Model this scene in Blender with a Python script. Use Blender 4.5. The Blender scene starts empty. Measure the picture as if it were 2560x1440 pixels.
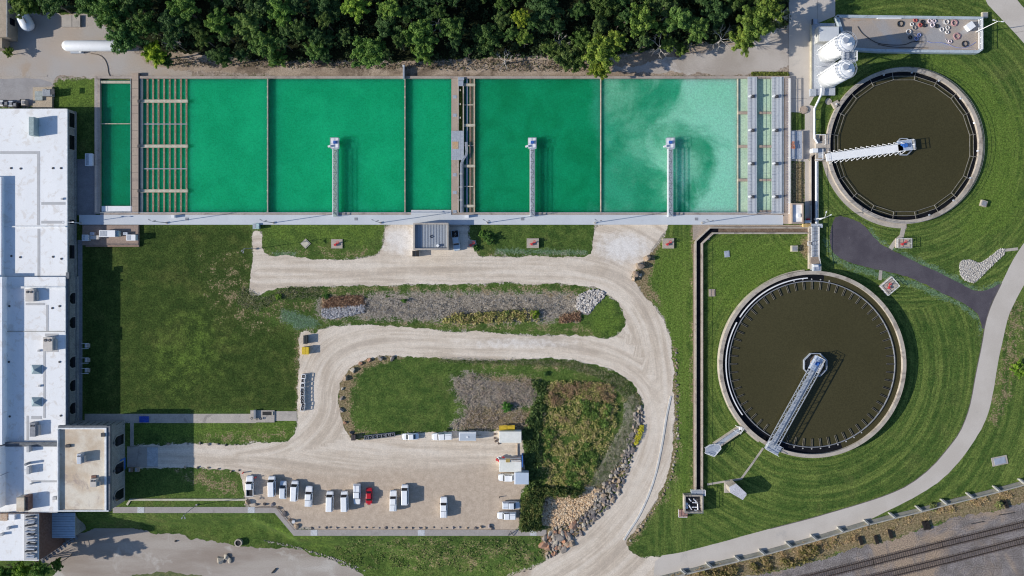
import bpy, math, random
import numpy as np
from mathutils import Vector, Matrix
from mathutils.geometry import tessellate_polygon
random.seed(7)
rng = np.random.default_rng(7)
PI = math.pi
sc = bpy.context.scene
C = bpy.data.collections.new('scene'); sc.collection.children.link(C)

# ---------------------------------------------------------------- scale
S = 0.112            # metres per survey unit on the ground
A = 210.0            # flying height
NX, NY = 1280.0, 650.0
LOW = -5.0           # level of the lower road south of the retaining walk
def W(px, py, h=0.0):
    k = (A - h) / A
    return ((px - NX) * S * k, (NY - py) * S * k)
def WP(pts, h=0.0): return [W(x, y, h) for x, y in pts]

# ---------------------------------------------------------------- node helpers
def nmat(name):
    m = bpy.data.materials.new(name); m.use_nodes = True
    nt = m.node_tree; nt.nodes.clear()
    out = nt.nodes.new('ShaderNodeOutputMaterial'); b = nt.nodes.new('ShaderNodeBsdfPrincipled')
    nt.links.new(b.outputs[0], out.inputs[0])
    return m, nt, b
class NT:
    def __init__(s, nt): s.nt = nt
    def n(s, t, **kw):
        nd = s.nt.nodes.new(t)
        for k, v in kw.items(): setattr(nd, k, v)
        return nd
    def l(s, a, b): s.nt.links.new(a, b)
    def pos(s):
        g = s.n('ShaderNodeNewGeometry'); return g.outputs['Position']
    def objc(s): return s.n('ShaderNodeTexCoord').outputs['Object']
    def noise(s, vec, scale, detail=4, rough=.6, dist=0.0, stretch=None, dims='3D'):
        if stretch is not None:
            mp = s.n('ShaderNodeMapping'); mp.inputs['Scale'].default_value = stretch
            s.l(vec, mp.inputs['Vector']); vec = mp.outputs[0]
        t = s.n('ShaderNodeTexNoise'); s.l(vec, t.inputs['Vector'])
        t.inputs['Scale'].default_value = scale; t.inputs['Detail'].default_value = detail
        t.inputs['Roughness'].default_value = rough; t.inputs['Distortion'].default_value = dist
        return t.outputs['Fac']
    def vor(s, vec, scale, feat='F1', out='Distance'):
        t = s.n('ShaderNodeTexVoronoi'); t.feature = feat; s.l(vec, t.inputs['Vector'])
        t.inputs['Scale'].default_value = scale; return t.outputs[out]
    def rmp(s, v, a, b, c=0.0, d=1.0):
        m = s.n('ShaderNodeMapRange'); m.interpolation_type = 'SMOOTHSTEP'
        for i, x in enumerate((a, b, c, d)): m.inputs[i + 1].default_value = x
        s.l(v, m.inputs[0]); return m.outputs[0]
    def math(s, op, a, b=None, clamp=False):
        m = s.n('ShaderNodeMath', operation=op); m.use_clamp = clamp
        for i, x in enumerate((a, b)):
            if x is None: continue
            if isinstance(x, (int, float)): m.inputs[i].default_value = x
            else: s.l(x, m.inputs[i])
        return m.outputs[0]
    def mix(s, f, a, b, mode='MIX'):
        m = s.n('ShaderNodeMix', data_type='RGBA', blend_type=mode)
        for sock, x in ((m.inputs[0], f), (m.inputs[6], a), (m.inputs[7], b)):
            if isinstance(x, (int, float)): sock.default_value = x
            elif isinstance(x, tuple): sock.default_value = (*x[:3], 1)
            else: s.l(x, sock)
        return m.outputs[2]
    def attr(s, name):
        a = s.n('ShaderNodeAttribute', attribute_name=name); return a
    def sep(s, col):
        q = s.n('ShaderNodeSeparateColor'); s.l(col, q.inputs[0]); return q.outputs
    def bump(s, b, h, strength=.5, dist=.1):
        q = s.n('ShaderNodeBump'); q.inputs['Strength'].default_value = strength
        q.inputs['Distance'].default_value = dist; s.l(h, q.inputs['Height']); s.l(q.outputs[0], b.inputs['Normal'])

def mat(name, c1, c2=None, scale=1.0, rough=.8, metal=0.0, bump=.15, fine=4.0, fineamt=.25, stretch=None, lo=.35, hi=.65, stain=None, stainscale=.15, stainlo=.55, bdist=.05):
    m, nt, b = nmat(name); q = NT(nt); p = q.pos()
    c2 = c2 or tuple(x * .8 for x in c1)
    f = q.rmp(q.noise(p, scale, 5, .6, stretch=stretch), lo, hi)
    col = q.mix(f, c1, c2)
    if stain:
        g = q.rmp(q.noise(p, stainscale, 6, .65, .6), stainlo, stainlo + .13)
        col = q.mix(g, col, stain)
    fn = q.noise(p, fine, 3, .7)
    v = q.rmp(fn, .25, .75, 1 - fineamt, 1 + fineamt)
    mm = q.n('ShaderNodeVectorMath', operation='SCALE'); q.l(col, mm.inputs[0]); q.l(v, mm.inputs['Scale'])
    q.l(mm.outputs[0], b.inputs['Base Color'])
    b.inputs['Roughness'].default_value = rough; b.inputs['Metallic'].default_value = metal
    if bump: q.bump(b, fn, bump, bdist)
    return m

# ---------------------------------------------------------------- mesh builder
class MB:
    def __init__(s): s.v = []; s.f = []; s.m = []
    def add(s, vs, fs, mi=0):
        o = len(s.v); s.v += [tuple(x) for x in vs]
        for f in fs: s.f.append(tuple(o + i for i in f)); s.m.append(mi)
        return s
    def prism(s, poly, z0, z1, mi=0, bottom=False):
        n = len(poly)
        a = sum(poly[i][0] * poly[(i + 1) % n][1] - poly[(i + 1) % n][0] * poly[i][1] for i in range(n))
        if a < 0: poly = poly[::-1]
        vs = [(x, y, z0) for x, y in poly] + [(x, y, z1) for x, y in poly]
        fs = [tuple(range(n, 2 * n))] + [(i, (i + 1) % n, n + (i + 1) % n, n + i) for i in range(n)]
        if bottom: fs.append(tuple(range(n - 1, -1, -1)))
        return s.add(vs, fs, mi)
    def box(s, x0, y0, x1, y1, z0, z1, mi=0):
        x0, x1 = min(x0, x1), max(x0, x1); y0, y1 = min(y0, y1), max(y0, y1)
        return s.prism([(x0, y0), (x1, y0), (x1, y1), (x0, y1)], z0, z1, mi, True)
    def pbox(s, px0, py0, px1, py1, z0, z1, mi=0):        # footprint given where its top is seen
        x0, y0 = W(px0, py0, z1); x1, y1 = W(px1, py1, z1)
        return s.box(x0, y0, x1, y1, z0, z1, mi)
    def obox(s, cx, cy, z0, sx, sy, sz, ang=0, mi=0):
        c, t = math.cos(ang), math.sin(ang)
        P = [(cx + a * c - b * t, cy + a * t + b * c) for a, b in ((-sx/2, -sy/2), (sx/2, -sy/2), (sx/2, sy/2), (-sx/2, sy/2))]
        return s.prism(P, z0, z0 + sz, mi, True)
    def bar(s, p, q, w=.08, h=None, mi=0):
        p = Vector(p); q = Vector(q); d = q - p
        if d.length < 1e-6: return s
        h = h or w; up = Vector((0, 0, 1)) if abs(d.normalized().z) < .95 else Vector((1, 0, 0))
        a = d.cross(up).normalized() * w / 2; b = a.cross(d).normalized() * h / 2
        vs = [p - a - b, p + a - b, p + a + b, p - a + b, q - a - b, q + a - b, q + a + b, q - a + b]
        return s.add(vs, [(0, 1, 2, 3)[::-1], (4, 5, 6, 7), (0, 1, 5, 4), (1, 2, 6, 5), (2, 3, 7, 6), (3, 0, 4, 7)], mi)
    def tube(s, pts, r, n=8, mi=0, caps=True):
        pts = [Vector(p) for p in pts]; R = r if isinstance(r, (list, tuple)) else [r] * len(pts)
        vs = []; fs = []
        for i, p in enumerate(pts):
            d = (pts[min(i + 1, len(pts) - 1)] - pts[max(i - 1, 0)]).normalized()
            up = Vector((0, 0, 1)) if abs(d.z) < .9 else Vector((1, 0, 0))
            a = d.cross(up).normalized(); b = a.cross(d).normalized()
            for k in range(n):
                t = 2 * PI * k / n; vs.append(p + (a * math.cos(t) + b * math.sin(t)) * R[i])
        for i in range(len(pts) - 1):
            for k in range(n):
                k2 = (k + 1) % n; fs.append((i*n + k, i*n + k2, (i+1)*n + k2, (i+1)*n + k))
        if caps: fs += [tuple(range(n)), tuple(range(len(pts)*n - 1, (len(pts)-1)*n - 1, -1))]
        return s.add(vs, fs, mi)
    def cyl(s, cx, cy, z0, z1, r, n=24, r2=None, mi=0):
        r2 = r if r2 is None else r2
        vs = [(cx + r * math.cos(2*PI*k/n), cy + r * math.sin(2*PI*k/n), z0) for k in range(n)] + \
             [(cx + r2 * math.cos(2*PI*k/n), cy + r2 * math.sin(2*PI*k/n), z1) for k in range(n)]
        return s.add(vs, [tuple(range(n, 2*n)), tuple(range(n - 1, -1, -1))] + [(k, (k+1) % n, n + (k+1) % n, n + k) for k in range(n)], mi)
    def ring(s, cx, cy, z0, z1, ro, ri, n=96, a0=0.0, a1=2*PI, mi=0):
        full = abs(a1 - a0 - 2*PI) < 1e-6; m = n if full else n + 1; vs = []; fs = []
        for k in range(m):
            t = a0 + (a1 - a0) * k / n; c, q = math.cos(t), math.sin(t)
            vs += [(cx+ro*c, cy+ro*q, z0), (cx+ro*c, cy+ro*q, z1), (cx+ri*c, cy+ri*q, z1), (cx+ri*c, cy+ri*q, z0)]
        for k in range(n):
            a = 4*k; b = 4*((k+1) % m)
            for i in range(4): fs.append((a+i, b+i, b+(i+1) % 4, a+(i+1) % 4))
        if not full: fs += [(3, 2, 1, 0), tuple(4*(m-1)+i for i in range(4))]
        return s.add(vs, fs, mi)
    def path(s, pts, w, z0, z1, mi=0):                      # a wall or strip along a polyline
        P = [Vector((x, y)) for x, y in pts]; L = []; R = []
        for i, p in enumerate(P):
            d1 = (P[i] - P[i-1]).normalized() if i else None
            d2 = (P[i+1] - P[i]).normalized() if i < len(P) - 1 else None
            d = ((d1 or d2) + (d2 or d1)).normalized(); nrm = Vector((-d.y, d.x))
            k = 1 / max(.4, nrm.dot(Vector((-(d2 or d1).y, (d2 or d1).x))))
            L.append(p + nrm * w / 2 * k); R.append(p - nrm * w / 2 * k)
        for i in range(len(P) - 1):
            s.prism([tuple(R[i]), tuple(R[i+1]), tuple(L[i+1]), tuple(L[i])], z0, z1, mi)
        return s
    def rail(s, pts, z0, h=1.05, step=2.4, r=.045, mids=1, mi=0):
        for a, b in zip(pts[:-1], pts[1:]):
            a = Vector(a); b = Vector(b); L = (b - a).length; n = max(1, int(round(L / step)))
            for j in range(mids + 1):
                z = z0 + h * (j + 1) / (mids + 1); s.bar((a.x, a.y, z), (b.x, b.y, z), r * 1.4, mi=mi)
            for i in range(n + 1):
                p = a.lerp(b, i / n); s.bar((p.x, p.y, z0), (p.x, p.y, z0 + h), r * 1.4, mi=mi)
        return s
def wloc(o):
    v = Vector((0, 0, 0))
    while o is not None: v += o.location; o = o.parent
    return v
def obj(name, mb, m, parent=None, smooth=False, world=True, bevel=0, label=None):
    me = bpy.data.meshes.new(name)
    v = mb.v
    if parent is not None and world:
        o = wloc(parent); v = [(a - o.x, b - o.y, c - o.z) for a, b, c in v]
    me.from_pydata(v, [], mb.f)
    ms = m if isinstance(m, (list, tuple)) else [m]
    for x in ms: me.materials.append(x)
    if len(ms) > 1: me.polygons.foreach_set('material_index', mb.m)
    if smooth: me.polygons.foreach_set('use_smooth', [True] * len(me.polygons))
    me.update()
    ob = bpy.data.objects.new(name, me); C.objects.link(ob)
    if parent is not None: ob.parent = parent
    if bevel:
        bv = ob.modifiers.new('bevel', 'BEVEL'); bv.width = bevel; bv.segments = 2; bv.limit_method = 'ANGLE'
    if label: ob['label'] = label
    return ob
def thing(name, label, cat, loc=(0, 0, 0), rotz=0, group=None):
    o = bpy.data.objects.new(name, None); C.objects.link(o); o.location = loc; o.rotation_euler = (0, 0, rotz)
    o.empty_display_size = .1
    return tag(o, label, cat, group)
def tag(o, label, cat, group=None):
    o['label'] = label; o['category'] = cat
    if group: o['group'] = group
    return o
def struct(name, mb, m, label=None, **kw):
    o = obj(name, mb, m, **kw); o['kind'] = 'structure'
    if label: o['label'] = label
    return o
def stuff(o, label=None):
    o['kind'] = 'stuff'
    if label: o['label'] = label
    return o
def dup(root, loc, rotz=None, label=None, group=None, scale=None, color=None, name=None):
    def cp(o, par):
        c = o.copy(); C.objects.link(c)
        if par is not None: c.parent = par
        for ch in o.children: cp(ch, c)
        return c
    r = cp(root, None); r.location = loc
    if name: r.name = name
    if rotz is not None: r.rotation_euler = (0, 0, rotz)
    if scale: r.scale = (scale, scale, scale) if isinstance(scale, (int, float)) else scale
    if label: r['label'] = label
    if group: r['group'] = group
    if color:
        r.color = color
        for c in r.children_recursive: c.color = color
    return r

# ---------------------------------------------------------------- polygon helpers
def chaikin(P, k=1, closed=True):
    for _ in range(k):
        Q = []; n = len(P)
        if not closed: Q.append(P[0])
        for i in range(n if closed else n - 1):
            a = P[i]; b = P[(i+1) % n]
            Q += [(a[0]*.75+b[0]*.25, a[1]*.75+b[1]*.25), (a[0]*.25+b[0]*.75, a[1]*.25+b[1]*.75)]
        if not closed: Q.append(P[-1])
        P = Q
    return P
def ragged(P, amp=.25, step=.5, seed=1):
    r = random.Random(seed); out = []; n = len(P); o = 0.0; o2 = 0.0
    for i in range(n):
        a = Vector(P[i]); b = Vector(P[(i+1) % n]); d = b - a; L = d.length
        if L < 1e-6: continue
        nrm = Vector((-d.y, d.x)) / L; k = max(1, int(L / step))
        for j in range(k):
            o = o * .72 + r.uniform(-1, 1) * amp * .8; o2 = o2 * .95 + r.uniform(-1, 1) * amp * .3
            p = a + d * (j / k) + nrm * (o + o2); out.append((p.x, p.y))
    return out
def sheet(P, z, cell=None):
    """flat sheet over polygon P (world), optionally cut into cells so it can carry attributes"""
    import bmesh
    mb = MB()
    tri = tessellate_polygon([[Vector((x, y, 0)) for x, y in P]])
    fs = []
    for t in tri:
        a, b, c = (P[i] for i in t)
        ar = (b[0]-a[0])*(c[1]-a[1]) - (b[1]-a[1])*(c[0]-a[0])
        if abs(ar) < 1e-9: continue
        fs.append(tuple(t) if ar > 0 else tuple(t[::-1]))
    mb.add([(x, y, z) for x, y in P], fs)
    if cell:
        bm = bmesh.new(); vs = [bm.verts.new(v) for v in mb.v]
        for f in mb.f:
            try: bm.faces.new([vs[i] for i in f])
            except ValueError: pass
        xs = [p[0] for p in P]; ys = [p[1] for p in P]
        for ax, lo, hi in ((0, min(xs), max(xs)), (1, min(ys), max(ys))):
            t = lo + cell
            while t < hi:
                co = (t, 0, 0) if ax == 0 else (0, t, 0); no = (1, 0, 0) if ax == 0 else (0, 1, 0)
                bmesh.ops.bisect_plane(bm, geom=bm.verts[:] + bm.edges[:] + bm.faces[:], plane_co=co, plane_no=no); t += cell
        bm.verts.index_update()
        mb.v = [tuple(v.co) for v in bm.verts]; mb.f = [tuple(v.index for v in f.verts) for f in bm.faces]; mb.m = [0] * len(mb.f); bm.free()
    return mb
def sdist(X, Y, P):
    """signed distance (inside negative) of arrays X,Y to polygon P"""
    P = np.array(P, float); n = len(P); d = np.full(X.shape, 1e18); ins = np.zeros(X.shape, bool)
    for i in range(n):
        ax, ay = P[i]; bx, by = P[(i+1) % n]; ex, ey = bx-ax, by-ay; L = ex*ex+ey*ey + 1e-12
        t = np.clip(((X-ax)*ex + (Y-ay)*ey) / L, 0, 1); dx = X-ax-t*ex; dy = Y-ay-t*ey
        d = np.minimum(d, dx*dx+dy*dy)
        cnd = ((ay > Y) != (by > Y)) & (X < (bx-ax)*(Y-ay)/((by-ay) if abs(by-ay) > 1e-12 else 1e-12)+ax)
        ins ^= cnd
    d = np.sqrt(d); return np.where(ins, -d, d)
def sstep(x, a, b):
    t = np.clip((x-a)/(b-a), 0, 1); return t*t*(3-2*t)
def inside(pt, P):
    x, y = pt; c = False; n = len(P)
    for i in range(n):
        ax, ay = P[i]; bx, by = P[(i+1) % n]
        if (ay > y) != (by > y) and x < (bx-ax)*(y-ay)/(by-ay)+ax: c = not c
    return c
def height(x, y):
    """terrain: a bank falls from the retaining walk to the lower road"""
    px = x / S + NX; py = NY - y / S
    ye = np.interp(px, [-4000, 620, 738, 6000], [1283, 1283, 1341, 1341])
    wd = np.interp(px, [-4000, 620, 700, 800, 1000, 1330, 6000], [55, 55, 38, 45, 80, 110, 110])
    k = np.interp(px, [-4000, 960, 1350, 6000], [1, 1, 0, 0])
    return LOW * k * sstep(py, ye, ye + wd)
# ================================================================ outlines of the ground, in survey units
GRAVEL = [(633,575),(657,578),(652,610),(661,641),(720,642),(800,650),(860,650),(905,644),(945,637),(953,620),(961,595),(966,556),
 (1171,556),(1171,600),(1190,603),(1190,636),(1212,643),(1300,641),(1400,643),(1478,646),(1483,600),(1487,556),(1673,556),(1668,580),
 (1650,605),(1626,637),(1602,664),(1578,688),(1588,705),(1605,732),(1640,768),(1660,792),(1673,830),(1680,870),(1682,940),(1683,985),
 (1687,1045),(1684,1100),(1672,1177),(1650,1232),(1630,1272),(1606,1302),(1583,1332),(1566,1350),(1563,1364),(1580,1383),(1602,1395),
 (1642,1392),(1700,1400),(1690,1425),(1640,1442),(1640,1500),(1200,1500),(1270,1443),(1300,1430),(1342,1413),(1377,1391),(1417,1367),
 (1444,1336),(1481,1299),(1515,1267),(1542,1232),(1553,1212),(1568,1177),(1583,1137),(1599,1084),(1607,1045),(1609,1000),(1590,965),
 (1559,939),(1512,915),(1430,901),(1364,897),(1258,900),(1179,898),(1100,894),(1002,889),(936,891),(901,902),(875,920),(856,942),
 (845,970),(844,1001),(846,1031),(851,1056),(863,1084),(876,1101),(905,1101),(985,1091),(1015,1083),(1070,1081),(1130,1078),(1232,1079),
 (1245,1074),(1305,1084),(1311,1130),(1312,1170),(1318,1212),(1300,1236),(1306,1290),(1290,1326),(1240,1328),(735,1328),(688,1272),
 (612,1270),(607,1180),(560,1172),(489,1167),(395,1168),(335,1170),(335,1112),(395,1111),(492,1108),(590,1113),(634,1106),(700,1106),
 (722,1101),(735,1088),(742,1061),(743,1000),(746,940),(749,872),(748,832),(765,826),(790,834),(800,820),(840,814),(912,812),(996,818),(1079,826),
 (1140,828),(1208,830),(1276,835),(1389,837),(1457,842),(1503,846),(1536,841),(1560,821),(1565,806),(1557,780),(1543,755),(1514,731),
 (1480,719),(1446,712),(1389,709),(1276,709),(1140,709),(1079,710),(933,712),(808,715),(725,714),(683,721),(642,739),(620,736),(627,700),
 (631,664),(631,622)]
LANES = [[(600,1140),(720,1120),(800,1040),(800,960),(830,890),(930,850),(1100,858),(1300,864),(1450,872),(1560,905),(1630,960),(1650,1050),(1630,1150),(1560,1270),(1470,1370),(1350,1440)],
         [(640,680),(900,676),(1200,676),(1450,678),(1560,715),(1620,790),(1645,900),(1650,1000)],
         [(300,1140),(620,1140),(900,1190),(1280,1190)]]
EASTROAD = [(2455,-60),(2458,0),(2504,48),(2535,80),(2575,125),(2660,240),(2700,400),(2680,480),(2600,560),(2543,627),(2504,708),(2478,761),(2463,807),(2455,860),(2440,930),
 (2428,1000),(2417,1040),(2399,1082),(2372,1118),(2330,1168),(2274,1212),(2219,1237),(2149,1260),(2080,1280),(2026,1296),(1925,1322),(1843,1345),
 (1762,1366),(1701,1382),(1640,1391),(1632,1440),(1640,1446),(1707,1428),(1772,1408),(1835,1395),(1904,1379),(1965,1361),(2040,1341),(2080,1327),(2163,1305),
 (2219,1277),(2302,1235),(2358,1198),(2408,1143),(2449,1084),(2469,1040),(2481,997),(2498,895),(2510,837),(2522,790),(2536,758),(2560,711),(2610,620),(2700,560),(2780,420),(2740,240),
 (2660,110),(2560,22),(2535,-10),(2510,-60)]
ASPHALT = [(2092,537),(2125,545),(2160,560),(2192,602),(2225,622),(2300,660),(2367,690),(2425,722),(2452,728),(2478,722),(2503,706),(2497,722),(2478,761),
 (2463,807),(2457,828),(2450,800),(2443,784),(2425,765),(2370,740),(2300,705),(2250,686),(2200,676),(2150,662),(2105,650),(2080,630),(2073,600),(2077,560)]
NWYARD = [(-300,60),(60,30),(260,50),(330,120),(365,165),(480,178),(480,194),(345,194),(236,194),(150,196),(135,205),(135,268),(-300,268)]
NSTRIP = [(330,120),(600,152),(800,158),(1000,158),(1200,150),(1340,140),(1420,150),(1560,135),(1700,118),(1830,108),(1980,60),(1980,194),(345,194)]
NGRAVEL = [(1528,168),(1600,160),(1700,140),(1830,110),(1975,60),(1975,186),(1700,182),(1540,184)]
NEROAD = [(1972,-80),(2000,-80),(2088,-80),(2088,40),(2040,60),(2036,240),(2018,272),(2034,300),(2034,345),(2062,348),(2062,402),(2033,402),(2020,398),(2030,410),(2026,560),
 (2012,560),(2012,404),(1975,402),(1975,326),(2012,324),(2012,282),(1975,280),(1972,190)]
RAILDRY = [(1640,1446),(1772,1416),(1904,1386),(2040,1348),(2163,1312),(2230,1296),(2297,1279),(2360,1262),(2424,1246),(2491,1229),(2560,1210),(2800,1150),
 (2800,1200),(2560,1262),(2469,1284),(2330,1306),(2274,1333),(2163,1369),(2080,1388),(2004,1412),(1880,1441),(1700,1475)]
BALLAST = [(2800,1196),(2560,1260),(2469,1282),(2330,1304),(2274,1331),(2163,1367),(2080,1386),(2004,1410),(1880,1440),(1600,1520),(1500,1700),(2900,1700),(2900,1180)]
LOWROAD = [(-300,1345),(60,1352),(190,1338),(240,1318),(300,1312),(369,1328),(442,1337),(541,1356),(601,1366),(660,1369),(730,1371),(770,1381),(807,1392),(859,1413),(912,1442),(990,1520),(1100,1700),
 (-300,1700),(-300,1500),(60,1450),(150,1440),(120,1400),(-300,1400)]
LISLAND = [(326,1438),(370,1432),(440,1431),(500,1438),(560,1460),(540,1600),(330,1600),(300,1470)]
DITCH = [(795,745),(850,740),(960,730),(1100,728),(1250,728),(1400,728),(1450,735),(1452,780),(1440,800),(1300,806),(1200,806),(1100,803),(960,800),(900,795),(810,797),(793,780)]
WEEDS2 = [(1365,960),(1400,950),(1460,955),(1530,960),(1545,1010),(1540,1080),(1510,1130),(1475,1190),(1460,1225),(1380,1228),(1340,1180),(1345,1080),(1360,1010)]
PURPLE = [(1136,945),(1170,932),(1240,940),(1340,950),(1348,985),(1330,1010),(1290,1020),(1325,1045),(1310,1078),(1240,1074),(1140,1076),(1130,1062),(1170,1020),(1150,1000),(1133,975)]
SHRUB = [(1305,1215),(1330,1225),(1360,1235),(1352,1280),(1350,1322),(1300,1322),(1304,1280)]
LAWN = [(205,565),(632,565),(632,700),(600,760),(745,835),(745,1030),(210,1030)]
TEALS = [[(705,775),(735,778),(790,800),(805,812),(745,824),(705,800)],[(2160,556),(2190,592),(2225,614),(2300,650),(2367,682),(2425,713),(2460,722),(2500,704),(2480,728),(2425,726),(2300,662),(2192,603)],
 [(2072,600),(2078,632),(2105,652),(2200,680),(2300,708),(2370,742),(2425,768),(2448,800),(2458,860),(2446,800),(2400,765),(2300,722),(2230,700),(2130,676),(2075,645),(2065,600)],
 [(680,630),(740,632),(740,641),(690,642)],[(1240,622),(1330,624),(1470,628),(1470,636),(1240,634)]]
BRIGHTS = [[(340,1065),(735,1050),(738,1085),(700,1100),(500,1105)],[(1478,770),(1520,745),(1556,800),(1548,838),(1470,838)],
 [(650,565),(940,565),(900,600),(700,590)],[(136,200),(232,200),(232,262),(136,262)],[(1630,640),(1728,600),(1728,1200),(1700,1240),(1650,1000)],
 [(1775,590),(2010,600),(2000,660),(1830,760),(1775,800)],[(2300,130),(2450,180),(2560,300),(2540,560),(2400,600),(2470,400),(2400,220)],[(700,1290),(800,1340),(800,1370),(690,1330)]]
DRYS = [RAILDRY,[(805,745),(905,738),(915,762),(806,768)],[(1195,935),(1345,948),(1345,965),(1200,945)],
 [(1460,958),(1530,968),(1530,1000),(1470,975)],[(1180,1020),(1345,1030),(1335,1075),(1150,1074)],[(1540,700),(1600,745),(1640,770),(1600,690)],
 [(1684,870),(1692,1000),(1692,1100),(1680,1180),(1640,1270),(1600,1330),(1570,1365),(1560,1360),(1620,1270),(1664,1177),(1676,1000)],
 [(1480,1200),(1540,1100),(1590,1010),(1600,1060),(1560,1180),(1500,1290),(1420,1370),(1360,1400),(1350,1340),(1470,1230)],
 [(745,830),(775,828),(772,900),(768,1020),(742,1030)],[(1600,640),(1650,600),(1660,560),(1640,640),(1620,700),(1648,760),(1600,720),(1585,690)],
 [(844,965),(856,935),(880,910),(905,896),(940,886),(1000,884),(1000,896),(950,908),(915,920),(888,948),(874,985),(876,1050),(900,1082),(912,1100),(875,1102),(846,1050)],[(1735,565),(1775,568),(1760,590),(1741,640),(1732,640)],[(1735,640),(1740,640),(1740,1230),(1733,1230)],
 [(1978,404),(2012,404),(2012,508),(1978,508)],[(2000,600),(2028,600),(2024,640),(2000,636)]]

# ================================================================ materials of the ground
def grass_mat():
    m, nt, b = nmat('grass'); q = NT(nt); p = q.pos()
    a1 = q.attr('mask_a'); a2 = q.attr('mask_b')
    grv, dirt, dry = q.sep(a1.outputs['Color'])[:3]; forest = a1.outputs['Alpha']
    bright, teal, dark = q.sep(a2.outputs['Color'])[:3]; purp = a2.outputs['Alpha']
    n_big = q.noise(p, .035, 5, .6, .8); n_mid = q.noise(p, .35, 6, .7); n_fin = q.noise(p, 2.2, 4, .8); n_pat = q.noise(p, .12, 6, .68, .4)
    base = q.mix(q.rmp(n_big, .35, .65), (.044, .084, .019), (.076, .130, .027))
    base = q.mix(q.rmp(n_mid, .38, .68, 0, .85), base, (.125, .178, .040))
    base = q.mix(q.math('MULTIPLY', q.rmp(n_pat, .5, .72), .6), base, (.160, .165, .055))
    # mowing rings round each clarifier and rows beside the canal
    def ringn(cx, cy, k):
        c = q.n('ShaderNodeVectorMath', operation='DISTANCE'); mp = q.n('ShaderNodeMapping'); mp.inputs['Scale'].default_value = (1, 1, 0)
        q.l(p, mp.inputs['Vector']); q.l(mp.outputs[0], c.inputs[0]); c.inputs[1].default_value = (*W(cx, cy), 0)
        cb = q.n('ShaderNodeCombineXYZ'); q.l(q.math('MULTIPLY', c.outputs['Value'], k), cb.inputs[0])
        q.l(q.math('MULTIPLY', n_big, 5.0), cb.inputs[1]); return q.noise(cb.outputs[0], 1.0, 5, .65), c.outputs['Value']
    r1, d1 = ringn(2259, 364, .9); r2, d2 = ringn(2032, 911, .8)
    near = q.math('LESS_THAN', d1, 46.0)
    rr = q.mix(near, q.rmp(r2, .38, .62), q.rmp(r1, .38, .62))
    sx = q.n('ShaderNodeSeparateXYZ'); q.l(p, sx.inputs[0])
    east = q.rmp(sx.outputs[0], 36, 44)
    rows = q.noise(p, 1.0, 3, .6, stretch=(.9, .05, 1))
    stripe = q.mix(q.rmp(sx.outputs[0], 48, 54), q.rmp(rows, .38, .62), rr)
    patchy = q.rmp(q.noise(p, .06, 4, .6, 1.0), .3, .6, .25, 1.0)
    base = q.mix(q.math('MULTIPLY', q.math('MULTIPLY', q.math('MULTIPLY', stripe, east), patchy), .85), base, (.165, .215, .050))
    base = q.mix(q.math('MULTIPLY', q.math('SUBTRACT', 1.0, stripe), q.math('MULTIPLY', east, .4)), base, (.034, .080, .016))
    e = q.math('MULTIPLY', q.math('SUBTRACT', n_mid, .5), 1.1); e2 = q.math('MULTIPLY', q.math('SUBTRACT', n_fin, .5), .9); en = q.math('ADD', e, e2)
    def msk(a, amt=1.0, lo=.35, hi=.65):
        t = q.rmp(q.math('ADD', a, q.math('MULTIPLY', en, q.rmp(a, .0, .12, 0, 2.2))), lo, hi); return q.math('MULTIPLY', t, amt)
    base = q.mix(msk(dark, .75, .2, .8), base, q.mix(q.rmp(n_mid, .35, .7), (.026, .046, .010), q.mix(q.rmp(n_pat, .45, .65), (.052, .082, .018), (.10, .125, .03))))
    base = q.mix(msk(bright, .75, .1, .9), base, q.mix(q.rmp(n_fin, .3, .7), (.085, .160, .022), (.150, .215, .040)))
    base = q.mix(msk(purp, .95), base, q.mix(q.rmp(n_fin, .35, .65), (.19, .16, .13), (.38, .33, .275)))
    base = q.mix(msk(dry, .95), base, q.mix(q.rmp(n_fin, .35, .65), q.mix(q.rmp(n_mid, .4, .6), (.17, .115, .055), (.13, .12, .05)), (.36, .27, .165)))
    base = q.mix(msk(teal, .42), base, q.mix(q.rmp(n_fin, .3, .7), (.06, .15, .08), (.24, .34, .29)))
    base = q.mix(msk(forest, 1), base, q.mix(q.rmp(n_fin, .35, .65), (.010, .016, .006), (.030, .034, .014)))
    base = q.mix(msk(dirt, 1), base, q.mix(q.rmp(n_mid, .35, .65), (.30, .235, .18), (.40, .34, .285)))
    base = q.mix(msk(grv, 1, .42, .62), base, q.mix(q.rmp(n_fin, .35, .65), (.28, .24, .19), (.50, .45, .38)))
    v = q.rmp(q.noise(p, 2.4, 3, .85), .28, .72, .5, 1.55)
    v2 = q.math('MULTIPLY', v, q.rmp(q.noise(p, 1.3, 3, .7), .3, .7, .82, 1.2))
    mm = q.n('ShaderNodeVectorMath', operation='SCALE'); q.l(base, mm.inputs[0]); q.l(v2, mm.inputs['Scale'])
    q.l(mm.outputs[0], b.inputs['Base Color']); b.inputs['Roughness'].default_value = .95; b.inputs['Specular IOR Level'].default_value = .1
    q.bump(b, q.noise(p, 4.5, 3, .8), .9, .16)
    return m

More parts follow.
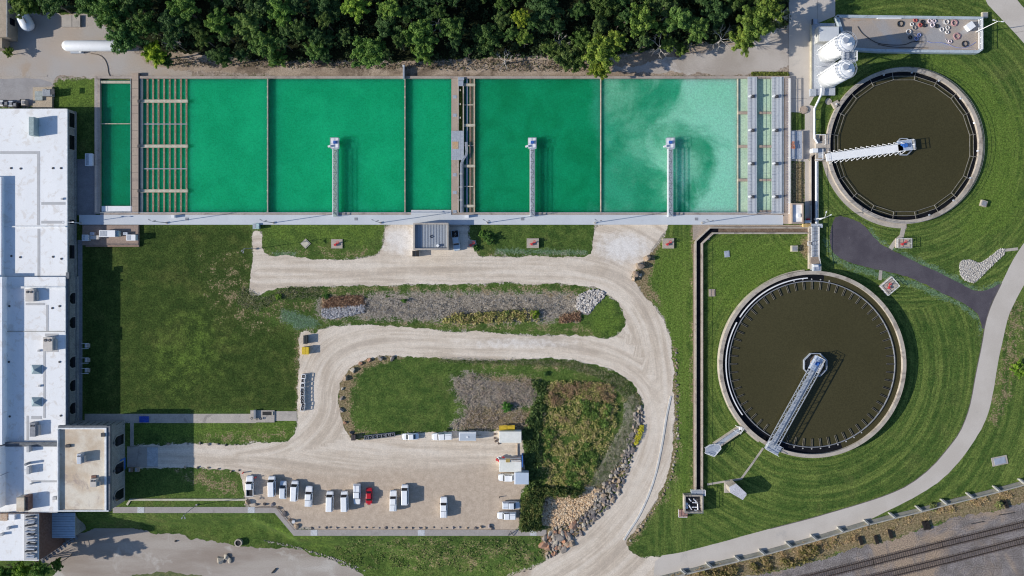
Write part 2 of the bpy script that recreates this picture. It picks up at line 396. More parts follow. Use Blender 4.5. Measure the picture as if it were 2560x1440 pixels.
def gravel_mat():
    m, nt, b = nmat('limestone_gravel'); q = NT(nt); p = q.pos(); a = q.attr('mask_a')
    brown, lat, alo = q.sep(a.outputs['Color'])[:3]; white = a.outputs['Alpha']
    cb = q.n('ShaderNodeCombineXYZ'); q.l(q.math('MULTIPLY', lat, 55.0), cb.inputs[0]); q.l(q.math('MULTIPLY', alo, 7.0), cb.inputs[1])
    tr = q.noise(cb.outputs[0], 1.0, 5, .7)
    n1 = q.noise(p, .09, 6, .65, .5); n2 = q.noise(p, .6, 5, .7); n3 = q.noise(p, 2.8, 3, .85)
    c = q.mix(q.rmp(n1, .38, .62), (.53, .44, .34), (.61, .52, .415))
    c = q.mix(q.math('MULTIPLY', q.rmp(tr, .42, .62), .7), c, (.70, .62, .52))
    c = q.mix(q.math('MULTIPLY', q.rmp(tr, .5, .36), .5), c, (.41, .345, .28))
    c = q.mix(q.rmp(q.math('ADD', brown, q.math('MULTIPLY', q.math('SUBTRACT', n1, .5), .9)), .25, .75), c, q.mix(q.rmp(n2, .3, .7), (.455, .36, .27), (.50, .405, .31)))
    c = q.mix(q.rmp(q.math('ADD', white, q.math('MULTIPLY', q.math('SUBTRACT', n2, .5), .8)), .3, .8), c, (.70, .66, .61))
    c = q.mix(q.rmp(q.noise(p, .22, 6, .7, .8), .66, .78, 0, .45), c, (.30, .26, .22))
    v = q.math('MULTIPLY', q.rmp(n3, .28, .72, .90, 1.2), q.rmp(n2, .3, .7, .96, 1.1))
    mm = q.n('ShaderNodeVectorMath', operation='SCALE'); q.l(c, mm.inputs[0]); q.l(v, mm.inputs['Scale'])
    q.l(mm.outputs[0], b.inputs['Base Color']); b.inputs['Roughness'].default_value = .95; q.bump(b, n3, .3, .05)
    return m
M = {}
M['grass'] = grass_mat(); M['gravel'] = gravel_mat()
M['ngravel'] = mat('pale_yard_gravel', (.50,.45,.40), (.40,.35,.30), .12, fineamt=.22, bump=.4, fine=4, stain=(.60,.57,.54), stainscale=.08)
M['yard'] = mat('grey_brown_yard_gravel', (.42,.35,.285), (.41,.385,.36), .06, fineamt=.3, bump=.5, fine=4, stain=(.40,.315,.235), stainscale=.09, stainlo=.6)
M['concrete'] = mat('road_concrete', (.53,.475,.41), (.58,.525,.46), .15, fineamt=.1, bump=.1, fine=6, stain=(.42,.39,.355), stainscale=.1, stainlo=.6)
M['asphalt'] = mat('dark_asphalt', (.070,.060,.072), (.10,.088,.10), .2, fineamt=.25, bump=.3, fine=5, stain=(.17,.15,.16), stainscale=.25, stainlo=.62)
M['lowroad'] = mat('lower_road_dirt', (.30,.245,.20), (.42,.37,.32), .12, fineamt=.15, bump=.3, fine=4, stretch=(.25,1,1), stain=(.50,.46,.41), stainscale=.09)
M['ballast'] = mat('railway_ballast', (.18,.155,.14), (.27,.24,.225), .25, fineamt=.7, bump=.9, fine=3.2, stain=(.36,.27,.19), stainscale=.05, stainlo=.47, bdist=.12)
M['path'] = mat('path_concrete', (.47,.42,.36), (.40,.36,.315), .5, fineamt=.15, fine=5, stain=(.30,.27,.24), stainscale=.3)

# ================================================================ ground
def axis(lo, hi, st, far):
    core = np.arange(lo, hi + st, st); g = []; d = st; x = hi + st
    while x < far: d *= 1.5; x += d; g.append(x)
    k = []; d = st; x = lo
    while x > -far: d *= 1.5; x -= d; k.append(x)
    return np.array(k[::-1] + list(core) + g)
gx = axis(-155, 155, .5, 2500); gy = axis(-100, 82, .5, 2500)
X, Y = np.meshgrid(gx, gy); Z = height(X, Y)
ditchW = WP(DITCH); Z = Z - .5 * sstep(-sdist(X, Y, ditchW), 0, 4)
PXw = X / S + NX; PYw = NY - Y / S
def soft(polys, w, h=0.0):
    o = np.zeros(X.shape)
    for P in polys:
        Pw = WP(P, h); xs = [a for a, _ in Pw]; ys = [b for _, b in Pw]
        sel = (X > min(xs) - w*2) & (X < max(xs) + w*2) & (Y > min(ys) - w*2) & (Y < max(ys) + w*2)
        if sel.any(): o[sel] = np.maximum(o[sel], 1 - sstep(sdist(X[sel], Y[sel], Pw), -w, w))
    return o
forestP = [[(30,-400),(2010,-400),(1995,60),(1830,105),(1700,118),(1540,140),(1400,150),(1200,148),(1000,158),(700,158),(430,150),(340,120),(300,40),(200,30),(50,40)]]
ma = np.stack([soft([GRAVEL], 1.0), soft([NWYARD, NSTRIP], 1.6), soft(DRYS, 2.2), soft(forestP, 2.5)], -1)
ma[..., 0] *= .9
purp = soft([PURPLE, DITCH], 3.0)
HALF = [[(1560,940),(1612,1000),(1606,1060),(1575,1160),(1530,1215),(1475,1222),(1520,1150),(1560,1060),(1560,990)],
 [(690,716),(1440,712),(1500,732),(1440,742),(1000,732),(800,740),(690,742)],[(800,800),(1000,812),(1280,826),(1500,840),(1440,812),(1200,812),(900,800)],[(1180,898),(1430,902),(1520,930),(1590,980),(1540,960),(1430,925),(1180,912)],
 [(2485,760),(2515,830),(2500,900),(2480,1000),(2460,1060),(2500,1060),(2560,900),(2560,760)],[(860,900),(980,890),(900,930),(880,1060),(960,1085),(880,1090),(850,1040)],[(1190,626),(1480,630),(1480,645),(1190,642)],[(660,625),(940,625),(900,644),(665,640)],[(500,1085),(735,1070),(700,1102),(500,1108)],[(440,1172),(605,1182),(608,1240),(500,1230)],[(1640,840),(1700,860),(1702,1180),(1650,1270),(1610,1330),(1600,1320),(1680,1100)]]
ma[..., 2] = np.maximum(ma[..., 2], .47*soft(HALF, 2.5))
ma[..., 2] = np.maximum(ma[..., 2], .36*soft([[(520,640),(630,640),(632,720),(700,740),(790,760),(700,800),(640,830),(560,800),(520,720)]], 8))
ma[..., 2] = np.maximum(ma[..., 2], .58*soft([[(1590,1010),(1602,1050),(1570,1130),(1525,1200),(1478,1220),(1500,1160),(1545,1090),(1570,1030)]], 2))
ma[..., 2] = np.maximum(ma[..., 2], .28*soft([[(900,1345),(1365,1340),(1370,1390),(1290,1425),(1000,1440)]], 4))
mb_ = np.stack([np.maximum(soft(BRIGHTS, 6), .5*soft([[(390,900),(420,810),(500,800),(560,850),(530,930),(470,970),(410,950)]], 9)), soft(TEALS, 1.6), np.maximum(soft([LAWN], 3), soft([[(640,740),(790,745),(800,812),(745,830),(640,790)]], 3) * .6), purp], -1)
n0, n1 = len(gy), len(gx); idx = np.arange(n0 * n1).reshape(n0, n1)
F = np.stack([idx[:-1, :-1], idx[:-1, 1:], idx[1:, 1:], idx[1:, :-1]], -1).reshape(-1, 4)
me = bpy.data.meshes.new('ground')
me.vertices.add(n0 * n1); me.vertices.foreach_set('co', np.stack([X, Y, Z], -1).astype(np.float32).ravel())
me.loops.add(len(F) * 4); me.loops.foreach_set('vertex_index', F.astype(np.int32).ravel())
me.polygons.add(len(F)); me.polygons.foreach_set('loop_start', np.arange(0, len(F) * 4, 4, dtype=np.int32))
me.update(calc_edges=True); me.polygons.foreach_set('use_smooth', [True] * len(F))
for nm, dat in (('mask_a', ma), ('mask_b', mb_)):
    at = me.attributes.new(nm, 'FLOAT_COLOR', 'POINT'); at.data.foreach_set('color', dat.astype(np.float32).ravel())
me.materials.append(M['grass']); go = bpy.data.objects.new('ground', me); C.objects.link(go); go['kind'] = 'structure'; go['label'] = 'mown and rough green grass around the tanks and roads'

def ground_sheet(name, P, z, m, amp=.2, seed=1, smooth=1, step=.5, label=None, lvl=0.0):
    Q = WP(chaikin(P, smooth) if smooth else P, lvl)
    return struct(name, sheet(ragged(Q, amp, step, seed) if amp else Q, z + lvl), m, label)
# the gravel road carries lane attributes
Q = ragged(WP(chaikin(GRAVEL, 1)), .28, .45, 3)
mb = sheet(Q, .012, 2.5); o = struct('gravel_road', mb, M['gravel'], 'pale limestone gravel road loop and parking lot')
vx = np.array([v[0] for v in mb.v]); vy = np.array([v[1] for v in mb.v]); best = np.full(vx.shape, 1e9); la = np.zeros(vx.shape); al = np.zeros(vx.shape)
for L in LANES:
    Lw = WP(chaikin(L, 2, False)); acc = 0
    for i in range(len(Lw) - 1):
        ax, ay = Lw[i]; bx, by = Lw[i+1]; ex, ey = bx-ax, by-ay; LL = math.hypot(ex, ey)
        t = np.clip(((vx-ax)*ex + (vy-ay)*ey) / LL**2, 0, 1); dx = vx-ax-t*ex; dy = vy-ay-t*ey; d = np.hypot(dx, dy)
        s_ = np.sign(dx*ey - dy*ex) * d; k = d < best
        best[k] = d[k]; la[k] = s_[k]; al[k] = (acc + t*LL)[k]; acc += LL
px_ = vx / S + NX; py_ = NY - vy / S
brown = sstep(py_, 1085, 1250) * (1 - sstep(px_, 1290, 1360)) * sstep(px_, 560, 700)
white = np.maximum(np.exp(-(((px_-1010)/70)**2 + ((py_-600)/50)**2)), np.maximum(np.exp(-(((px_-1560)/90)**2 + ((py_-620)/50)**2)), .7*np.exp(-(((px_-1300)/240)**2 + ((py_-858)/22)**2))))
at = o.data.attributes.new('mask_a', 'FLOAT_COLOR', 'POINT')
at.data.foreach_set('color', np.stack([brown, (la + 60) / 120, al / 300, white * .8], -1).astype(np.float32).ravel())

ground_sheet('yard_gravel', NWYARD, .006, M['yard'], .45, 5, label='brown grey gravel yard by the storage tank')
ground_sheet('dirt_verge', NSTRIP, .004, mat('verge_dirt', (.32,.24,.17), (.44,.35,.265), .25, fineamt=.35, bump=.6, fine=3, stretch=(.35,1,1), stain=(.17,.125,.085), stainscale=.12, stainlo=.5), .5, 6, label='strip of bare brown dirt between the trees and the basins')
ground_sheet('service_road', NGRAVEL, .010, M['ngravel'], .5, 8, label='pale gravel service road under the trees')
ground_sheet('concrete_apron', NEROAD, .016, M['concrete'], .0, 8, smooth=0, label='pale concrete apron beside the white silos')
ground_sheet('asphalt_drive', ASPHALT, .012, M['asphalt'], .12, 9, label='dark asphalt drive between the two round tanks')
ground_sheet('concrete_road', EASTROAD, .018, M['concrete'], .05, 10, step=1.0, label='pale concrete road curving round the eastern lawn')
ground_sheet('railway_ballast', BALLAST, .008, M['ballast'], .5, 11, label='grey stone ballast under the railway tracks')
ground_sheet('lower_road', LOWROAD, .02, M['lowroad'], .35, 12, label='brown dirt road below the retaining walk', lvl=LOW)
ground_sheet('roadside_grass', LISLAND, .035, mat('verge_grass', (.07,.10,.025), (.14,.15,.05), .6, fineamt=.4), .3, 13, label='strip of yellow green grass at the lower road', lvl=LOW)
# grey old pavement in the north west, its white edge line
ground_sheet('pavement', [(-200,196),(100,196),(128,205),(133,215),(83,220),(83,262),(-200,262)], .010, mat('old_pavement', (.34,.325,.32), (.29,.275,.27), .3, fineamt=.15), .1, 14, smooth=0, label='grey pavement north of the long building')
struct('kerb', MB().path(WP([(-200,193),(60,193),(118,190)]), .25, 0, .12), M['path'], 'thin pale kerb along the yard')
struct('kerb', MB().path(WP(chaikin([(1677,990),(1667,1034),(1662,1065),(1656,1105),(1648,1145),(1641,1178),(1625,1230),(1598,1290),(1573,1327),(1559,1350)], 2, False)), .5, 0, .13), mat('kerb_concrete', (.66,.645,.61), fineamt=.1), 'white concrete kerb along the curved gravel road')
# concrete joints and edge of the east road
jm = mat('road_joint', (.16,.14,.12)); mb = MB()
L1 = WP(chaikin(EASTROAD[10:26], 1, False)); mb.path([(x, y) for x, y in L1], .22, .0, .021)
struct('road_edge_line', mb, jm, 'dark seam along the inner edge of the concrete road')
mb = MB()
for a, b in [((2044,0),(2044,58)),((1972,0),(1972,190)),((1975,246),(2018,246)),((2536,82),(2600,70)),((1990,190),(1990,245)),((2005,190),(2005,260))]:
    mb.path(WP([a, b]), .07, .0, .021)
struct('pavement_joint', mb, jm, 'thin dark joints in the concrete apron')
# narrow paths
PM = M['path']
def strip(pts, w, label, z=.03, m=None, name='path'): return struct(name, MB().path(WP(pts), w*S, 0, z), m or PM, label)
strip([(212,1046),(470,1046),(640,1046)], 23, 'wide concrete walk leading east from the tower', .06)
strip([(640,1040),(742,1040)], 24, 'worn concrete end of the walk by the sump', .04)
strip([(330,1057),(330,1115)], 9, 'short concrete walk beside the tower', .05)
strip([(318,1142),(395,1142)], 52, 'concrete apron in front of the tower door', .03)
strip([(368,1142),(395,1142)], 48, 'lighter slab set in the apron', .045, mat('pale_slab', (.52,.54,.55)), 'slab')
strip([(1908,1120),(1880,1160),(1853,1197),(1768,1211)], 5, 'thin footpath from the tank bridge to the canal', .03)
strip([(1736,610),(1736,1236)], 7, 'narrow worn strip along the canal', .02, mat('worn_strip', (.33,.26,.20), (.26,.20,.15), 1))
strip([(1732,581),(1775,581)], 38, 'brown concrete corner at the canal bend', .03, mat('brown_concrete', (.42,.34,.27), (.35,.29,.235), .5, stain=(.27,.22,.18)))
strip([(1770,566),(2024,566)], 7, 'brown concrete ledge beside the canal', .04, mat('brown_ledge', (.46,.37,.29), (.38,.31,.25), .5))
strip([(2262,556),(2254,590),(2238,605),(2226,622)], 11, 'short concrete ramp below the upper round tank', .03)
strip([(2202,676),(2200,700)], 8, 'short path north of the lower round tank', .03)
strip([(2508,626),(2545,622)], 7, 'short concrete inlet at the road', .03)
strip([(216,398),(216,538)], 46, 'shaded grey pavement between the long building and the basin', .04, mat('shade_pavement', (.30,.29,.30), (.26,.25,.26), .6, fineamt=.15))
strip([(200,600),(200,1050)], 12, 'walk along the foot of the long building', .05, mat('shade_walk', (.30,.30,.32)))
struct('path', MB().ring(*W(2259,364), 0, .06, 207*S, 194*S, 60, math.radians(183), math.radians(272)), PM, 'curved concrete apron around the upper round tank')
struct('path', MB().ring(*W(2032,911), 0, .06, 238*S, 233*S, 60, math.radians(95), math.radians(235)), PM, 'narrow concrete rim around the lower round tank')
strip([(2012,265),(2028,270),(2024,345)], 12, 'concrete walk south of the silos', .03, M['concrete'])
# ================================================================ object materials
M['wallc'] = mat('basin_concrete', (.43,.365,.31), (.37,.31,.265), .3, fineamt=.18, fine=4, stain=(.27,.225,.19), stainscale=.3)
M['deck'] = mat('walkway_membrane', (.60,.625,.645), (.56,.585,.61), .15, fineamt=.05, fine=5, bump=.05, stain=(.50,.51,.51), stainscale=.2, stainlo=.62)
M['tan'] = mat('tan_concrete', (.44,.35,.27), (.40,.31,.245), .4, fineamt=.12, fine=4, stain=(.33,.26,.21), stainscale=.3)
M['rust'] = mat('rusty_trough', (.50,.33,.22), (.54,.42,.31), 1.2, fineamt=.3, fine=6)
M['cream'] = mat('stained_cream_concrete', (.58,.54,.42), (.46,.42,.31), 1.0, fineamt=.2, fine=4)
M['galv'] = mat('galvanised_steel', (.50,.54,.60), (.42,.46,.52), 1.0, rough=.45, metal=.3, fineamt=.1)
M['white'] = mat('white_paint', (.88,.88,.87), (.82,.82,.815), .5, rough=.4, fineamt=.04, bump=.02)
M['silo'] = mat('silo_paint', (.90,.90,.89), (.86,.86,.85), .4, rough=.5, fineamt=.04, bump=.02, stain=(.66,.65,.62), stainscale=.3, stainlo=.64)
M['dark'] = mat('dark_steel', (.045,.045,.05), (.07,.07,.075), 2, fineamt=.3)
M['black'] = mat('black_rubber', (.018,.018,.02), fineamt=.3)
M['grey'] = mat('grey_steel', (.28,.29,.31), (.22,.23,.25), 1, fineamt=.15)
M['grate'] = mat('steel_grating', (.42,.45,.49), (.35,.38,.42), 2.0, rough=.5, fineamt=.3, fine=9)
M['blue'] = mat('blue_paint', (.03,.12,.42), (.04,.16,.5), 2, fineamt=.1)
M['red'] = mat('red_paint', (.52,.035,.045), (.62,.06,.06), 2, fineamt=.2)
M['yellow'] = mat('yellow_paint', (.72,.50,.03), (.62,.42,.03), 2, fineamt=.2)
M['orange'] = mat('orange_paint', (.75,.22,.05), fineamt=.2)
M['rimc'] = mat('tank_rim_concrete', (.50,.44,.365), (.43,.375,.31), .5, fineamt=.15, fine=4, stain=(.30,.255,.21), stainscale=.35, stainlo=.5)
M['brownc'] = mat('brown_channel_floor', (.17,.115,.075), (.24,.18,.13), .5, fineamt=.3, stain=(.09,.07,.05), stainscale=.3)

def water(name, c1, c2, sc_=.12, c3=None, c3scale=.05, lo3=.5, hi3=.6, rough=.18, grad=None, bump=.25, fine=.16, spec=.3, sss=0.0):
    m, nt, b = nmat(name); q = NT(nt); p = q.pos()
    if sss: b.inputs['Subsurface Weight'].default_value = 1; b.inputs['Subsurface Radius'].default_value = (.5, 1, .8); b.inputs['Subsurface Scale'].default_value = sss
    c = q.mix(q.rmp(q.noise(p, sc_, 5, .6, .5), .3, .7), c1, c2)
    if grad:                       # milkier towards one end of the basin
        ax, g0, g1, gc = grad; s = q.n('ShaderNodeSeparateXYZ'); q.l(p, s.inputs[0])
        n = q.math('MULTIPLY', q.math('SUBTRACT', q.noise(p, .055, 7, .62, .5), .5), 3.2)
        t = q.rmp(s.outputs[ax], g0, g1); c = q.mix(q.rmp(q.math('ADD', t, q.math('MULTIPLY', n, q.rmp(t, 0, .3))), .35, .95), c, gc)
    if c3: c = q.mix(q.rmp(q.noise(p, c3scale, 7, .62, .3), lo3, hi3), c, c3)
    v = q.rmp(q.noise(p, 2.6, 2, .9), .28, .72, 1 - fine, 1 + fine); mm = q.n('ShaderNodeVectorMath', operation='SCALE'); q.l(c, mm.inputs[0]); q.l(v, mm.inputs['Scale'])
    q.l(mm.outputs[0], b.inputs['Base Color']); b.inputs['Roughness'].default_value = rough; b.inputs['Specular IOR Level'].default_value = spec
    q.bump(b, q.noise(p, 2.2, 3, .6), bump, .03)
    return m
M['w1'] = water('green_water', (.006,.36,.15), (.010,.44,.19), sss=11)
M['w2'] = water('deep_green_water', (.005,.26,.10), (.007,.33,.14), grad=(0, W(1430,0)[0], W(1540,0)[0], (.03,.37,.20)), sss=11)
M['w0'] = water('dark_green_water', (.003,.22,.09), (.004,.27,.12), sss=9)
M['w3'] = water('milky_turquoise_water', (.02,.32,.16), (.05,.42,.24), .08, grad=(0, W(1500,0)[0], W(1850,0)[0], (.30,.68,.50)), c3=(.26,.64,.44), c3scale=.05, lo3=.42, hi3=.74, sss=5)
M['w4'] = water('pale_limy_water', (.44,.60,.44), (.52,.66,.48), .3)
M['w5'] = water('teal_water', (.20,.40,.42), (.26,.47,.47), .4)
M['wd'] = water('olive_clarifier_water', (.055,.049,.021), (.066,.059,.027), .02, fine=.16, bump=.15, rough=.25, spec=.25)
M['wb'] = water('shade_black_channel_water', (.008,.008,.010), (.014,.014,.016), .5, spec=.2)  # near black puts the shade of deep channels into the water colour

DK = .9; WL = .12
def wpoly(px0, py0, px1, py1, z): x0, y0 = W(px0, py0, z); x1, y1 = W(px1, py1, z); return [(x0, y1), (x1, y1), (x1, y0), (x0, y0)]
def wsheet(px0, py0, px1, py1, m, label, z=WL):
    mb = MB(); P = wpoly(px0, py0, px1, py1, z); mb.prism(P, z-6, z, 0, True); return struct('water', mb, m, label)
wsheet(249, 200, 328, 533, M['w0'], 'dark green water in the narrow western basin')
wsheet(345, 196, 669, 533, M['w1'], 'green water in the first large basin')
wsheet(669.2, 196, 1012, 533, M['w1'], 'green water around the first bridge')
wsheet(1012.2, 196, 1129, 533, M['w1'], 'green water in the narrow bay before the central trough')
wsheet(1157, 196, 1502, 533, M['w2'], 'deep green water around the second bridge')
wsheet(1502.2, 196, 1846, 533, M['w3'], 'milky turquoise water around the third bridge')
wsheet(1846.2, 196, 1872, 533, M['w4'], 'pale limy strip of water')
wsheet(1872.2, 196, 1909, 533, M['w4'], 'pale water beside the first steel walkway')
wsheet(1909.2, 196, 1930, 533, M['w4'], 'second pale limy strip of water')
wsheet(1930.2, 196, 1962, 533, M['w4'], 'pale water below the second steel walkway')

# basin shell: one thing with its walls as parts
bs = thing('settling_basin', 'long concrete settling basin of bright green water, divided into bays', 'basin', (*W(1100, 360), 0))
def part(name, boxes, m, parent, z0=0, z1=DK, **kw):
    mb = MB()
    for b in boxes:
        a, c = (b[4], b[5]) if len(b) > 4 else (z0, z1); mb.pbox(b[0], b[1], b[2], b[3], a, c)
    return obj(name, mb, m, parent, **kw)
part('north_wall', [(236,190,1962,196)], M['wallc'], bs)
part('west_wall', [(236,196.3,250,534)], M['wallc'], bs, z1=DK-.01)
part('cross_wall', [(250.3,202,326,208)], M['cream'], bs, z1=DK-.1)
part('south_wall', [(250.3,531,1962,537)], M['wallc'], bs, z1=DK-.02)
part('east_wall', [(1962,190,1975,560)], M['wallc'], bs, z1=DK+.05)
dp = part('deck', [(330,182,345.6,534)], M['tan'], bs, z1=DK+.18)
for k in range(16): obj('deck_joint', MB().pbox(330, 200+k*21, 345.4, 200.6+k*21, DK+.15, DK+.187), M['dark'], dp)
for x in (326.8,351.9,355.1): part('wall_pipe', [(x-.5,196.5,x+.4,531)], M['galv'], bs, z1=DK-.1)
part('white_trough', [(254,515,331,529)], M['white'], bs, z0=WL, z1=DK-.2)
part('scum_pipe', [(250.4,308.4,326,310.2)], M['cream'], bs, z0=.5, z1=.75)
for x in (368.6,382.5,396,410,424,438,452,466):
    mb = MB()
    for a, b_ in ((196.5,530.6),):
        mb.pbox(x-1.7, a, x-.9, b_, .0, .40); mb.pbox(x+.9, a, x+1.7, b_, .0, .40); mb.pbox(x-.9, a, x+.9, b_, .0, .3)
    for k in range(22): mb.pbox(x-.9, 200+k*15, x+.9, 202+k*15, .3, .39)
    obj('launder', mb, M['rust'], bs)
for y in (252.5, 365, 477): part('beam', [(347,y-3.6,469,y+3.8)], M['cream'], bs, z0=.3, z1=.82); part('bracket', [(343.5,y-3.5,349,y+3.5)], M['dark'], bs, z0=DK+.19, z1=DK+.45)
for y in (310, 422): part('pipe', [(357,y-.9,468,y+.9)], M['galv'], bs, z0=.4, z1=.55)
for x, n in ((668.5, 44), (1012.3, 40)):                                  # baffle walls with teeth
    mb = MB(); mb.pbox(x-.8, 196.5, x+.8, 530.8, 0, DK+.15)
    for k in range(n): yy = 200 + k * 330/n; mb.pbox(x+.8, yy, x+2.2, yy+1.1, .6, .9)
    for k in range(13): mb.pbox(x-1.6, 215+k*26, x+1.5, 218+k*26, .5, DK+.2)
    obj('baffle_wall', mb, M['cream'], bs)
part('baffle_wall', [(1500.8,196.5,1503.2,530.8)], M['cream'], bs, z1=.55)
# central trough
part('centre_deck', [(1128.5,196.3,1144,531)], M['tan'], bs, z1=DK+.08)
part('centre_wall', [(1144.1,196.3,1146.8,531)], M['rimc'], bs, z1=DK+.2)
part('centre_wall', [(1156.8,196.3,1159.6,531)], M['rimc'], bs, z1=DK+.2)
for y in (225,260,294,434,467,500): part('strut', [(1147,y-2,1152 if y < 330 else 1156.6,y+2)], M['cream'], bs, z0=.4, z1=DK+.05)
for x, m in ((1167.5,'galv'),(1176,'rust'),(1184,'cream')):
    mb = MB(); mb.pbox(x-1.9,196.5,x-.9,531,0,.65); mb.pbox(x+.9,196.5,x+1.9,531,0,.65); mb.pbox(x-.9,196.5,x+.9,531,0,.5)
    obj('launder', mb, M[m], bs)
part('launder', [(1185.9,196.5,1187.2,531)], M['rust'], bs, z1=.7)
for y in (212, 313, 415, 515): part('beam', [(1159.8,y-3.2,1187.6,y+3.2)], M['cream'], bs, z0=.3, z1=.8)
for y in (262, 364, 466): part('beam', [(1159.8,y-1.1,1184,y+1.1)], M['cream'], bs, z0=.3, z1=.7)
for y in (242, 288, 437, 481, 529): obj('hatch', MB().pbox(1132, y-4, 1141.5, y+4, DK, DK+.15), M['grate'], bs)
mb = MB(); mb.pbox(1145,193,1160,200,DK,DK+.4); mb.pbox(1145.5,201,1158,215,DK+.1,DK+.3); obj('gate_frame', mb, M['galv'], bs)
gp = part('grating_platform', [(1128,327,1159.5,400)], M['grate'], bs, z0=DK+.12, z1=DK+.35)
mb = MB()
for k in range(1, 6): mb.pbox(1128, 327+k*12.2, 1159.5, 327.8+k*12.2, DK+.3, DK+.365)
for x in (1139.5, 1149.5): mb.pbox(x, 327.2, x+.7, 399.6, DK+.3, DK+.372)
obj('grating_bar', mb, M['galv'], gp); part('rust_plate', [(1130,354,1146,372)], mat('rusty_plate', (.55,.34,.17), (.48,.36,.24), .8), gp, z0=DK+.355, z1=DK+.39)
for dx in (0, 2.2, 4.4):
    mb = MB(); P = [(1163+dx,355),(1165+dx,378),(1163+dx,388),(1155+dx,400),(1151+dx,410),(1151+dx,532)]
    mb.tube([(*W(x, y, 1.3), 1.3) for x, y in P], .09, 6); obj('pipe', mb, M['galv'], bs)
# eastern collection bays
for y in (282, 366, 450): part('beam', [(1845.5,y-3.4,1870,y+3.4)], M['tan'], bs, z0=.3, z1=.75); part('beam', [(1899,y-2.8,1928.6,y+2.8)], M['tan'], bs, z0=.3, z1=.75)
part('beam', [(1900,526,1929,531)], M['tan'], bs, z0=.3, z1=.75)
part('edge_beam', [(1843.5,196.5,1846,531)], M['cream'], bs, z1=.45)
M['swalk'] = mat('pale_steel_grating', (.56,.585,.60), (.50,.525,.55), 2.0, fineamt=.12)
for x0, x1 in ((1870,1893),(1930,1956)):
    wk = part('steel_walkway', [(x0,192,x1-1.5,534)], M['swalk'], bs, z0=DK+.1, z1=DK+.25)
    mb = MB(); part_ = MB()
    for k in range(41): mb.pbox(x0+1, 196+k*8.3, x0+9.4, 196.6+k*8.3, DK+.2, DK+.262)
    mb.pbox(x0+9.4, 193, x0+10.2, 533, DK+.2, DK+.268)
    obj('grating_bar', mb, M['grey'], wk)
    mb = MB()
    for xx in (x0+.5, x1-1):
        mb.rail([(*W(xx, 193, DK+1.3),), (*W(xx, 533, DK+1.3),)], DK+.25, 1.05, 5.2, .04)
    obj('handrail', mb, M['galv'], wk)
    for yy in (240, 325, 409, 492):
        mb = MB(); cx, cy = W(x0+14, yy, 2); mb.obox(cx, cy, DK+.25, .8, .8, .5); mb.cyl(cx-.2, cy, DK+.95, DK+1.5, .28, 10); mb.bar((cx-.9, cy, DK+.6), (cx-.4, cy, DK+1.2), .15)
        dr = obj('gate_motor', mb, M['dark'], wk)
        mb = MB(); mb.cyl(cx-.9, cy+.1, DK+.25, DK+1.2, .3, 10); obj('gear_head', mb, M['white'], dr)
part('edge_kerb', [(1956.6,192,1959,534)], M['galv'], bs, z1=DK+.1)
mb = MB()
for k in range(52): mb.pbox(1967, 197+k*6.4, 1969.6, 200.4+k*6.4, DK+.03, DK+.065)
obj('wall_slot', mb, mat('mauve_slot', (.27,.24,.28)), bs)
mb = MB()
for xx in (1974, 1977): mb.rail([W(xx, 196, 2), W(xx, 534, 2)], DK*.0 + .05 if xx > 1975 else DK, 1.9 if xx > 1975 else 1.05, 3, .07)
obj('handrail', mb, M['white'], bs)
mb = MB(); mb.rail([W(250, 531, 1.9), W(1128, 531, 1.9)], DK, 1.0, 3.5, .03); mb.rail([W(1190, 531, 1.9), W(1960, 531, 1.9)], DK, 1.0, 3.5, .03); mb.rail([W(240,197,1.9), W(240,530,1.9)], DK, 1.0, 3.5, .03)
obj('handrail', mb, M['galv'], bs)

# walkway along the south side of the basin
x0, y0 = W(198, 537.2, DK); x1, y1 = W(1958, 561.5, DK)
struct('walkway', MB().box(x0, y0, x1, y1, 0, DK), M['deck'], 'long pale grey walkway south of the basin')
struct('walkway', MB().pbox(1028, 525, 1128, 537, 0, DK+.12), M['deck'], 'short wider step of the walkway at the central trough')
hm = M['grey']
for x in (467, 890, 1306, 1741):
    tag(obj('hatch', MB().pbox(x-4, 544 if x > 500 else 544, x+4, 551, DK, DK+.05), hm), {467:'grey access hatch in the walkway nearest the long building',890:'grey access hatch right of the first bridge',1306:'grey access hatch left of the second bridge',1741:'grey access hatch right of the third bridge'}[x], 'hatch', 'access hatches in the basin walkway')
for x, l in ((432,'white cabinet on the walkway by the launder troughs'),(1168,'white cabinet on the walkway by the central trough')):
    t = thing('cabinet', l, 'cabinet', (*W(x, 541, DK), DK), group='white cabinets on the walkway')
    obj('body', MB().pbox(x-3.5, 538, x+3.5, 544, DK, DK+1.1), M['white'], t); obj('lid', MB().pbox(x-3.8, 537.6, x+3.8, 544.3, DK+1.1, DK+1.16), M['white'], t)

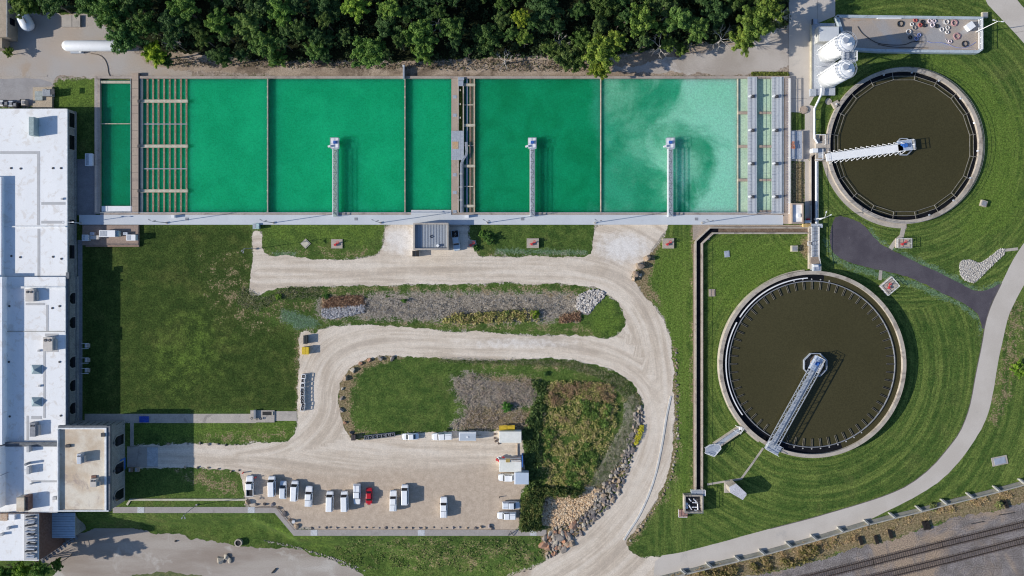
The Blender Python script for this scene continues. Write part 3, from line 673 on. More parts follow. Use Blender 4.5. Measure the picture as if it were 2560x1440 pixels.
# bridges of the green basins
def bridge(px, label):
    t = thing('scraper_bridge', label, 'bridge', (*W(px, 450, 1.5), 0), group='steel bridges over the green basins')
    z = 1.5; mb = MB(); mb.pbox(px-5.0, 372, px+3.8, 541, z-.1, z); obj('deck', mb, mat('pale_grating', (.36,.47,.40), (.30,.38,.34), 2, fineamt=.2) if px < 900 else M['grate'], t)
    for s in (-1, 1):
        mb = MB(); xx = px + s*5.6; a = W(xx, 372, z+.6); b_ = W(xx, 541, z+.6); n = 18
        mb.bar((*a, z-.35), (*b_, z-.35), .18, .25); mb.bar((*a, z+.95), (*b_, z+.95), .14, .14)
        for k in range(n+1):
            f = k/n; p = (a[0]+(b_[0]-a[0])*f, a[1]+(b_[1]-a[1])*f); mb.bar((*p, z-.35), (*p, z+.95), .08)
            if k < n: g = (k+1)/n; p2 = (a[0]+(b_[0]-a[0])*g, a[1]+(b_[1]-a[1])*g); mb.bar((*p, z-.35), (*p2, z+.95), .07)
        obj('truss', mb, M['silo'] if s < 0 else M['galv'], t)
    mb = MB(); n = 12
    for k in range(n): 
        y = 376 + k*13.7; s = 1 if k % 2 else -1
        mb.bar((*W(px-4.8*s, y, z), z+.02), (*W(px+3.6*s, y+12, z), z+.02), .06, .05)
        mb.pbox(px-5, y-.4, px+4, y+.4, z, z+.04)
    obj('bracing', mb, M['dark'], t)
    mb = MB(); mb.pbox(px-11, 345, px+10, 372, z-.2, z); pf = obj('platform', mb, M['white'], t)
    mb = MB(); c = [W(px-10.5,345.5,z), W(px+9.5,345.5,z), W(px+9.5,371.5,z)]; mb.rail(c, z, 1.0, 1.6, .05); mb.rail([W(px-10.5,345.5,z), W(px-10.5,371.5,z), W(px-6,371.5,z)], z, 1.0, 1.6, .05); obj('handrail', mb, M['galv'], pf)
    mb = MB(); cx, cy = W(px, 356, z); mb.obox(cx, cy, z, .9, .8, .5); mb.cyl(cx+.1, cy, z+.5, z+1.0, .25, 12); obj('motor', mb, M['blue'], pf)
    mb = MB(); mb.cyl(cx, cy, WL-.1, z-.2, .7, 16); obj('shaft', mb, M['galv'], t)
    mb = MB(); mb.obox(*W(px-13.5, 366, z), z-.1, .9, .5, .6, .3); obj('gauge', mb, M['white'], pf)
bridge(838, 'steel bridge with a blue motor over the bright green basin, leftmost of three')
bridge(1331, 'steel bridge with a blue motor over the deep green basin, middle of three')
bridge(1676, 'steel bridge with a blue motor over the milky turquoise basin, rightmost of three')

# ================================================================ round tanks
def bar_poly(mb, pts, z, w, h=.12):
    for a, b_ in zip(pts, pts[1:] + pts[:1]): mb.bar((*a, z), (*b_, z), w, h)
def circ(cx, cy, r, n, off=0): return [(cx + r*math.cos(2*PI*k/n+off), cy + r*math.sin(2*PI*k/n+off)) for k in range(n)]
# upper tank
cx, cy = W(2259.5, 364.5, .5); R = 195*S
t = thing('clarifier', 'smaller upper round tank of olive water with a white bridge', 'tank', (cx, cy, 0))
obj('wall', MB().ring(cx, cy, 0, .95, R*.998, R*.998-1.05, 128), M['rimc'], t)
struct('water', MB().cyl(cx, cy, .0, .12, R-1.0, 128), M['wd'], 'olive water in the upper round tank')
cn = obj('channel', MB().ring(cx, cy, .0, .16, R-1.0, R-2.1, 128), M['wb'], t)
mb = MB(); o1 = circ(cx, cy, R-2.15, 20, .16); o2 = circ(cx, cy, R-3.2, 20, .16)
bar_poly(mb, o1, .5, .10, .08); bar_poly(mb, o2, .5, .10, .08)
for a, b_ in zip(o1, o2): mb.bar((*a, .6), (*b_, .6), .14)
for a in o1[::1]: p = Vector(a) + (Vector(a)-Vector((cx, cy))).normalized() * 1.2; mb.bar((*a, .6), (*p, .75), .1)
obj('weir', mb, mat('weathered_weir', (.30,.28,.24), (.20,.19,.16), 1), t)
mb = MB(); c = [W(x, y, .8) for x, y in ()]
for k in range(9): a = math.radians(-70 + k*22); mb.bar((cx+(R-1.4)*math.cos(a), cy+(R-1.4)*math.sin(a), .5), (cx+(R-1.1)*math.cos(a), cy+(R-1.1)*math.sin(a), .9), .4, .3)
obj('bracket', mb, M['galv'], t)
mb = MB(); mb.rail([(cx+(R-.15)*math.cos(math.radians(a)), cy+(R-.15)*math.sin(math.radians(a))) for a in range(-175, 176, 5)], .95, 1.05, 2.2, .03)
obj('handrail', mb, M['grey'], t)
bz = 1.7; a = Vector(W(2066, 394, bz)); b_ = Vector(W(2258, 369, bz)); d = (b_-a).normalized(); n_ = Vector((-d.y, d.x))
def quad(mb, a, b_, n_, w, z0, z1): mb.prism([tuple(a-n_*w/2), tuple(b_-n_*w/2), tuple(b_+n_*w/2), tuple(a+n_*w/2)], z0, z1, 0, True)
mb = MB(); quad(mb, a, b_, n_, 2.1, bz-.5, bz); br = obj('bridge_deck', mb, M['silo'], t)
mb = MB(); L = (b_-a).length
for s in (-1, 1):
    for k in range(14):
        p = a + d*(L*(k+.5)/14) + n_*s*1.0; e = p + n_*s*.75 - d*.35*0; mb.bar((*p, bz-.3), (*e, bz-.3), .1); mb.bar((*e, bz-.3), (*(p+d*1.0), bz+.6), .1)
    mb.bar((*(a+n_*s*1.05), bz+1.0), (*(b_+n_*s*1.05), bz+1.0), .09)
obj('handrail', mb, M['silo'], br)
pc = Vector(W(2263, 364, bz)); mb = MB(); mb.obox(pc.x, pc.y, bz-.3, 4.0, 2.9, .3, math.atan2(d.y, d.x)); pf = obj('platform', mb, mat('blue_grey_platform', (.40,.48,.60), (.32,.40,.53), 1.5), t)
mb = MB(); mb.cyl(pc.x-.2, pc.y, bz, bz+.7, .6, 16); mb.obox(pc.x-.9, pc.y+.2, bz, .7, .6, .6); obj('motor', mb, M['blue'], pf)
mb = MB()
cr = [(pc.x + x*math.cos(.13) - y*math.sin(.13), pc.y + x*math.sin(.13) + y*math.cos(.13)) for x, y in ((-2,1.4),(2,1.4),(2,-1.4),(-2,-1.4))]; mb.rail(cr, bz, 1.05, 1.3, .06); mb.rail([(x+.35, y) for x, y in cr[1:3]], bz-.1, 1.0, 1.3, .06); obj('handrail', mb, M['silo'], pf)
mb = MB(); bar_poly(mb, circ(*W(2259,367,.7), 22*S, 8, .39), .7, .25, .3); obj('feed_well', mb, M['galv'], t)
mb = MB(); mb.cyl(*W(2259,367,.5), .0, bz-.3, .8, 16); obj('column', mb, M['grey'], t)

# lower tank
H2 = 2.1; W2 = 1.25
cx, cy = W(2032, 911, H2); R = 234*S*(A-H2)/A
t = thing('clarifier', 'larger lower round tank of olive water with a lattice bridge', 'tank', (cx, cy, 0))
obj('wall', MB().ring(cx, cy, 0, H2, R, R-1.0, 160), M['rimc'], t)
struct('water', MB().cyl(cx, cy, W2-.3, W2, R-.95, 128), M['wd'], 'olive water in the lower round tank')
obj('channel', MB().ring(cx, cy, W2-.3, W2+.04, R-.95, R-2.75, 160, math.radians(82), math.radians(290)), M['wb'], t)
mb = MB(); mb.ring(cx, cy, W2, W2+.55, R-1.85, R-2.12, 60, math.radians(93), math.radians(147)); mb.ring(cx, cy, W2, W2+.55, R-1.85, R-2.12, 60, math.radians(151), math.radians(216)); obj('inner_wall', mb, M['silo'], t)
mb = MB(); mb.ring(cx, cy, W2-.2, W2+.3, R-2.75, R-2.95, 160); obj('weir', mb, M['grey'], t)
m3 = MB(); lm = mat('weathered_launder', (.20,.19,.15), (.12,.11,.085), 1)
for k in range(60):
    a_ = 2*PI*k/60; c_, s_ = math.cos(a_), math.sin(a_)
    if 239 < math.degrees(a_) < 250: continue
    tn = Vector((-s_, c_)); mb = MB()
    for s in (-1, 1):
        o_ = tn*s*.17; mb.bar((cx+(R-2.95)*c_+o_.x, cy+(R-2.95)*s_+o_.y, W2+.14), (cx+(R-5.2)*c_+o_.x, cy+(R-5.2)*s_+o_.y, W2+.14), .07, .2)
    mb.bar((cx+(R-2.9)*c_, cy+(R-2.9)*s_, W2+.10), (cx+(R-5.2)*c_, cy+(R-5.2)*s_, W2+.10), .36, .06, 1)
    obj('launder', mb, [lm, M['wb']], t)
    if 13 <= k <= 17 or 43 <= k <= 51: m3.cyl(cx+(R-2.35)*c_, cy+(R-2.35)*s_, W2, W2+.08, .2, 8)
stuff(obj('foam', m3, mat('foam', (.5,.5,.48)), t))
bz = H2+1.2; a = Vector(W(1928, 1118, bz)); b_ = Vector(W(2046, 905, bz)); d = (b_-a).normalized(); n_ = Vector((-d.y, d.x)); L = (b_-a).length
mb = MB(); quad(mb, a, b_, n_, 1.3, bz-.1, bz); br = obj('bridge_deck', mb, M['grate'], t)
for s in (-1, 1):
    mb = MB(); o_ = n_*s*1.15
    mb.bar((*(a+o_), bz-.9), (*(b_+o_), bz-.9), .16); mb.bar((*(a+o_), bz+1.1), (*(b_+o_), bz+1.1), .16); mb.bar((*(a+n_*s*.6), bz+.6), (*(b_+n_*s*.6), bz+.6), .12)
    n = 16
    for k in range(n+1):
        p = a + d*L*k/n + o_; mb.bar((*p, bz-.9), (*p, bz+1.1), .08)
        if k < n: q_ = a + d*L*(k+1)/n + o_; mb.bar((*(p if k % 2 else q_), bz-.9), (*(q_ if k % 2 else p), bz+1.1), .08)
    obj('truss', mb, M['galv'], br)
mb = MB(); n = 16
for k in range(n+1):
    p = a + d*L*k/n; mb.bar((*(p-n_*1.15), bz-.9), (*(p+n_*1.15), bz-.9), .08)
    if k < n: q_ = a + d*L*(k+1)/n; s = 1 if k % 2 else -1; mb.bar((*(p-n_*1.15*s), bz-.88), (*(q_+n_*1.15*s), bz-.88), .08)
obj('bracing', mb, M['galv'], br)
e = a - d*.3; mb = MB(); mb.obox(e.x+1.0, e.y-.1, H2+.1, 4.2, 2.6, .2, math.atan2(d.y, d.x)+PI/2); lp = obj('landing', mb, M['galv'], t)
mb = MB(); an = math.atan2(d.y, d.x)+PI/2; cr = [(e.x+1+x*math.cos(an)-y*math.sin(an), e.y-.1+x*math.sin(an)+y*math.cos(an)) for x, y in ((-2.1,-1.3),(2.1,-1.3),(2.1,1.3),(-2.1,1.3))]; mb.rail(cr, H2+.3, 1.1, 1.2, .06); obj('handrail', mb, M['silo'], lp)
fc = W(2036, 911, W2); mb = MB(); P = circ(*fc, 30*S, 8, .39); bar_poly(mb, P, W2+.5, .22, .9); fw = obj('feed_well', mb, M['galv'], t)
mb = MB(); mb.cyl(*fc, W2, W2+.1, 24*S, 8, None); obj('scum', mb, mat('brown_scum', (.20,.155,.115), (.12,.085,.06), 1.2, fineamt=.3), fw)
mb = MB(); mb.ring(*fc, W2, W2+.13, 13*S, 9*S, 24); obj('rusty_ring', mb, M['rust'], fw)
mb = MB(); mb.cyl(*fc, W2, bz-.1, .9, 16); obj('column', mb, mat('blue_column', (.10,.32,.70)), t)
pc = Vector(W(2040, 909, bz)); mb = MB(); mb.obox(pc.x, pc.y, bz-.1, 4.0, 2.6, .2, math.atan2(d.y, d.x)); pf = obj('platform', mb, mat('blue_grey_plate', (.42,.52,.66), (.36,.45,.60), 1.5), t)
mb = MB(); mb.cyl(pc.x, pc.y, bz+.1, bz+.8, .5, 16); mb.obox(pc.x+.6, pc.y+.2, bz+.1, .6, .5, .5); obj('motor', mb, M['blue'], pf)
mb = MB(); an = math.atan2(d.y, d.x); cr = [(pc.x+x*math.cos(an)-y*math.sin(an), pc.y+x*math.sin(an)+y*math.cos(an)) for x, y in ((-2,-1.3),(2,-1.3),(2,1.3),(-2,1.3))]; mb.rail(cr, bz+.1, 1.05, 1.3, .05); obj('handrail', mb, M['silo'], pf)

# ================================================================ canal between the tanks and the basin
CZ = .75
t = thing('canal', 'narrow open concrete canal with pale walls and water coloured black for deep shade, running down the lawn', 'canal', (*W(1748, 900), 0))
outer = [W(x, y, CZ) for x, y in [(1740,1238),(1740,603),(1775.5,569.5),(2022,569.5)]]; inner = [W(x, y, CZ) for x, y in [(1755,1238),(1755,609),(1781.5,583),(2022,583)]]
obj('wall', MB().path(outer, .32, 0, CZ), M['rimc'], t); obj('wall', MB().path(inner, .42, 0, CZ), M['rimc'], t)
mid = [W(x, y, 0) for x, y in [(1747.8,1238),(1747.8,606),(1778.5,576.3),(1800,576.3)]]; obj('channel_water', MB().path(mid, 1.5, 0, .06), M['wb'], t)
obj('channel_floor', MB().path([W(1796,576.3), W(2022,576.3)], 1.35, 0, .09), M['brownc'], t)
mb = MB(); mb.rail([W(1757.5,1236,1.5), W(1757.5,609,1.5), W(1784,584.5,1.5)], CZ-.3, 1.0, 3.2, .035); mb.rail([W(1738.4,1236,1.5), W(1738.4,604,1.5)], CZ-.3, .35, 5, .03); obj('handrail', mb, mat('pinkish_rail', (.62,.50,.44)), t)
# northern canal
t = thing('canal', 'short canal of water coloured black for deep shade between the east wall and the upper round tank', 'canal', (*W(2035, 480), 0))
mb = MB(); mb.path([W(x, y, CZ) for x, y in [(2028,566),(2028,392),(2035,385),(2044,385)]], .3, 0, CZ); obj('wall', mb, M['rimc'], t)
mb = MB(); mb.path([W(x, y, CZ) for x, y in [(2042,566),(2042,402)]], .5, 0, CZ); obj('wall', mb, M['white'], t)
mb = MB(); P = [W(x, y) for x, y in [(2028,566),(2028,392),(2035,386),(2043,386),(2043,566)]]; mb.prism(P, 0, .05); obj('channel_water', mb, M['wb'], t)
mb = MB(); mb.rail([W(2046,404,1.7), W(2046,564,1.7)], .1, 1.5, 2.2, .05); obj('handrail', mb, M['galv'], t)
# grated causeway
t = thing('causeway', 'grated steel and concrete causeway leading down to the lower round tank', 'walkway', (*W(2036, 620), 0))
obj('wall', MB().pbox(2023,566,2030,672,0,1.1), M['rimc'], t); obj('wall', MB().pbox(2046,566,2049,642,0,1.1), M['rimc'], t)
gr = obj('grating', MB().pbox(2030.2,566,2045.8,642,0,1.0), M['grate'], t)
mb = MB()
for k in range(9): mb.pbox(2030.4, 570+k*8.4, 2045.6, 570.5+k*8.4, .95, 1.02)
mb.pbox(2035,567,2035.6,641,.95,1.026); mb.pbox(2040.5,567,2041,641,.95,1.026); obj('grating_bar', mb, M['dark'], gr)
for k in range(8): obj('step', MB().pbox(2026, 643+k*2.1, 2049, 644.5+k*2.1, 0, 1.15+.12*k), M['tan'], t)
lp = obj('landing', MB().pbox(2033,660,2051,677,0,2.15), M['galv'], t); obj('cabinet', MB().pbox(2036,662,2046,667,2.15,3.0), M['white'], lp)
mb = MB(); mb.rail([W(2030,568,2), W(2030,604,2)], 1.1, 1.0, 1.8, .05); mb.rail([W(2030,614,2), W(2030,642,2)], 1.1, 1.0, 1.8, .05); mb.rail([W(2048,568,2), W(2048,640,2), W(2052,662,2), W(2052,677,2)], 1.1, 1.0, 1.8, .05); mb.rail([W(2033,661,3), W(2033,677,3)], 2.15, 1.0, 1.2, .05)
mb.rail([W(2022,604,2), W(2030,604,2)], .6, 1, 1, .05); mb.rail([W(2022,604,2), W(2022,614,2), W(2030,614,2)], .6, 1, 1, .05); obj('handrail', mb, M['silo'], t)
# ================================================================ buildings
M['roof'] = mat('white_roof_membrane', (.90,.90,.89), (.84,.845,.84), .1, fineamt=.04, bump=.03, stretch=(1,.25,1), stain=(.76,.73,.69), stainscale=.5, stainlo=.52)
M['roof2'] = mat('stained_tan_roof', (.74,.67,.55), (.56,.44,.31), .14, fineamt=.08, stain=(.38,.30,.26), stainscale=.16, stainlo=.53)
M['stone'] = mat('grey_limestone_wall', (.33,.325,.30), (.26,.255,.24), .6, fineamt=.3, fine=3, bump=.5)
M['cornice'] = mat('dark_cornice', (.16,.175,.19), (.11,.12,.135), .8, fineamt=.25)
M['pad'] = mat('grey_roof_pad', (.50,.50,.50), (.46,.46,.46), 1, fineamt=.06)
M['glass'] = mat('dark_window', (.012,.014,.02), rough=.15, bump=0)
M['frame'] = mat('pale_window_frame', (.38,.37,.34))
M['coping'] = mat('white_coping', (.86,.87,.86), fineamt=.03)
M['brick'] = mat('red_brown_brick', (.17,.085,.06), (.22,.13,.10), 2, fineamt=.3)
M['hvac'] = mat('beige_metal', (.58,.53,.47), (.50,.46,.42), 1, rough=.5, fineamt=.08)
M['tanb'] = mat('tan_brick', (.42,.34,.25), (.36,.29,.21), 1, fineamt=.2, bump=.4)

def wx(px, h): return W(px, 650, h)[0]
def wy(py, h): return W(1280, py, h)[1]
# long building --------------------------------------------------
b = thing('waterworks_building', 'long stone building with white flat roof beside the western lawn', 'building', (*W(60, 680), 0))
HN, HS = 4.6, 5.6
xN = wx(168, HN); xS = wx(163.5, HS); xl = wx(-60, 5)
yN = wy(272, HN); yM = wy(692, HS); yE = wy(1112, HS)
mb = MB(); mb.box(xl, yN, xN-.02, yM, 0, HN-.35); obj('wall', mb, M['stone'], b)
mb = MB(); mb.box(xl, yM-.01, xS, yE, 0, HS-.35); obj('wall', mb, M['stone'], b)
mb = MB(); mb.box(xl, yN-.2, xN-.25, yM+.02, HN-.33, HN-.05); r1 = obj('roof', mb, M['roof'], b)
mb = MB(); mb.box(xl, yM-.03, xS-.3, yE+.05, HS-.33, HS-.05); r2 = obj('roof', mb, M['roof'], b)
mb = MB(); mb.box(xN-.25, yN, xN+.03, yM+.02, HN-.34, HN); mb.box(xl, yN-.2, xN-.26, yN+.03, HN-.34, HN); obj('coping', mb, M['coping'], b)
mb = MB(); mb.box(xS-.3, yM-.1, xS+.04, yE, HS-.34, HS); obj('coping', mb, M['coping'], b)
mb = MB(); mb.box(xS+.05, yM, xS+.55, yE, HS-1.0, HS-.3); mb.box(xS+.05, yM, xS+.3, yE, HS-1.5, HS-1.02); mb.box(xS+.05, yM-.5, xS+.95, yM+1.2, HS-.9, HS-.1); obj('cornice', mb, M['cornice'], b)
mb = MB(); mb.box(xN+.03, yM, xN+.25, yN, .8, 1.1); mb.box(xS+.03, yE, xS+.5, yM, .0, .9); obj('plinth', mb, M['stone'], b)
# windows of the east wall
def rwin(py, half, xw, z0, z1, par, n=3):
    cy = W(0, py)[1]; hh = half * S
    f = obj('window', MB().box(xw-.05, cy-hh, xw+.10, cy+hh, z0, z1), M['frame'], par)
    obj('pane', MB().box(xw+.09, cy-hh+.28, xw+.125, cy+hh-.28, z0+.25, z1-.25), M['glass'], f)
for py, half in ((305,20),(360,20),(556,8),(630,19)): rwin(py, half, xN, 1.1, 4.0, b)
def awin(py, xw, zb, r, par, keyst=True):
    cy = W(0, py)[1]; P = []; Q_ = []
    def arc(rr, zz0): return [(cy-rr, zz0)] + [(cy + rr*math.cos(a), zb+1.2+rr*math.sin(a)) for a in [PI*k/12 for k in range(12, -1, -1)]] + [(cy+rr, zz0)]
    mb = MB(); o = arc(r+.35, .9)[::-1]; n = len(o)
    mb.add([(xw+.12, y, z) for y, z in o] + [(xw-.02, y, z) for y, z in o], [tuple(range(n))] + [(i, n+i, n+(i+1) % n, (i+1) % n) for i in range(n)])
    f = obj('window', mb, M['frame'], par)
    mb = MB(); o = arc(r, 1.1)[::-1]; mb.add([(xw+.135, y, z) for y, z in o], [tuple(range(n))]); obj('pane', mb, M['glass'], f)
    if keyst: mb = MB(); mb.box(xw+.12, cy-.3, xw+.35, cy+.3, zb+1.3+r, zb+1.9+r); obj('keystone', mb, M['cornice'], f)
for py in (745, 805, 903, 961, 1017): awin(py, xS, 1.2, 1.5, b)
# roof details
def rbox(name, px0, py0, px1, py1, z, h, m, par): return obj(name, MB().pbox(px0, py0, px1, py1, z-.04, z+h), m, par)
for q_ in ((0,378,92,385),(92.5,378,99.5,563),(93.5,572,100,700),(103,505,163,512),(103,552,160,559)): rbox('roof_pad', *q_, HN, -.02, M['pad'], r1)
for q_ in ((115,762,121,828),(64,757,112,763),(108,878,114,1045),(116,874,146,880),(112,834,146,841),(66,1040,72,1100),(78,1040,104,1048)): rbox('roof_pad', *q_, HS, -.02, M['pad'], r2)
rbox('parapet', 5, 565, 163, 568, HN, .25, M['coping'], r1); rbox('parapet', 6, 716, 163, 721, HS, .3, M['coping'], r2)
rbox('seam', 6, 828, 160, 829.5, HS, .1, M['frame'], r2)
up = MB(); up.pbox(-60, 442, 3, 692, HN-.1, HN+1.3); obj('upper_roof', up, M['roof'], b)
up = MB(); up.pbox(-60, 692.5, 5, 1112, HS-.1, HS+2.1); obj('upper_roof', up, M['roof'], b)
dr = []
for x, y, r_ in ((25,420,r1),(49,421,r1),(130,420,r1),(150,420,r1),(26,640,r1),(48,643,r1),(130,642,r1),(151,647,r1),(152,765,r2),(134,770,r2),(27,765,r2),(26,904,r2),(152,904,r2),(28,1040,r2),(155,1038,r2)):
    obj('roof_drain', MB().cyl(*W(x, y, 5), (HN if r_ is r1 else HS)-.06, (HN if r_ is r1 else HS)+.08, .3, 8), M['dark'], r_)
for x, y, r_ in ((96,877,r2),(98,965,r2),(154,497,r1)): rbox('vent', x-2.5, y-2.5, x+2.5, y+2.5, HN if r_ is r1 else HS, .35, M['pad'], r_)
lb = rbox('louvre_box', 72, 292, 84, 338, HN, 2.3, mat('grey_green_louvre', (.36,.44,.43), (.30,.38,.38), 1), r1)
for k in range(2):
    y0, y1 = (912, 935) if k == 0 else (993, 1016); mb = MB(); a = W(79, y0, HS); c = W(105, y1, HS); ap = ((a[0]+c[0])/2, (a[1]+c[1])/2, HS+1.3); z = HS
    mb.add([(a[0], c[1], z), (c[0], c[1], z), (c[0], a[1], z), (a[0], a[1], z), ap], [(0,1,4), (1,2,4), (2,3,4), (3,0,4)]); obj('skylight', mb, mat('slate_skylight', (.30,.38,.40), (.25,.33,.36), 1), r2)
def hvac(px0, py0, px1, py1, z, label, group=None, h=1.5, m=None):
    cx_, cy_ = W((px0+px1)/2, (py0+py1)/2, z+h)
    t = thing('rooftop_unit', label, 'air conditioner', (cx_, cy_, z), group=group)
    mb = MB(); mb.pbox(px0, py0, px1, py1, z-.03, z+h); bd = obj('casing', mb, m or M['hvac'], t, bevel=.03)
    w_ = (px1-px0)*S
    for s in (-.22, .22):
        q_ = W((px0+px1)/2 + s*(px1-px0), py0+(py1-py0)*.22, z+h); f = obj('fan', MB().cyl(*q_, z+h, z+h+.12, w_*.15, 16), M['dark'], bd)
        obj('fan_hub', MB().cyl(*q_, z+h+.12, z+h+.17, w_*.05, 8), M['grey'], f)
    mb = MB(); mb.pbox(px1, py0+6, px1+8, py1-3, z-.03, z+h*.6); obj('duct', mb, M['hvac'], t)
    return t
hvac(63, 723, 84, 754, HS, 'beige rooftop unit with two fans, topmost on the long white roof')
hvac(107, 843, 131, 877, HS, 'beige rooftop unit with two fans between the roof pads, above the skylights')
hvac(74, 1057, 88, 1092, HS, 'narrow rooftop unit beside the dark roof edge at the tower', m=M['grey'])
# thin masts and equipment at the foot
for py, l in ((864,'pale concrete steps with side bars, northernmost of three at the long building'),(900,'pale concrete steps with side bars, middle of three at the long building'),(926,'pale concrete steps with side bars, southernmost of three at the long building')):
    t = thing('steps', l, 'steps', (*W(218, py), 0), group='steps at the foot of the long building')
    for k in range(3): obj('tread', MB().pbox(212+k*4, py-5, 216+k*4, py+5, 0, .9-.3*k), mat('pale_step', (.6,.6,.62)) if k == 0 else M['path'], t)
    for yy in (-6.5, 6.5): obj('handrail', MB().bar((*W(210, py+yy), 1.2), (*W(226, py+yy), .9), .1), M['white'], t)

# tower --------------------------------------------------------------
HT = 9.0
tw = thing('tower', 'square stone tower with stained tan flat roof and parapet at the south end', 'building', (*W(210, 1165), 0))
x0, x1 = wx(144, HT), wx(274, HT); y0, y1 = wy(1064, HT), wy(1279, HT)
obj('wall', MB().box(x0, y1, x1-.5, y0-.5, 0, HT-1.2), M['stone'], tw)
mb = MB(); mb.box(x0-.1, y1-.1, x1-.1, y0-.1, HT-1.2, HT-.5); obj('cornice', mb, M['cornice'], tw)
rf = obj('roof', MB().box(x0+.3, y1+.3, x1-1.4, y0-1.0, HT-.5, HT-.38), M['roof2'], tw)
mb = MB(); P = [(x0, y1), (x1, y1), (x1, y0), (x0, y0)]
mb.box(x0, y1, x1-.3, y1+.3, HT-.5, HT); mb.box(x1-1.4, y1+.31, x1-.9, y0-1.0, HT-.5, HT-.02); mb.box(x0, y0-1.0, x1-.9, y0-.6, HT-.5, HT-.02); mb.box(x0, y1+.31, x0+.3, y0-1.01, HT-.5, HT+.3)
obj('parapet', mb, M['coping'], tw)
mb = MB(); mb.box(x1-.9, y1, x1, y0-.2, HT-1.0, HT-.25); mb.box(x0, y0-.6, x1-.9, y0-.05, HT-1.0, HT-.25); obj('ledge', mb, M['cornice'], tw)
for py in (1094, 1162, 1228):
    awin(py, x1-.45, 3.2, 1.35, tw); 
    if py != 1162: rwin(py, 12, x1-.48, .9, 3.0, tw)
obj('door', MB().box(x1-.5, W(0,1158)[1]-1.6, x1-.38, W(0,1158)[1]+1.6, 0, 2.8), M['blue'], tw)
mb = MB()
for k in range(9): mb.bar((x0+1+k*1.8, y0-.45, 2), (x0+1.6+k*1.8, y0-.42, 6), .08)
obj('cable', mb, M['dark'], tw)
hz = HT-.38
rbox('hatch', 163, 1112, 174, 1119, hz, .5, M['dark'], rf); rbox('hatch', 252, 1083, 262, 1092, hz, .6, M['dark'], rf)
rbox('stain_patch', 228, 1189, 240, 1196, hz, .3, mat('rust_stain', (.20,.10,.07)), rf)
hvac(192, 1135, 202, 1160, hz, 'pale rooftop unit in the middle of the tower roof', h=1.9, m=M['galv'])
hvac(225, 1198, 240, 1218, hz, 'pale rooftop unit near the east parapet of the tower', h=1.6, m=M['hvac'])
# low wing west of the tower -------------------------------------------
HL = 6.2
b = thing('waterworks_wing', 'low white roofed wing west of the tower', 'building', (*W(60, 1195), 0))
x0, x1 = wx(-60, HL), wx(143.5, HL); y0, y1 = wy(1108, HL), wy(1281, HL)
obj('wall', MB().box(x0, y1, x1, y0, 0, HL-.3), M['stone'], b); rf = obj('roof', MB().box(x0, y1+.2, x1, y0-.5, HL-.3, HL-.1), M['roof'], b)
mb = MB(); mb.box(x0, y0-.5, x1, y0+.3, HL-.3, HL+.35); mb.box(x0, y0-.9, x1, y0-.5, HL-.3, HL+.1); obj('parapet', mb, M['cornice'], b)
obj('coping', MB().box(x0, y1, x1, y1+.2, HL-.3, HL), M['coping'], b)
up = MB(); up.pbox(-60, 1118, 0, 1270, HL-.15, HL+2.2); obj('upper_roof', up, M['roof'], b)
for q_ in ((66,1116,72,1131,1.3),(66,1167,72,1186,1.3),(74,1209,78,1212,.9),(131,1242,140,1250,.5)): obj('vent_box', MB().pbox(*q_[:4], HL-.12, HL+q_[4]), M['pad'], rf)
obj('vent_pipe', MB().cyl(*W(67,1160,HL+1), HL-.12, HL+1.6, .35, 12), M['grey'], rf)
obj('roof_pad', MB().pbox(78, 1201, 142, 1206, HL-.12, HL-.06), M['pad'], rf)
mb = MB(); mb.bar((*W(15,1183,HL+1), HL+3.2), (*W(20,1181,HL), HL-.1), .12); obj('mast', mb, M['grey'], rf)
obj('stair_house', MB().pbox(41, 1244, 60, 1279, HL-.1, HL+2.4), M['roof2'], rf); obj('stair_wall', MB().pbox(60.3, 1240, 70, 1277, HL-.1, HL+1.9), M['brick'], rf)
# south west block on the lower ground
HB = 7.0
b = thing('annexe', 'white roofed brick annexe on the lower ground in the corner, pipes along its roof edge', 'building', (*W(40, 1340), LOW))
x0, x1 = wx(-60, HB), wx(96, HB); y0, y1 = wy(1285, HB), wy(1402, HB)
obj('wall', MB().box(x0, y1, x1, y0, LOW, HB-.3), M['brick'], b); rf = obj('roof', MB().box(x0, y1, x1, y0, HB-.3, HB-.1), M['roof'], b)
obj('duct_tray', MB().pbox(60, 1286, 93, 1400, HB-.1, HB+.15), M['pad'], rf)
r_ = random.Random(4)
for k in range(15):
    y = 1292 + k*7.2; mb = MB(); a = W(64 + r_.random()*6, y, HB+.6); c = W(84 + r_.random()*6, y + r_.uniform(-4, 4), HB+.6); mb.tube([(*a, HB+.1), (*a, HB+.6+r_.random()*.4), (*c, HB+.6), (*c, HB+.1)], .22, 6)
    obj('pipe', mb, M['galv'] if k % 3 else M['dark'], rf)
obj('hatch', MB().pbox(0, 1285, 17, 1302, HB-.1, HB+.4), M['rust'], rf); obj('hatch', MB().pbox(22, 1287, 36, 1301, HB-.1, HB+.5), M['white'], rf)
obj('vent_box', MB().pbox(16, 1318, 22, 1325, HB-.1, HB+.8), M['pad'], rf); obj('vent_box', MB().pbox(0, 1334, 6, 1340, HB-.1, HB+.8), M['pad'], rf)
mb = MB()
for k in range(9): a = W(5+k*7, 1393-k*.6+(k % 2)*4, HB); mb.obox(*a, HB-.1, .8, .35, .25, .3)
obj('loose_stone', mb, M['brick'], rf) if False else None
cn = thing('canopy', 'grey ribbed metal canopy, shade blue put into its colour, between the annexe and the tower', 'canopy', (*W(152, 1315), LOW))
x0, y0 = W(117, 1282, 1); x1, y1 = W(187, 1345, 1)
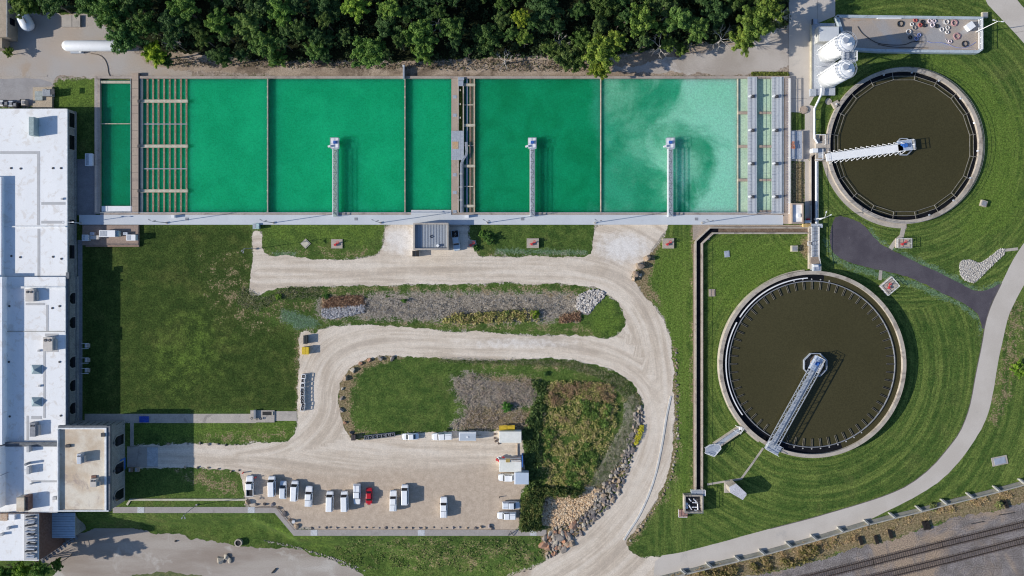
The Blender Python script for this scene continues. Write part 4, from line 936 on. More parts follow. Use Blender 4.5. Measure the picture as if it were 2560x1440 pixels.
cr_ = obj('roof', MB().box(x0, y1, x1, y0, .8, 1.0), mat('shade_tinted_metal_roof', (.50,.62,.72), (.45,.57,.67), 1, fineamt=.05), cn)  # grey metal with the blue of the shade mixed into its colour
for k in range(10): yy = y1 + (y0-y1)*(k+.5)/10; obj('rib', MB().box(x0, yy-.05, x1, yy+.05, .99, 1.08), mat('shade_tinted_rib', (.30,.40,.50)) if k == 0 else bpy.data.materials['shade_tinted_rib'], cr_)  # ribs carry the same shade blue in their colour
obj('wall', MB().box(x0+.3, y1+.3, x1-.3, y0-.3, LOW, .8), M['stone'], cn)
st = thing('stair', 'dark steel stair with railings below the metal canopy', 'stair', (*W(150, 1375), LOW))
mb = MB(); a = W(175, 1352, -2); c = W(112, 1398, -2)
for k in range(10):
    f = k/9; p = (a[0]+(c[0]-a[0])*f, a[1]+(c[1]-a[1])*f)
    obj('step', MB().obox(*p, LOW+.3+f*3.6, .8, 1.5, .06, math.atan2(c[1]-a[1], c[0]-a[0])), M['grey'], st)
for s in (-.8, .8): obj('handrail', MB().bar((a[0]+s*.6, a[1]+s*.8, LOW+1.2), (c[0]+s*.6, c[1]+s*.8, LOW+5), .09), M['galv'], st)
obj('stringer', MB().bar((a[0], a[1], LOW+.15), (c[0], c[1], LOW+3.9), .15, .3), M['dark'], st)
# north west building
HW = 4.6
b = thing('brick_building', 'tan brick building with dark windows in the north west corner', 'building', (*W(0, 70), 0))
x0, x1 = wx(-90, HW), wx(17, HW); y0, y1 = wy(-40, HW), wy(92, HW)
obj('wall', MB().box(x0, y1, x1, y0, 0, HW-.3), M['tanb'], b); obj('roof', MB().box(x0, y1, x1-.2, y0, HW-.3, HW-.1), M['tanb'], b); obj('coping', MB().box(x1-.2, y1, x1+.1, y0, HW-.4, HW), M['frame'], b)
for py in (15, 62): obj('window', MB().box(x1-.03, W(0,py)[1]-.9, x1+.08, W(0,py)[1]+.9, 1.4, 3.4), M['glass'], b)
obj('porch', MB().box(x0, W(0,128)[1], wx(5,3.4), y1-.05, 0, 3.4), M['tanb'], b)
# pump house on the walkway
HP = 4.1
b = thing('pump_house', 'small square concrete pump house with ribbed grey roof beside the walkway', 'building', (*W(1076, 592), 0))
def shell(par, px0, py0, px1, py1, H_, drop, m, mr, th=.45, floor_z=None):
    x0, y0 = W(px0, py0, H_); x1, y1 = W(px1, py1, H_)
    mb = MB(); mb.box(x0, y1, x1, y1+th, 0, H_); mb.box(x0, y0-th, x1, y0, 0, H_); mb.box(x0, y1+th+.002, x0+th, y0-th-.002, 0, H_-.003); mb.box(x1-th, y1+th+.002, x1, y0-th-.002, 0, H_-.003)
    obj('wall', mb, m, par); return obj('roof', MB().box(x0+th, y1+th, x1-th, y0-th, 0, H_-drop), mr, par)
rf = shell(b, 1033, 557, 1121, 625, HP, .9, M['path'], mat('ribbed_grey_roof', (.42,.46,.50), (.36,.40,.445), .8, fineamt=.12, stretch=(3,.2,1)), .45)
for k in range(20): xx = 1040 + k*3.85; obj('rib', MB().pbox(xx, 561.5, xx+.7, 620.5, HP-1, HP-.84), M['grey'], rf)
q_ = W(1094, 614, HP); mb = MB(); mb.cyl(*q_, HP-.9, HP-.2, .45, 16, .35); obj('vent', mb, M['silo'], rf)
mb = MB(); bar_poly(mb, circ(*W(1078, 591, HP), .45, 4), HP-.8, .08); obj('hatch_frame', mb, M['dark'], rf)
# control hut at the east end of the walkway
b = thing('control_hut', 'small tan hut with white roof at the east end of the walkway', 'building', (*W(1990, 533), 0))
HC = 3.2; rf = shell(b, 1979, 508, 2009, 559, HC, .5, M['tan'], M['roof'], .35)
mb = MB(); mb.cyl(*W(1998, 539, HC), HC-.5, HC-.1, .5, 16); obj('vent', mb, M['silo'], rf)
mb = MB(); mb.pbox(1972, 508, 1978.6, 559, 0, 1.3); obj('side_wall', mb, M['tan'], b)
mb = MB(); mb.pbox(1958, 540, 1971, 559, 0, DK+.04); struct('pad', mb, M['tan'], 'tan concrete pad at the end of the walkway')
st = thing('stair', 'short yellow stair with a grated bridge beside the control hut', 'stair', (*W(2020, 562), 0))
for k in range(7): obj('tread', MB().pbox(2008+k*2.8, 559.5, 2009.8+k*2.8, 568, 0, .9-.02*k), mat('yellow_tread', (.72,.52,.22)) if k == 0 else bpy.data.materials['yellow_tread'], st)
obj('bridge_plate', MB().pbox(2028, 559.5, 2043, 568, .6, .85), M['grate'], st); obj('blue_plate', MB().pbox(2044, 559.5, 2057, 569, .5, .9), M['deck'], st)
cb = thing('cabinet', 'blue grey cabinet in the shade right of the control hut', 'cabinet', (*W(2020, 555), 0)); obj('body', MB().pbox(2012, 551, 2027, 557, 0, 1.2), M['deck'], cb); obj('box', MB().pbox(2018, 546, 2025, 550, 0, .7), M['red'], cb)
# valve deck
t = thing('valve_deck', 'grey steel valve deck with orange handwheels east of the basin', 'deck', (*W(1992, 362), 0))
dk = obj('plate', MB().pbox(1977, 328, 2005, 397, 0, 1.0), mat('blue_grey_plate2', (.40,.44,.50), (.35,.39,.45), .8), t)
for xx in (1986, 1995): obj('seam', MB().pbox(xx, 328.3, xx+.6, 396.7, .9, 1.015), M['dark'], dk)
obj('concrete_edge', MB().pbox(2005.2, 327, 2008, 398, 0, 1.05), M['rimc'], t)
for dx, dy in ((0,0),(3,4),(-1,8),(2,-4),(4,9)):
    cx_, cy_ = W(1981+dx, 360+dy, 1.8); mb = MB(); mb.cyl(cx_, cy_, 1.0, 1.7, .07, 6); mb.ring(cx_, cy_, 1.7, 1.8, .36, .25, 14); mb.bar((cx_-.3, cy_, 1.75), (cx_+.3, cy_, 1.75), .08); obj('handwheel', mb, M['orange'], t)
# gate house at the upper tank
t = thing('inlet_chamber', 'pale concrete inlet chamber with a white tank where the bridge meets the upper round tank', 'chamber', (*W(2048, 370), 0))
obj('slab', MB().pbox(2040, 336, 2066, 402, 0, .98), M['rimc'], t); obj('opening', MB().pbox(2050, 339, 2056, 353, .9, 1.0), M['black'], t)
obj('cabinet', MB().pbox(2032, 371, 2045, 381, 0, 2.2), M['white'], t); obj('grating', MB().pbox(2046, 372, 2058, 395, .9, 1.04), M['grate'], t)
mb = MB(); mb.rail([W(2041,336,2), W(2065,336,2), W(2065,360,2)], .98, 1.0, 1.3, .05); mb.rail([W(2058,372,2), W(2058,399,2), W(2040,399,2)], .98, 1.0, 1.3, .05); obj('handrail', mb, M['silo'], t)
t = thing('pipe_run', 'white overhead pipe running from the silos down to the inlet chamber', 'pipe', (*W(2042, 290), 0))
P = [(2054,220),(2052,238),(2036,272),(2036,345),(2044,358)]
obj('pipe', MB().tube([(*W(x, y, 1.4), 1.4) for x, y in P], .28, 8), M['silo'], t)
for x, y in ((2050,243),(2044,257),(2036,275),(2036,300),(2036,333)): obj('support', MB().bar((*W(x, y), 0), (*W(x, y), 1.2), .16), M['galv'], t)

# ================================================================ silos
t0 = thing('plinth', 'pale concrete plinth and steel frame under the two white silos', 'plinth', (*W(2062, 150), 0))
obj('slab', MB().pbox(2029, 58, 2088, 238, 0, .5), mat('blue_grey_slab', (.50,.53,.56), (.46,.48,.52), .3), t0)
obj('kerb', MB().pbox(2027, 60, 2030.5, 238, 0, .75), M['cream'], t0)
for y in (80, 110, 140, 170, 200): obj('handrail', MB().bar((*W(2036, y), 1.4), (*W(2048, y), 1.4), .12), M['white'], t0)
obj('step_grating', MB().pbox(2026, 222, 2040, 240, 0, .9), M['grate'], t0)
t = thing('equipment_house', 'flat roofed equipment house in the shade behind the silos', 'building', (*W(2072, 85), 0)); obj('wall', MB().pbox(2046, 66, 2098, 104, 0, 3.2), mat('blue_grey_wall', (.55,.55,.52)), t); obj('roof', MB().pbox(2049, 68, 2097, 102, 3.2, 3.3), M['deck'], t)
t = thing('cabinet', 'small grey cabinet with open lid north of the silos', 'cabinet', (*W(2037, 53), 0)); obj('body', MB().pbox(2031, 47, 2044, 60, 0, 1.2), M['galv'], t); obj('lid', MB().pbox(2031, 47, 2033, 60, 1.2, 1.9), M['dark'], t)
HSI = 12.0; RS = 2.65
for (bx, by), l in (((2067.0,136.0),'tall white silo with railed top, northern of the two'),((2067.0,199.0),'tall white silo with railed top, southern of the two')):
    cx, cy = W(bx, by); t = thing('silo', l, 'silo', (cx, cy, 0), group='white silos east of the basin')
    mb = MB(); mb.cyl(cx, cy, .5, HSI-.6, RS, 48); sh = obj('shell', mb, M['silo'], t, smooth=False)
    for p_ in sh.data.polygons: p_.use_smooth = len(p_.vertices) == 4
    obj('roof', MB().cyl(cx, cy, HSI-.6, HSI-.1, RS, 48, 1.2), M['silo'], t)
    mb = MB()
    for z in (3.4, 6.3, 9.0): mb.ring(cx, cy, z, z+.12, RS+.06, RS-.02, 40)
    obj('hoop', mb, M['white'], sh)
    mb = MB(); mb.rail([(cx+(RS+.1)*math.cos(2*PI*k/20), cy+(RS+.1)*math.sin(2*PI*k/20)) for k in range(21)], HSI-.6, 1.1, 1.6, .05); obj('handrail', mb, M['galv'], t)
    ft = obj('filter', MB().cyl(cx-.4, cy+.3, HSI-.3, HSI+.9, .75, 14), M['galv'], t); obj('manhole', MB().cyl(cx+1.1, cy-.5, HSI-.4, HSI+.25, .4, 12), M['white'], t)
    mb = MB(); mb.tube([(cx+.6, cy+.8, HSI-.2), (cx+.6, cy+.8, HSI+.9), (cx-1.4, cy+1.9, HSI+.9), (cx-RS-.2, cy+1.0, HSI-.2), (cx-RS-.2, cy+1.0, .6)], .12, 6); obj('fill_pipe', mb, M['silo'], t)
    for a in (45, 135, 225, 315): obj('leg', MB().bar((cx+RS*math.cos(math.radians(a)), cy+RS*math.sin(math.radians(a)), 0), (cx+RS*math.cos(math.radians(a)), cy+RS*math.sin(math.radians(a)), .6), .4), M['silo'], t)
c1 = Vector(W(2067, 136)); c2 = Vector(W(2067, 199)); mid = (c1+c2)/2
t = thing('silo_catwalk', 'steel catwalk and stair head joining the tops of the two silos', 'catwalk', (mid.x, mid.y, 0))
dk = obj('deck', MB().box(mid.x-.9, mid.y-1.2, mid.x+1.2, mid.y+1.2, HSI-.75, HSI-.65), M['grate'], t)
mb = MB(); mb.rail([(mid.x-.9, mid.y-1.2), (mid.x-.9, mid.y+1.2)], HSI-.65, 1.1, 1.2, .06); mb.rail([(mid.x+1.2, mid.y+1.2), (mid.x+3.1, mid.y+1.2), (mid.x+3.1, mid.y-1.4), (mid.x+1.2, mid.y-1.4)], HSI-1.2, 1.1, 1.2, .07); obj('handrail', mb, M['silo'], dk)
obj('landing', MB().box(mid.x+1.3, mid.y-1.4, mid.x+3.1, mid.y+1.2, HSI-1.35, HSI-1.2), M['grate'], t)
for x_, y_ in ((1.4,-1.3),(3.0,-1.3),(1.4,1.1),(3.0,1.1)): obj('post', MB().bar((mid.x+x_, mid.y+y_, 0), (mid.x+x_, mid.y+y_, HSI-1.3), .15), M['silo'], t)
for k in range(4):
    z0 = .5 + k*2.6; s = 1 if k % 2 else -1
    obj('flight', MB().bar((mid.x+2.2, mid.y-1.1*s, z0), (mid.x+2.2, mid.y+1.1*s, z0+2.6), .8, .12), M['grate'], t)

# ================================================================ raised hose deck in the north east
HD = 1.6
t = thing('storage_deck', 'raised rectangular concrete deck with low walls, strewn with coiled hoses', 'deck', (*W(2274, 85), 0))
x0, y0 = W(2093, 40, HD); x1, y1 = W(2455, 130, HD); FZ = 1.15
def gtop(x, y): return W(x, y, FZ)
PT = [W(2093,40,HD), W(2455,45,HD), W(2455,122,HD), W(2446,129,HD), W(2200,126,HD), W(2120,121,HD)]
dm = mat('blue_grey_coping', (.46,.52,.55), (.40,.46,.50), .6, fineamt=.1, stain=(.30,.33,.34), stainscale=.4)
fl = obj('floor', MB().prism(PT, 0, FZ), mat('dusty_floor', (.42,.345,.275), (.37,.325,.285), .15, fineamt=.1, stain=(.36,.345,.335), stainscale=.1, stainlo=.5), t)
mb = MB(); mb.path(PT + PT[:1], .75, 0, HD); obj('wall', mb, dm, t)
for k, x in enumerate((2447, 2450, 2453)): obj('edge_rail', MB().pbox(x, 48, x+.8, 122, HD, HD+.15), M['silo'], t)
mb = MB(); mb.rail([W(2456,47,2.6), W(2456,122,2.6)], HD, 1.1, 1.8, .07); obj('handrail', mb, M['silo'], t)
mb = MB(); mb.pbox(2194, 44, 2254, 46.5, FZ, FZ+.5); obj('white_beam', mb, M['white'], t)
t = thing('crate', 'large white cube shaped crate turned on the hose deck', 'crate', (*W(2428, 64), FZ)); cx_, cy_ = W(2428, 64, 2.6)
obj('body', MB().obox(cx_, cy_, FZ, 1.9, 1.8, 1.3, .65), M['silo'], t); obj('lid', MB().obox(cx_, cy_, FZ+1.3, 1.96, 1.86, .08, .65), M['silo'], t)
def coil(px, py, r, turns, m, label, w=.09, seed=0, messy=.1):
    q_ = random.Random(seed); cx_, cy_ = W(px, py, FZ); P = []
    for k in range(int(turns*16)):
        a = 2*PI*k/16; rr = r*(1 - .1*(k/16 % 2)) + q_.uniform(-messy, messy)*r; P.append((cx_+rr*math.cos(a)+messy*r*math.sin(k/16), cy_+rr*math.sin(a), FZ + .06 + .12*(k/(16*turns)) * 2))
    o = obj('hose_coil', MB().tube(P, w, 6), m, smooth=True); me_ = o.data
    for v in me_.vertices: v.co.x -= cx_; v.co.y -= cy_
    o.location = (cx_, cy_, 0); tag(o, label, 'hose', 'coiled hoses on the storage deck')
hw = mat('white_hose', (.72,.70,.68)); hp = mat('pink_hose', (.52,.26,.26), (.60,.38,.36), 3); hk = M['black']; hb = mat('blue_and_shaded_hose', (.28,.33,.62)); hpw = mat('pinkish_white_hose', (.74,.64,.68)); hg = mat('grey_hose', (.33,.31,.29)); hr = mat('red_hose', (.55,.12,.10))  # the blue also puts shade into the colour of two white coils
for i, (x, y, r, n, m, l, ms) in enumerate([(2250,60,.85,4,hk,'largest loose black hose coil, leftmost on the deck',.12),(2279,61,.48,4,hw,'small white hose coil right of the big black coil',.03),(2284.5,70,.55,3,hg,'dark grey hose ring below the small white coil',.04),
  (2271,80,.72,4,hw,'big white hose coil above the shaded strip',.05),(2305,55,.5,4,hk,'black hose coil near the top wall by red hose scraps',.08),(2310,64,.5,4,hk,'black hose coil just below another black coil',.06),(2299.5,63,.5,4,hr,'bright red tangled hose left of two black coils',.3),
  (2286.5,51,.5,3,hr,'red tangled hose scrap at the top wall',.35),(2323.5,53,.55,4,hpw,'pinkish white hose coil, left of the top pair',.04),(2335,53,.52,4,hpw,'pinkish white hose coil, right of the top pair',.06),(2330.5,63,.62,4,hpw,'larger pinkish white hose coil touching a black one',.05),
  (2341,66,.5,4,hk,'black hose coil beside the larger pinkish white coil',.05),(2354,74,.56,5,hw,'thick white hose coil in the middle of the deck',.03),(2368,70,.5,3,hw,'loose white hose ring right of the thick white coil',.08),(2367,81,.46,4,hw,'small white hose coil at the bottom of the white group',.04),
  (2364,55,.75,2,hw,'open loop of white hose near the top wall',.15),(2385,58,.85,6,hp,'dull pink hose bundle under the top wall',.14),(2391,91,.85,5,hp,'loose pink hose bundle above the black ring',.2),(2411,110,.82,3,hk,'thin black hose ring, rightmost on the deck',.02),
  (2275,94,.5,4,hk,'black hose coil in the shaded strip',.04),(2297,88,.46,4,hb,'small white hose coil with shade blue in its colour, upper one in the shade',.03),(2290,97,.52,4,hb,'white hose coil with shade blue in its colour, lower one in the shade',.05),(2374,104,.48,2,hpw,'faint pale hose ring low on the deck',.15)]):
    coil(x, y, r, n, m, l, .085, i, ms)
def loose(P, m, label, w=.08):
    o = obj('loose_hose', MB().tube([(*W(x, y, FZ+.1), FZ+.1) for x, y in chaikin(P, 2, False)], w, 6), m); tag(o, label, 'hose')
loose([(2144,66),(2155,84),(2175,98),(2195,109),(2230,113),(2266,112),(2280,103),(2310,105)], M['black'], 'long black hose snaking across the left half of the deck')
loose([(2195,111),(2230,118),(2280,118),(2320,120)], M['black'], 'black hose along the lower wall of the deck', .07)
loose([(2318,103),(2330,108),(2350,105),(2370,112),(2400,122),(2425,115),(2440,105)], hb, 'pale blue hose curving along the lower right of the deck', .07)
loose([(2364,97),(2372,112),(2395,120),(2440,123)], hpw, 'thin pale hose lying below the pink bundle', .05)
loose([(2130,52),(2170,49),(2200,50)], M['rust'], 'thin rusty cable at the top left of the deck', .05)
# ================================================================ vehicles
def paint(name, c, rough=.3):
    m = mat(name, c, tuple(x*.94 for x in c), 1.5, rough=rough, fineamt=.03, bump=0); m.node_tree.nodes['Principled BSDF'].inputs['Coat Weight'].default_value = .4; return m
M['pw'] = paint('white_car_paint', (.92,.93,.93)); M['pr'] = paint('red_car_paint', (.50,.012,.02)); M['ps'] = paint('silver_blue_car_paint', (.50,.60,.68)); M['pg'] = paint('pale_van_paint', (.74,.78,.82))
M['gl'] = mat('car_glass', (.015,.02,.028), rough=.12, bump=0, fineamt=.02); M['rim'] = mat('wheel_rim', (.45,.46,.48), rough=.35, metal=.6); M['tyre'] = mat('tyre_rubber', (.02,.02,.02))
M['lamp'] = mat('headlight_glass', (.7,.72,.75), rough=.15); M['tail'] = mat('tail_light', (.35,.02,.02), rough=.2); M['liner'] = mat('bed_liner', (.02,.02,.022))
def loft(secs, m, name, par, bevel=0):
    """secs: (y, half width, z bottom, z shoulder, z top, top inset)"""
    mb = MB(); n = 6; vs = []; fs = []
    for y, w, zb, zs, zt, ins in secs: vs += [(-w,y,zb), (-w-.0,y,zs), (-w+ins,y,zt), (w-ins,y,zt), (w,y,zs), (w,y,zb)]
    for i in range(len(secs)-1):
        for k in range(n): k2 = (k+1) % n; fs.append((i*n+k, i*n+k2, (i+1)*n+k2, (i+1)*n+k))
    fs += [tuple(range(n))[::-1], tuple((len(secs)-1)*n+k for k in range(n))]
    fs = [f[::-1] for f in fs]
    mb.add(vs, fs); return obj(name, mb, m, par, world=False, bevel=bevel)
def vehicle(name, kind, L=5.7, Wd=2.0, pnt=None, roofz=1.85, belt=1.1, hood=1.05, ws=(1.3,.8), rf_back=-.75, rw=-.85, rear='bed_open', nose=.3):
    pnt = pnt or M['pw']; t = thing(name, '', kind); h = L/2; w = Wd/2
    secs = [(h, w*.72, .45, .6, .75, .05), (h-.12, w*.84, .35, .7, hood-.18, .1), (h-.45, w*.96, .3, .75, hood-.05, .12), (ws[0], w, .3, .85, hood+.03, .12)]
    be = hood+.03 if rear != 'van' else belt
    if rear in ('bed_open','cap'):
        secs += [(rf_back-.1, w, .3, .85, belt, .06)]
    elif rear == 'sedan': secs += [(rw-.1, w, .3, .85, belt-.02, .12), (-h+.4, w*.95, .3, .8, belt-.08, .14), (-h+.1, w*.85, .38, .7, belt-.25, .1), (-h, w*.74, .45, .6, .75, .05)]
    else: secs += [(-h+.2, w, .3, .85, belt, .08), (-h, w*.94, .4, .8, belt-.1, .06)]
    body = loft(secs, pnt, 'body', t, .04)
    # cabin
    wb = w-.1; wt = w-.2; y0, y1, y2, y3 = ws[0], ws[1], rf_back, rw
    def P(x, y, z): return (x, y, z)
    B = [(-wb, y0, hood), (wb, y0, hood), (wb, y3, belt-.05), (-wb, y3, belt-.05)]; T = [(-wt, y1, roofz-.04), (wt, y1, roofz-.04), (wt, y2, roofz-.04), (-wt, y2, roofz-.04)]
    mb = MB(); mb.add(B+T, [(0,4,5,1), (1,5,6,2), (2,6,7,3), (3,7,4,0), (4,7,6,5)][::1]); cab = obj('cab', mb, pnt, t, world=False)
    mb = MB(); e = .03; mb.add([(-wt-.02,y1+e,roofz-.03),(wt+.02,y1+e,roofz-.03),(wt+.02,y2-e,roofz-.03),(-wt-.02,y2-e,roofz-.03),(-wt+.1,y1-.08,roofz+.03),(wt-.1,y1-.08,roofz+.03),(wt-.1,y2+.08,roofz+.03),(-wt+.1,y2+.08,roofz+.03)],
        [(0,1,5,4)[::-1],(1,2,6,5)[::-1],(2,3,7,6)[::-1],(3,0,4,7)[::-1],(4,5,6,7)[::-1]]); obj('roof', mb, pnt, cab, world=False)
    def pane(nm, a, b_, c, d_, off, s0=.08, s1=.92, t0=.08, t1=.9):
        a, b_, c, d_ = map(Vector, (a, b_, c, d_)); f = lambda u, v: (a*(1-u)+b_*u)*(1-v)+(d_*(1-u)+c*u)*v + Vector(off)
        mb = MB(); mb.add([f(s0,t0), f(s1,t0), f(s1,t1), f(s0,t1)], [(0,1,2,3)]); obj(nm, mb, M['gl'], cab, world=False)
    pane('windshield', B[0], B[1], T[1], T[0], (0,.03,.03), .04, .96, .02, .97)
    pane('rear_window', B[2], B[3], T[3], T[2], (0,-.03,.02))
    sp = .5 if rear != 'cargo' else .3
    for s, q_ in ((1, (B[1],B[2],T[2],T[1])), (-1, (B[3],B[0],T[0],T[3]))):
        o = (s*.03, 0, .01)
        if s > 0: pane('side_window', *q_, o, .06, sp-.02, .2, .88); 
        else: pane('side_window', *q_, o, 1-sp+.02, .94, .2, .88)
        if rear != 'cargo': pane('side_window', *q_, o, *((sp+.02, .93) if s > 0 else (.07, 1-sp-.02)), .2, .88)
    # bed
    if rear in ('bed_open', 'cap'):
        yb0, yb1 = rf_back-.1, -h; mb = MB(); fl = .75
        mb.box(-w, yb1, -w+.1, yb0, .35, belt); mb.box(w-.1, yb1, w, yb0, .35, belt); mb.box(-w+.1, yb1, w-.1, yb1+.09, .35, belt-.02); mb.box(-w+.1, yb0-.09, w-.1, yb0, .35, belt-.02)
        bd = obj('bed', mb, pnt, t, world=False); mb = MB(); mb.box(-w+.1, yb1+.09, w-.1, yb0-.09, .4, fl); obj('bed_floor', mb, M['liner'], bd, world=False)
        if rear == 'cap':
            mb = MB(); mb.add([(-w+.02,yb0-.02,belt-.02),(w-.02,yb0-.02,belt-.02),(w-.02,yb1+.03,belt-.02),(-w+.02,yb1+.03,belt-.02),(-w+.2,yb0-.05,roofz-.05),(w-.2,yb0-.05,roofz-.05),(w-.2,yb1+.25,roofz-.08),(-w+.2,yb1+.25,roofz-.08)],
                [(0,1,5,4)[::-1],(1,2,6,5)[::-1],(2,3,7,6)[::-1],(3,0,4,7)[::-1],(4,5,6,7)[::-1]]); cp = obj('bed_cap', mb, pnt, bd, world=False, bevel=.04)
            mb = MB(); mb.box(-.02+.35, yb1+.3, .39, yb0-.1, roofz-.07, roofz-.02); obj('cap_rib', mb, M['galv'], cp, world=False)
    # wheels, lights, mirrors
    for sx in (-1, 1):
        for y in (h-.95, -h+1.05):
            mb = MB(); r = .38; mb.tube([(sx*(w-.28), y, r), (sx*(w-.02), y, r)], r, 16); wh = obj('wheel', mb, M['tyre'], t, world=False)
            mb = MB(); mb.tube([(sx*(w-.02), y, r), (sx*(w+.0), y, r)], r*.6, 12); obj('rim', mb, M['rim'], wh, world=False)
        mb = MB(); mb.box(sx*w*.5, h-.32, sx*w*.86, h-.08, .62, hood-.12); obj('headlight', mb, M['lamp'], t, world=False)
        mb = MB(); mb.box(sx*(w-.18), -h-.015, sx*(w-.02), -h+.06, .75, belt-.1); obj('tail_light', mb, M['tail'], t, world=False)
        mb = MB(); mb.box(sx*(w+.0), ws[0]-.28, sx*(w+.2), ws[0]-.14, belt, belt+.16); obj('mirror', mb, pnt if pnt != M['pw'] else M['dark'], t, world=False)
    mb = MB(); mb.box(-w*.8, h-.06, w*.8, h+.06, .38, .58); obj('bumper', mb, M['grey'], t, world=False)
    return t
P_open = vehicle('pickup_truck', 'pickup truck', rear='bed_open')
P_cap = vehicle('pickup_truck', 'pickup truck', rear='cap', roofz=1.9)
P_van = vehicle('cargo_van', 'van', L=5.6, rear='van', roofz=2.1, belt=1.2, hood=1.2, ws=(1.95,1.4), rf_back=-2.55, rw=-2.72)
P_suv = vehicle('passenger_car', 'car', L=5.0, Wd=1.85, rear='van', roofz=1.72, belt=1.0, hood=.98, ws=(1.35,.65), rf_back=-2.05, rw=-2.35)
P_sed = vehicle('passenger_car', 'car', L=4.7, Wd=1.8, rear='sedan', roofz=1.45, belt=.95, hood=.88, ws=(1.15,.45), rf_back=-.95, rw=-1.5)
def place(proto, px, py, deg, label, h=1.7, group=None, m=None, L=None, name=None):
    """deg: heading of the nose, 0 = up in the survey, clockwise"""
    p = W(px, py, h*.5); o = dup(proto, (*p, .02), -math.radians(deg), label, group, name=name)
    if L: o.scale = (1, L, 1)
    if m:
        for c in o.children_recursive:
            if c.type == 'MESH' and len(c.data.materials) and c.data.materials[0] == M['pw']:
                c.data = c.data.copy(); c.data.materials[0] = m
    return o
g = 'vehicles parked along the south edge of the gravel lot'
place(P_open, 624.5, 1215, 0, 'white pickup with an open black bed, leftmost in the gravel lot', group=g)
place(P_van, 680, 1215.5, -1, 'tall white van, second vehicle from the left in the gravel lot', group=g)
place(P_suv, 707.8, 1225, 1, 'smallest white car of the lot, between two longer white vans', group=g, m=M['pg'])
place(P_van, 736.5, 1227, 3, 'slightly turned white van directly right of the smallest white car', group=g)
place(P_cap, 772, 1240.5, 2, 'white pickup with a ribbed bed cap, between the turned van and two white vans', group=g)
place(P_van, 824.7, 1253, 1, 'white van, left one of the pair parked side by side left of the turned-round pickup', group=g)
place(P_van, 861.5, 1253, -1, 'white van, right one of the pair parked side by side left of the turned-round pickup', group=g)
place(P_cap, 892.5, 1235.5, 180, 'white pickup parked nose down next to the red car', group=g)
place(P_sed, 922.4, 1241, 180, 'small red car between the white pickups', group=g, m=M['pr'])
place(P_cap, 983.3, 1252, 0, 'white capped pickup right of the red car', group=g)
place(P_van, 1012.3, 1236.5, 0, 'white van parked close beside the capped pickup right of the red car', group=g)
place(P_cap, 1109.4, 1268, 0, 'white capped pickup standing alone on the right of the row', group=g)
place(P_sed, 1025.5, 1091.5, -92, 'white sedan with a dark rear window by the row of black crates', group='vehicles along the north edge of the gravel lot')
place(P_cap, 1105, 1091, -93, 'white pickup with a bed cap between the sedan and the grey trailer', group='vehicles along the north edge of the gravel lot')
place(P_cap, 1278.5, 1263, 90, 'white pickup with its nose in the shrubs, upper of the two at the lot corner', L=.88, m=M['pg'])
place(P_cap, 1267, 1289, -90, 'white pickup facing left, lower of the two at the lot corner', L=.92)
place(P_open, 1139.5, 601, 173, 'silver blue pickup with loaded black bed in the shade of the pump house', m=M['ps'])
for p_ in (P_open, P_cap, P_van, P_suv, P_sed):
    for c in list(p_.children_recursive) + [p_]: bpy.data.objects.remove(c, do_unlink=True)
# tools in the shaded truck's bed
t = thing('tool_bundle', 'bundle of loose tools and pipes lying in the bed of the silver blue pickup', 'tools', (*W(1136, 582), 0)); q_ = random.Random(2)
for k in range(8): a = W(1133+q_.random()*7, 574+q_.random()*14, 1); obj('tool', MB().bar((*a, .95), (a[0]+q_.uniform(-.6,.6), a[1]+q_.uniform(-.6,.6), 1.15), .08), M['galv'] if k % 3 else M['rust'], t)
# box truck
def simple_wheels(t, xs, ys, r=.42, wd=.28):
    for x in xs:
        for y in ys:
            s = 1 if y > 0 else -1; wh = obj('wheel', MB().tube([(x, y-s*wd, r), (x, y, r)], r, 16), M['tyre'], t, world=False); obj('rim', MB().tube([(x, y, r), (x, y+s*.02, r)], r*.55, 12), M['rim'], wh, world=False)
P0 = W(1266, 1194, 1); bt = thing('box_truck', 'white truck with a large pale blue box body below the second container', 'truck', (*P0, 0))
ck = dict(name='cab_unit')
t = vehicle('cab_unit', 'truck', L=4.4, Wd=2.0, rear='van', roofz=2.0, belt=1.2, hood=1.15, ws=(.95,.45), rf_back=-1.6, rw=-1.8)
for c in list(t.children): c.parent = bt; c.matrix_local = Matrix.Rotation(PI/2, 4, 'Z') @ c.matrix_local
bpy.data.objects.remove(t, do_unlink=True)
q0 = wloc(bt); x0, y0 = W(1285.5, 1182, 3.2); x1, y1 = W(1322, 1211, 3.2)
bx = obj('box_body', MB().box(x0, y1, x1, y0, .7, 3.2), M['pw'], bt, bevel=.04); obj('box_roof', MB().box(x0+.35, y1+.05, x1-.05, y0-.05, 3.19, 3.24), mat('pale_blue_roof', (.50,.58,.68), (.46,.54,.64), .5, fineamt=.04), bx)
for s in (1, -1):
    yy = (y0 if s > 0 else y1); wh = obj('wheel', MB().tube([(x1-1.2, yy-s*.45, .42), (x1-1.2, yy-s*.05, .42)], .42, 16), M['tyre'], bt); obj('rim', MB().tube([(x1-1.2, yy-s*.05, .42), (x1-1.2, yy-s*.02, .42)], .22, 12), M['rim'], wh)
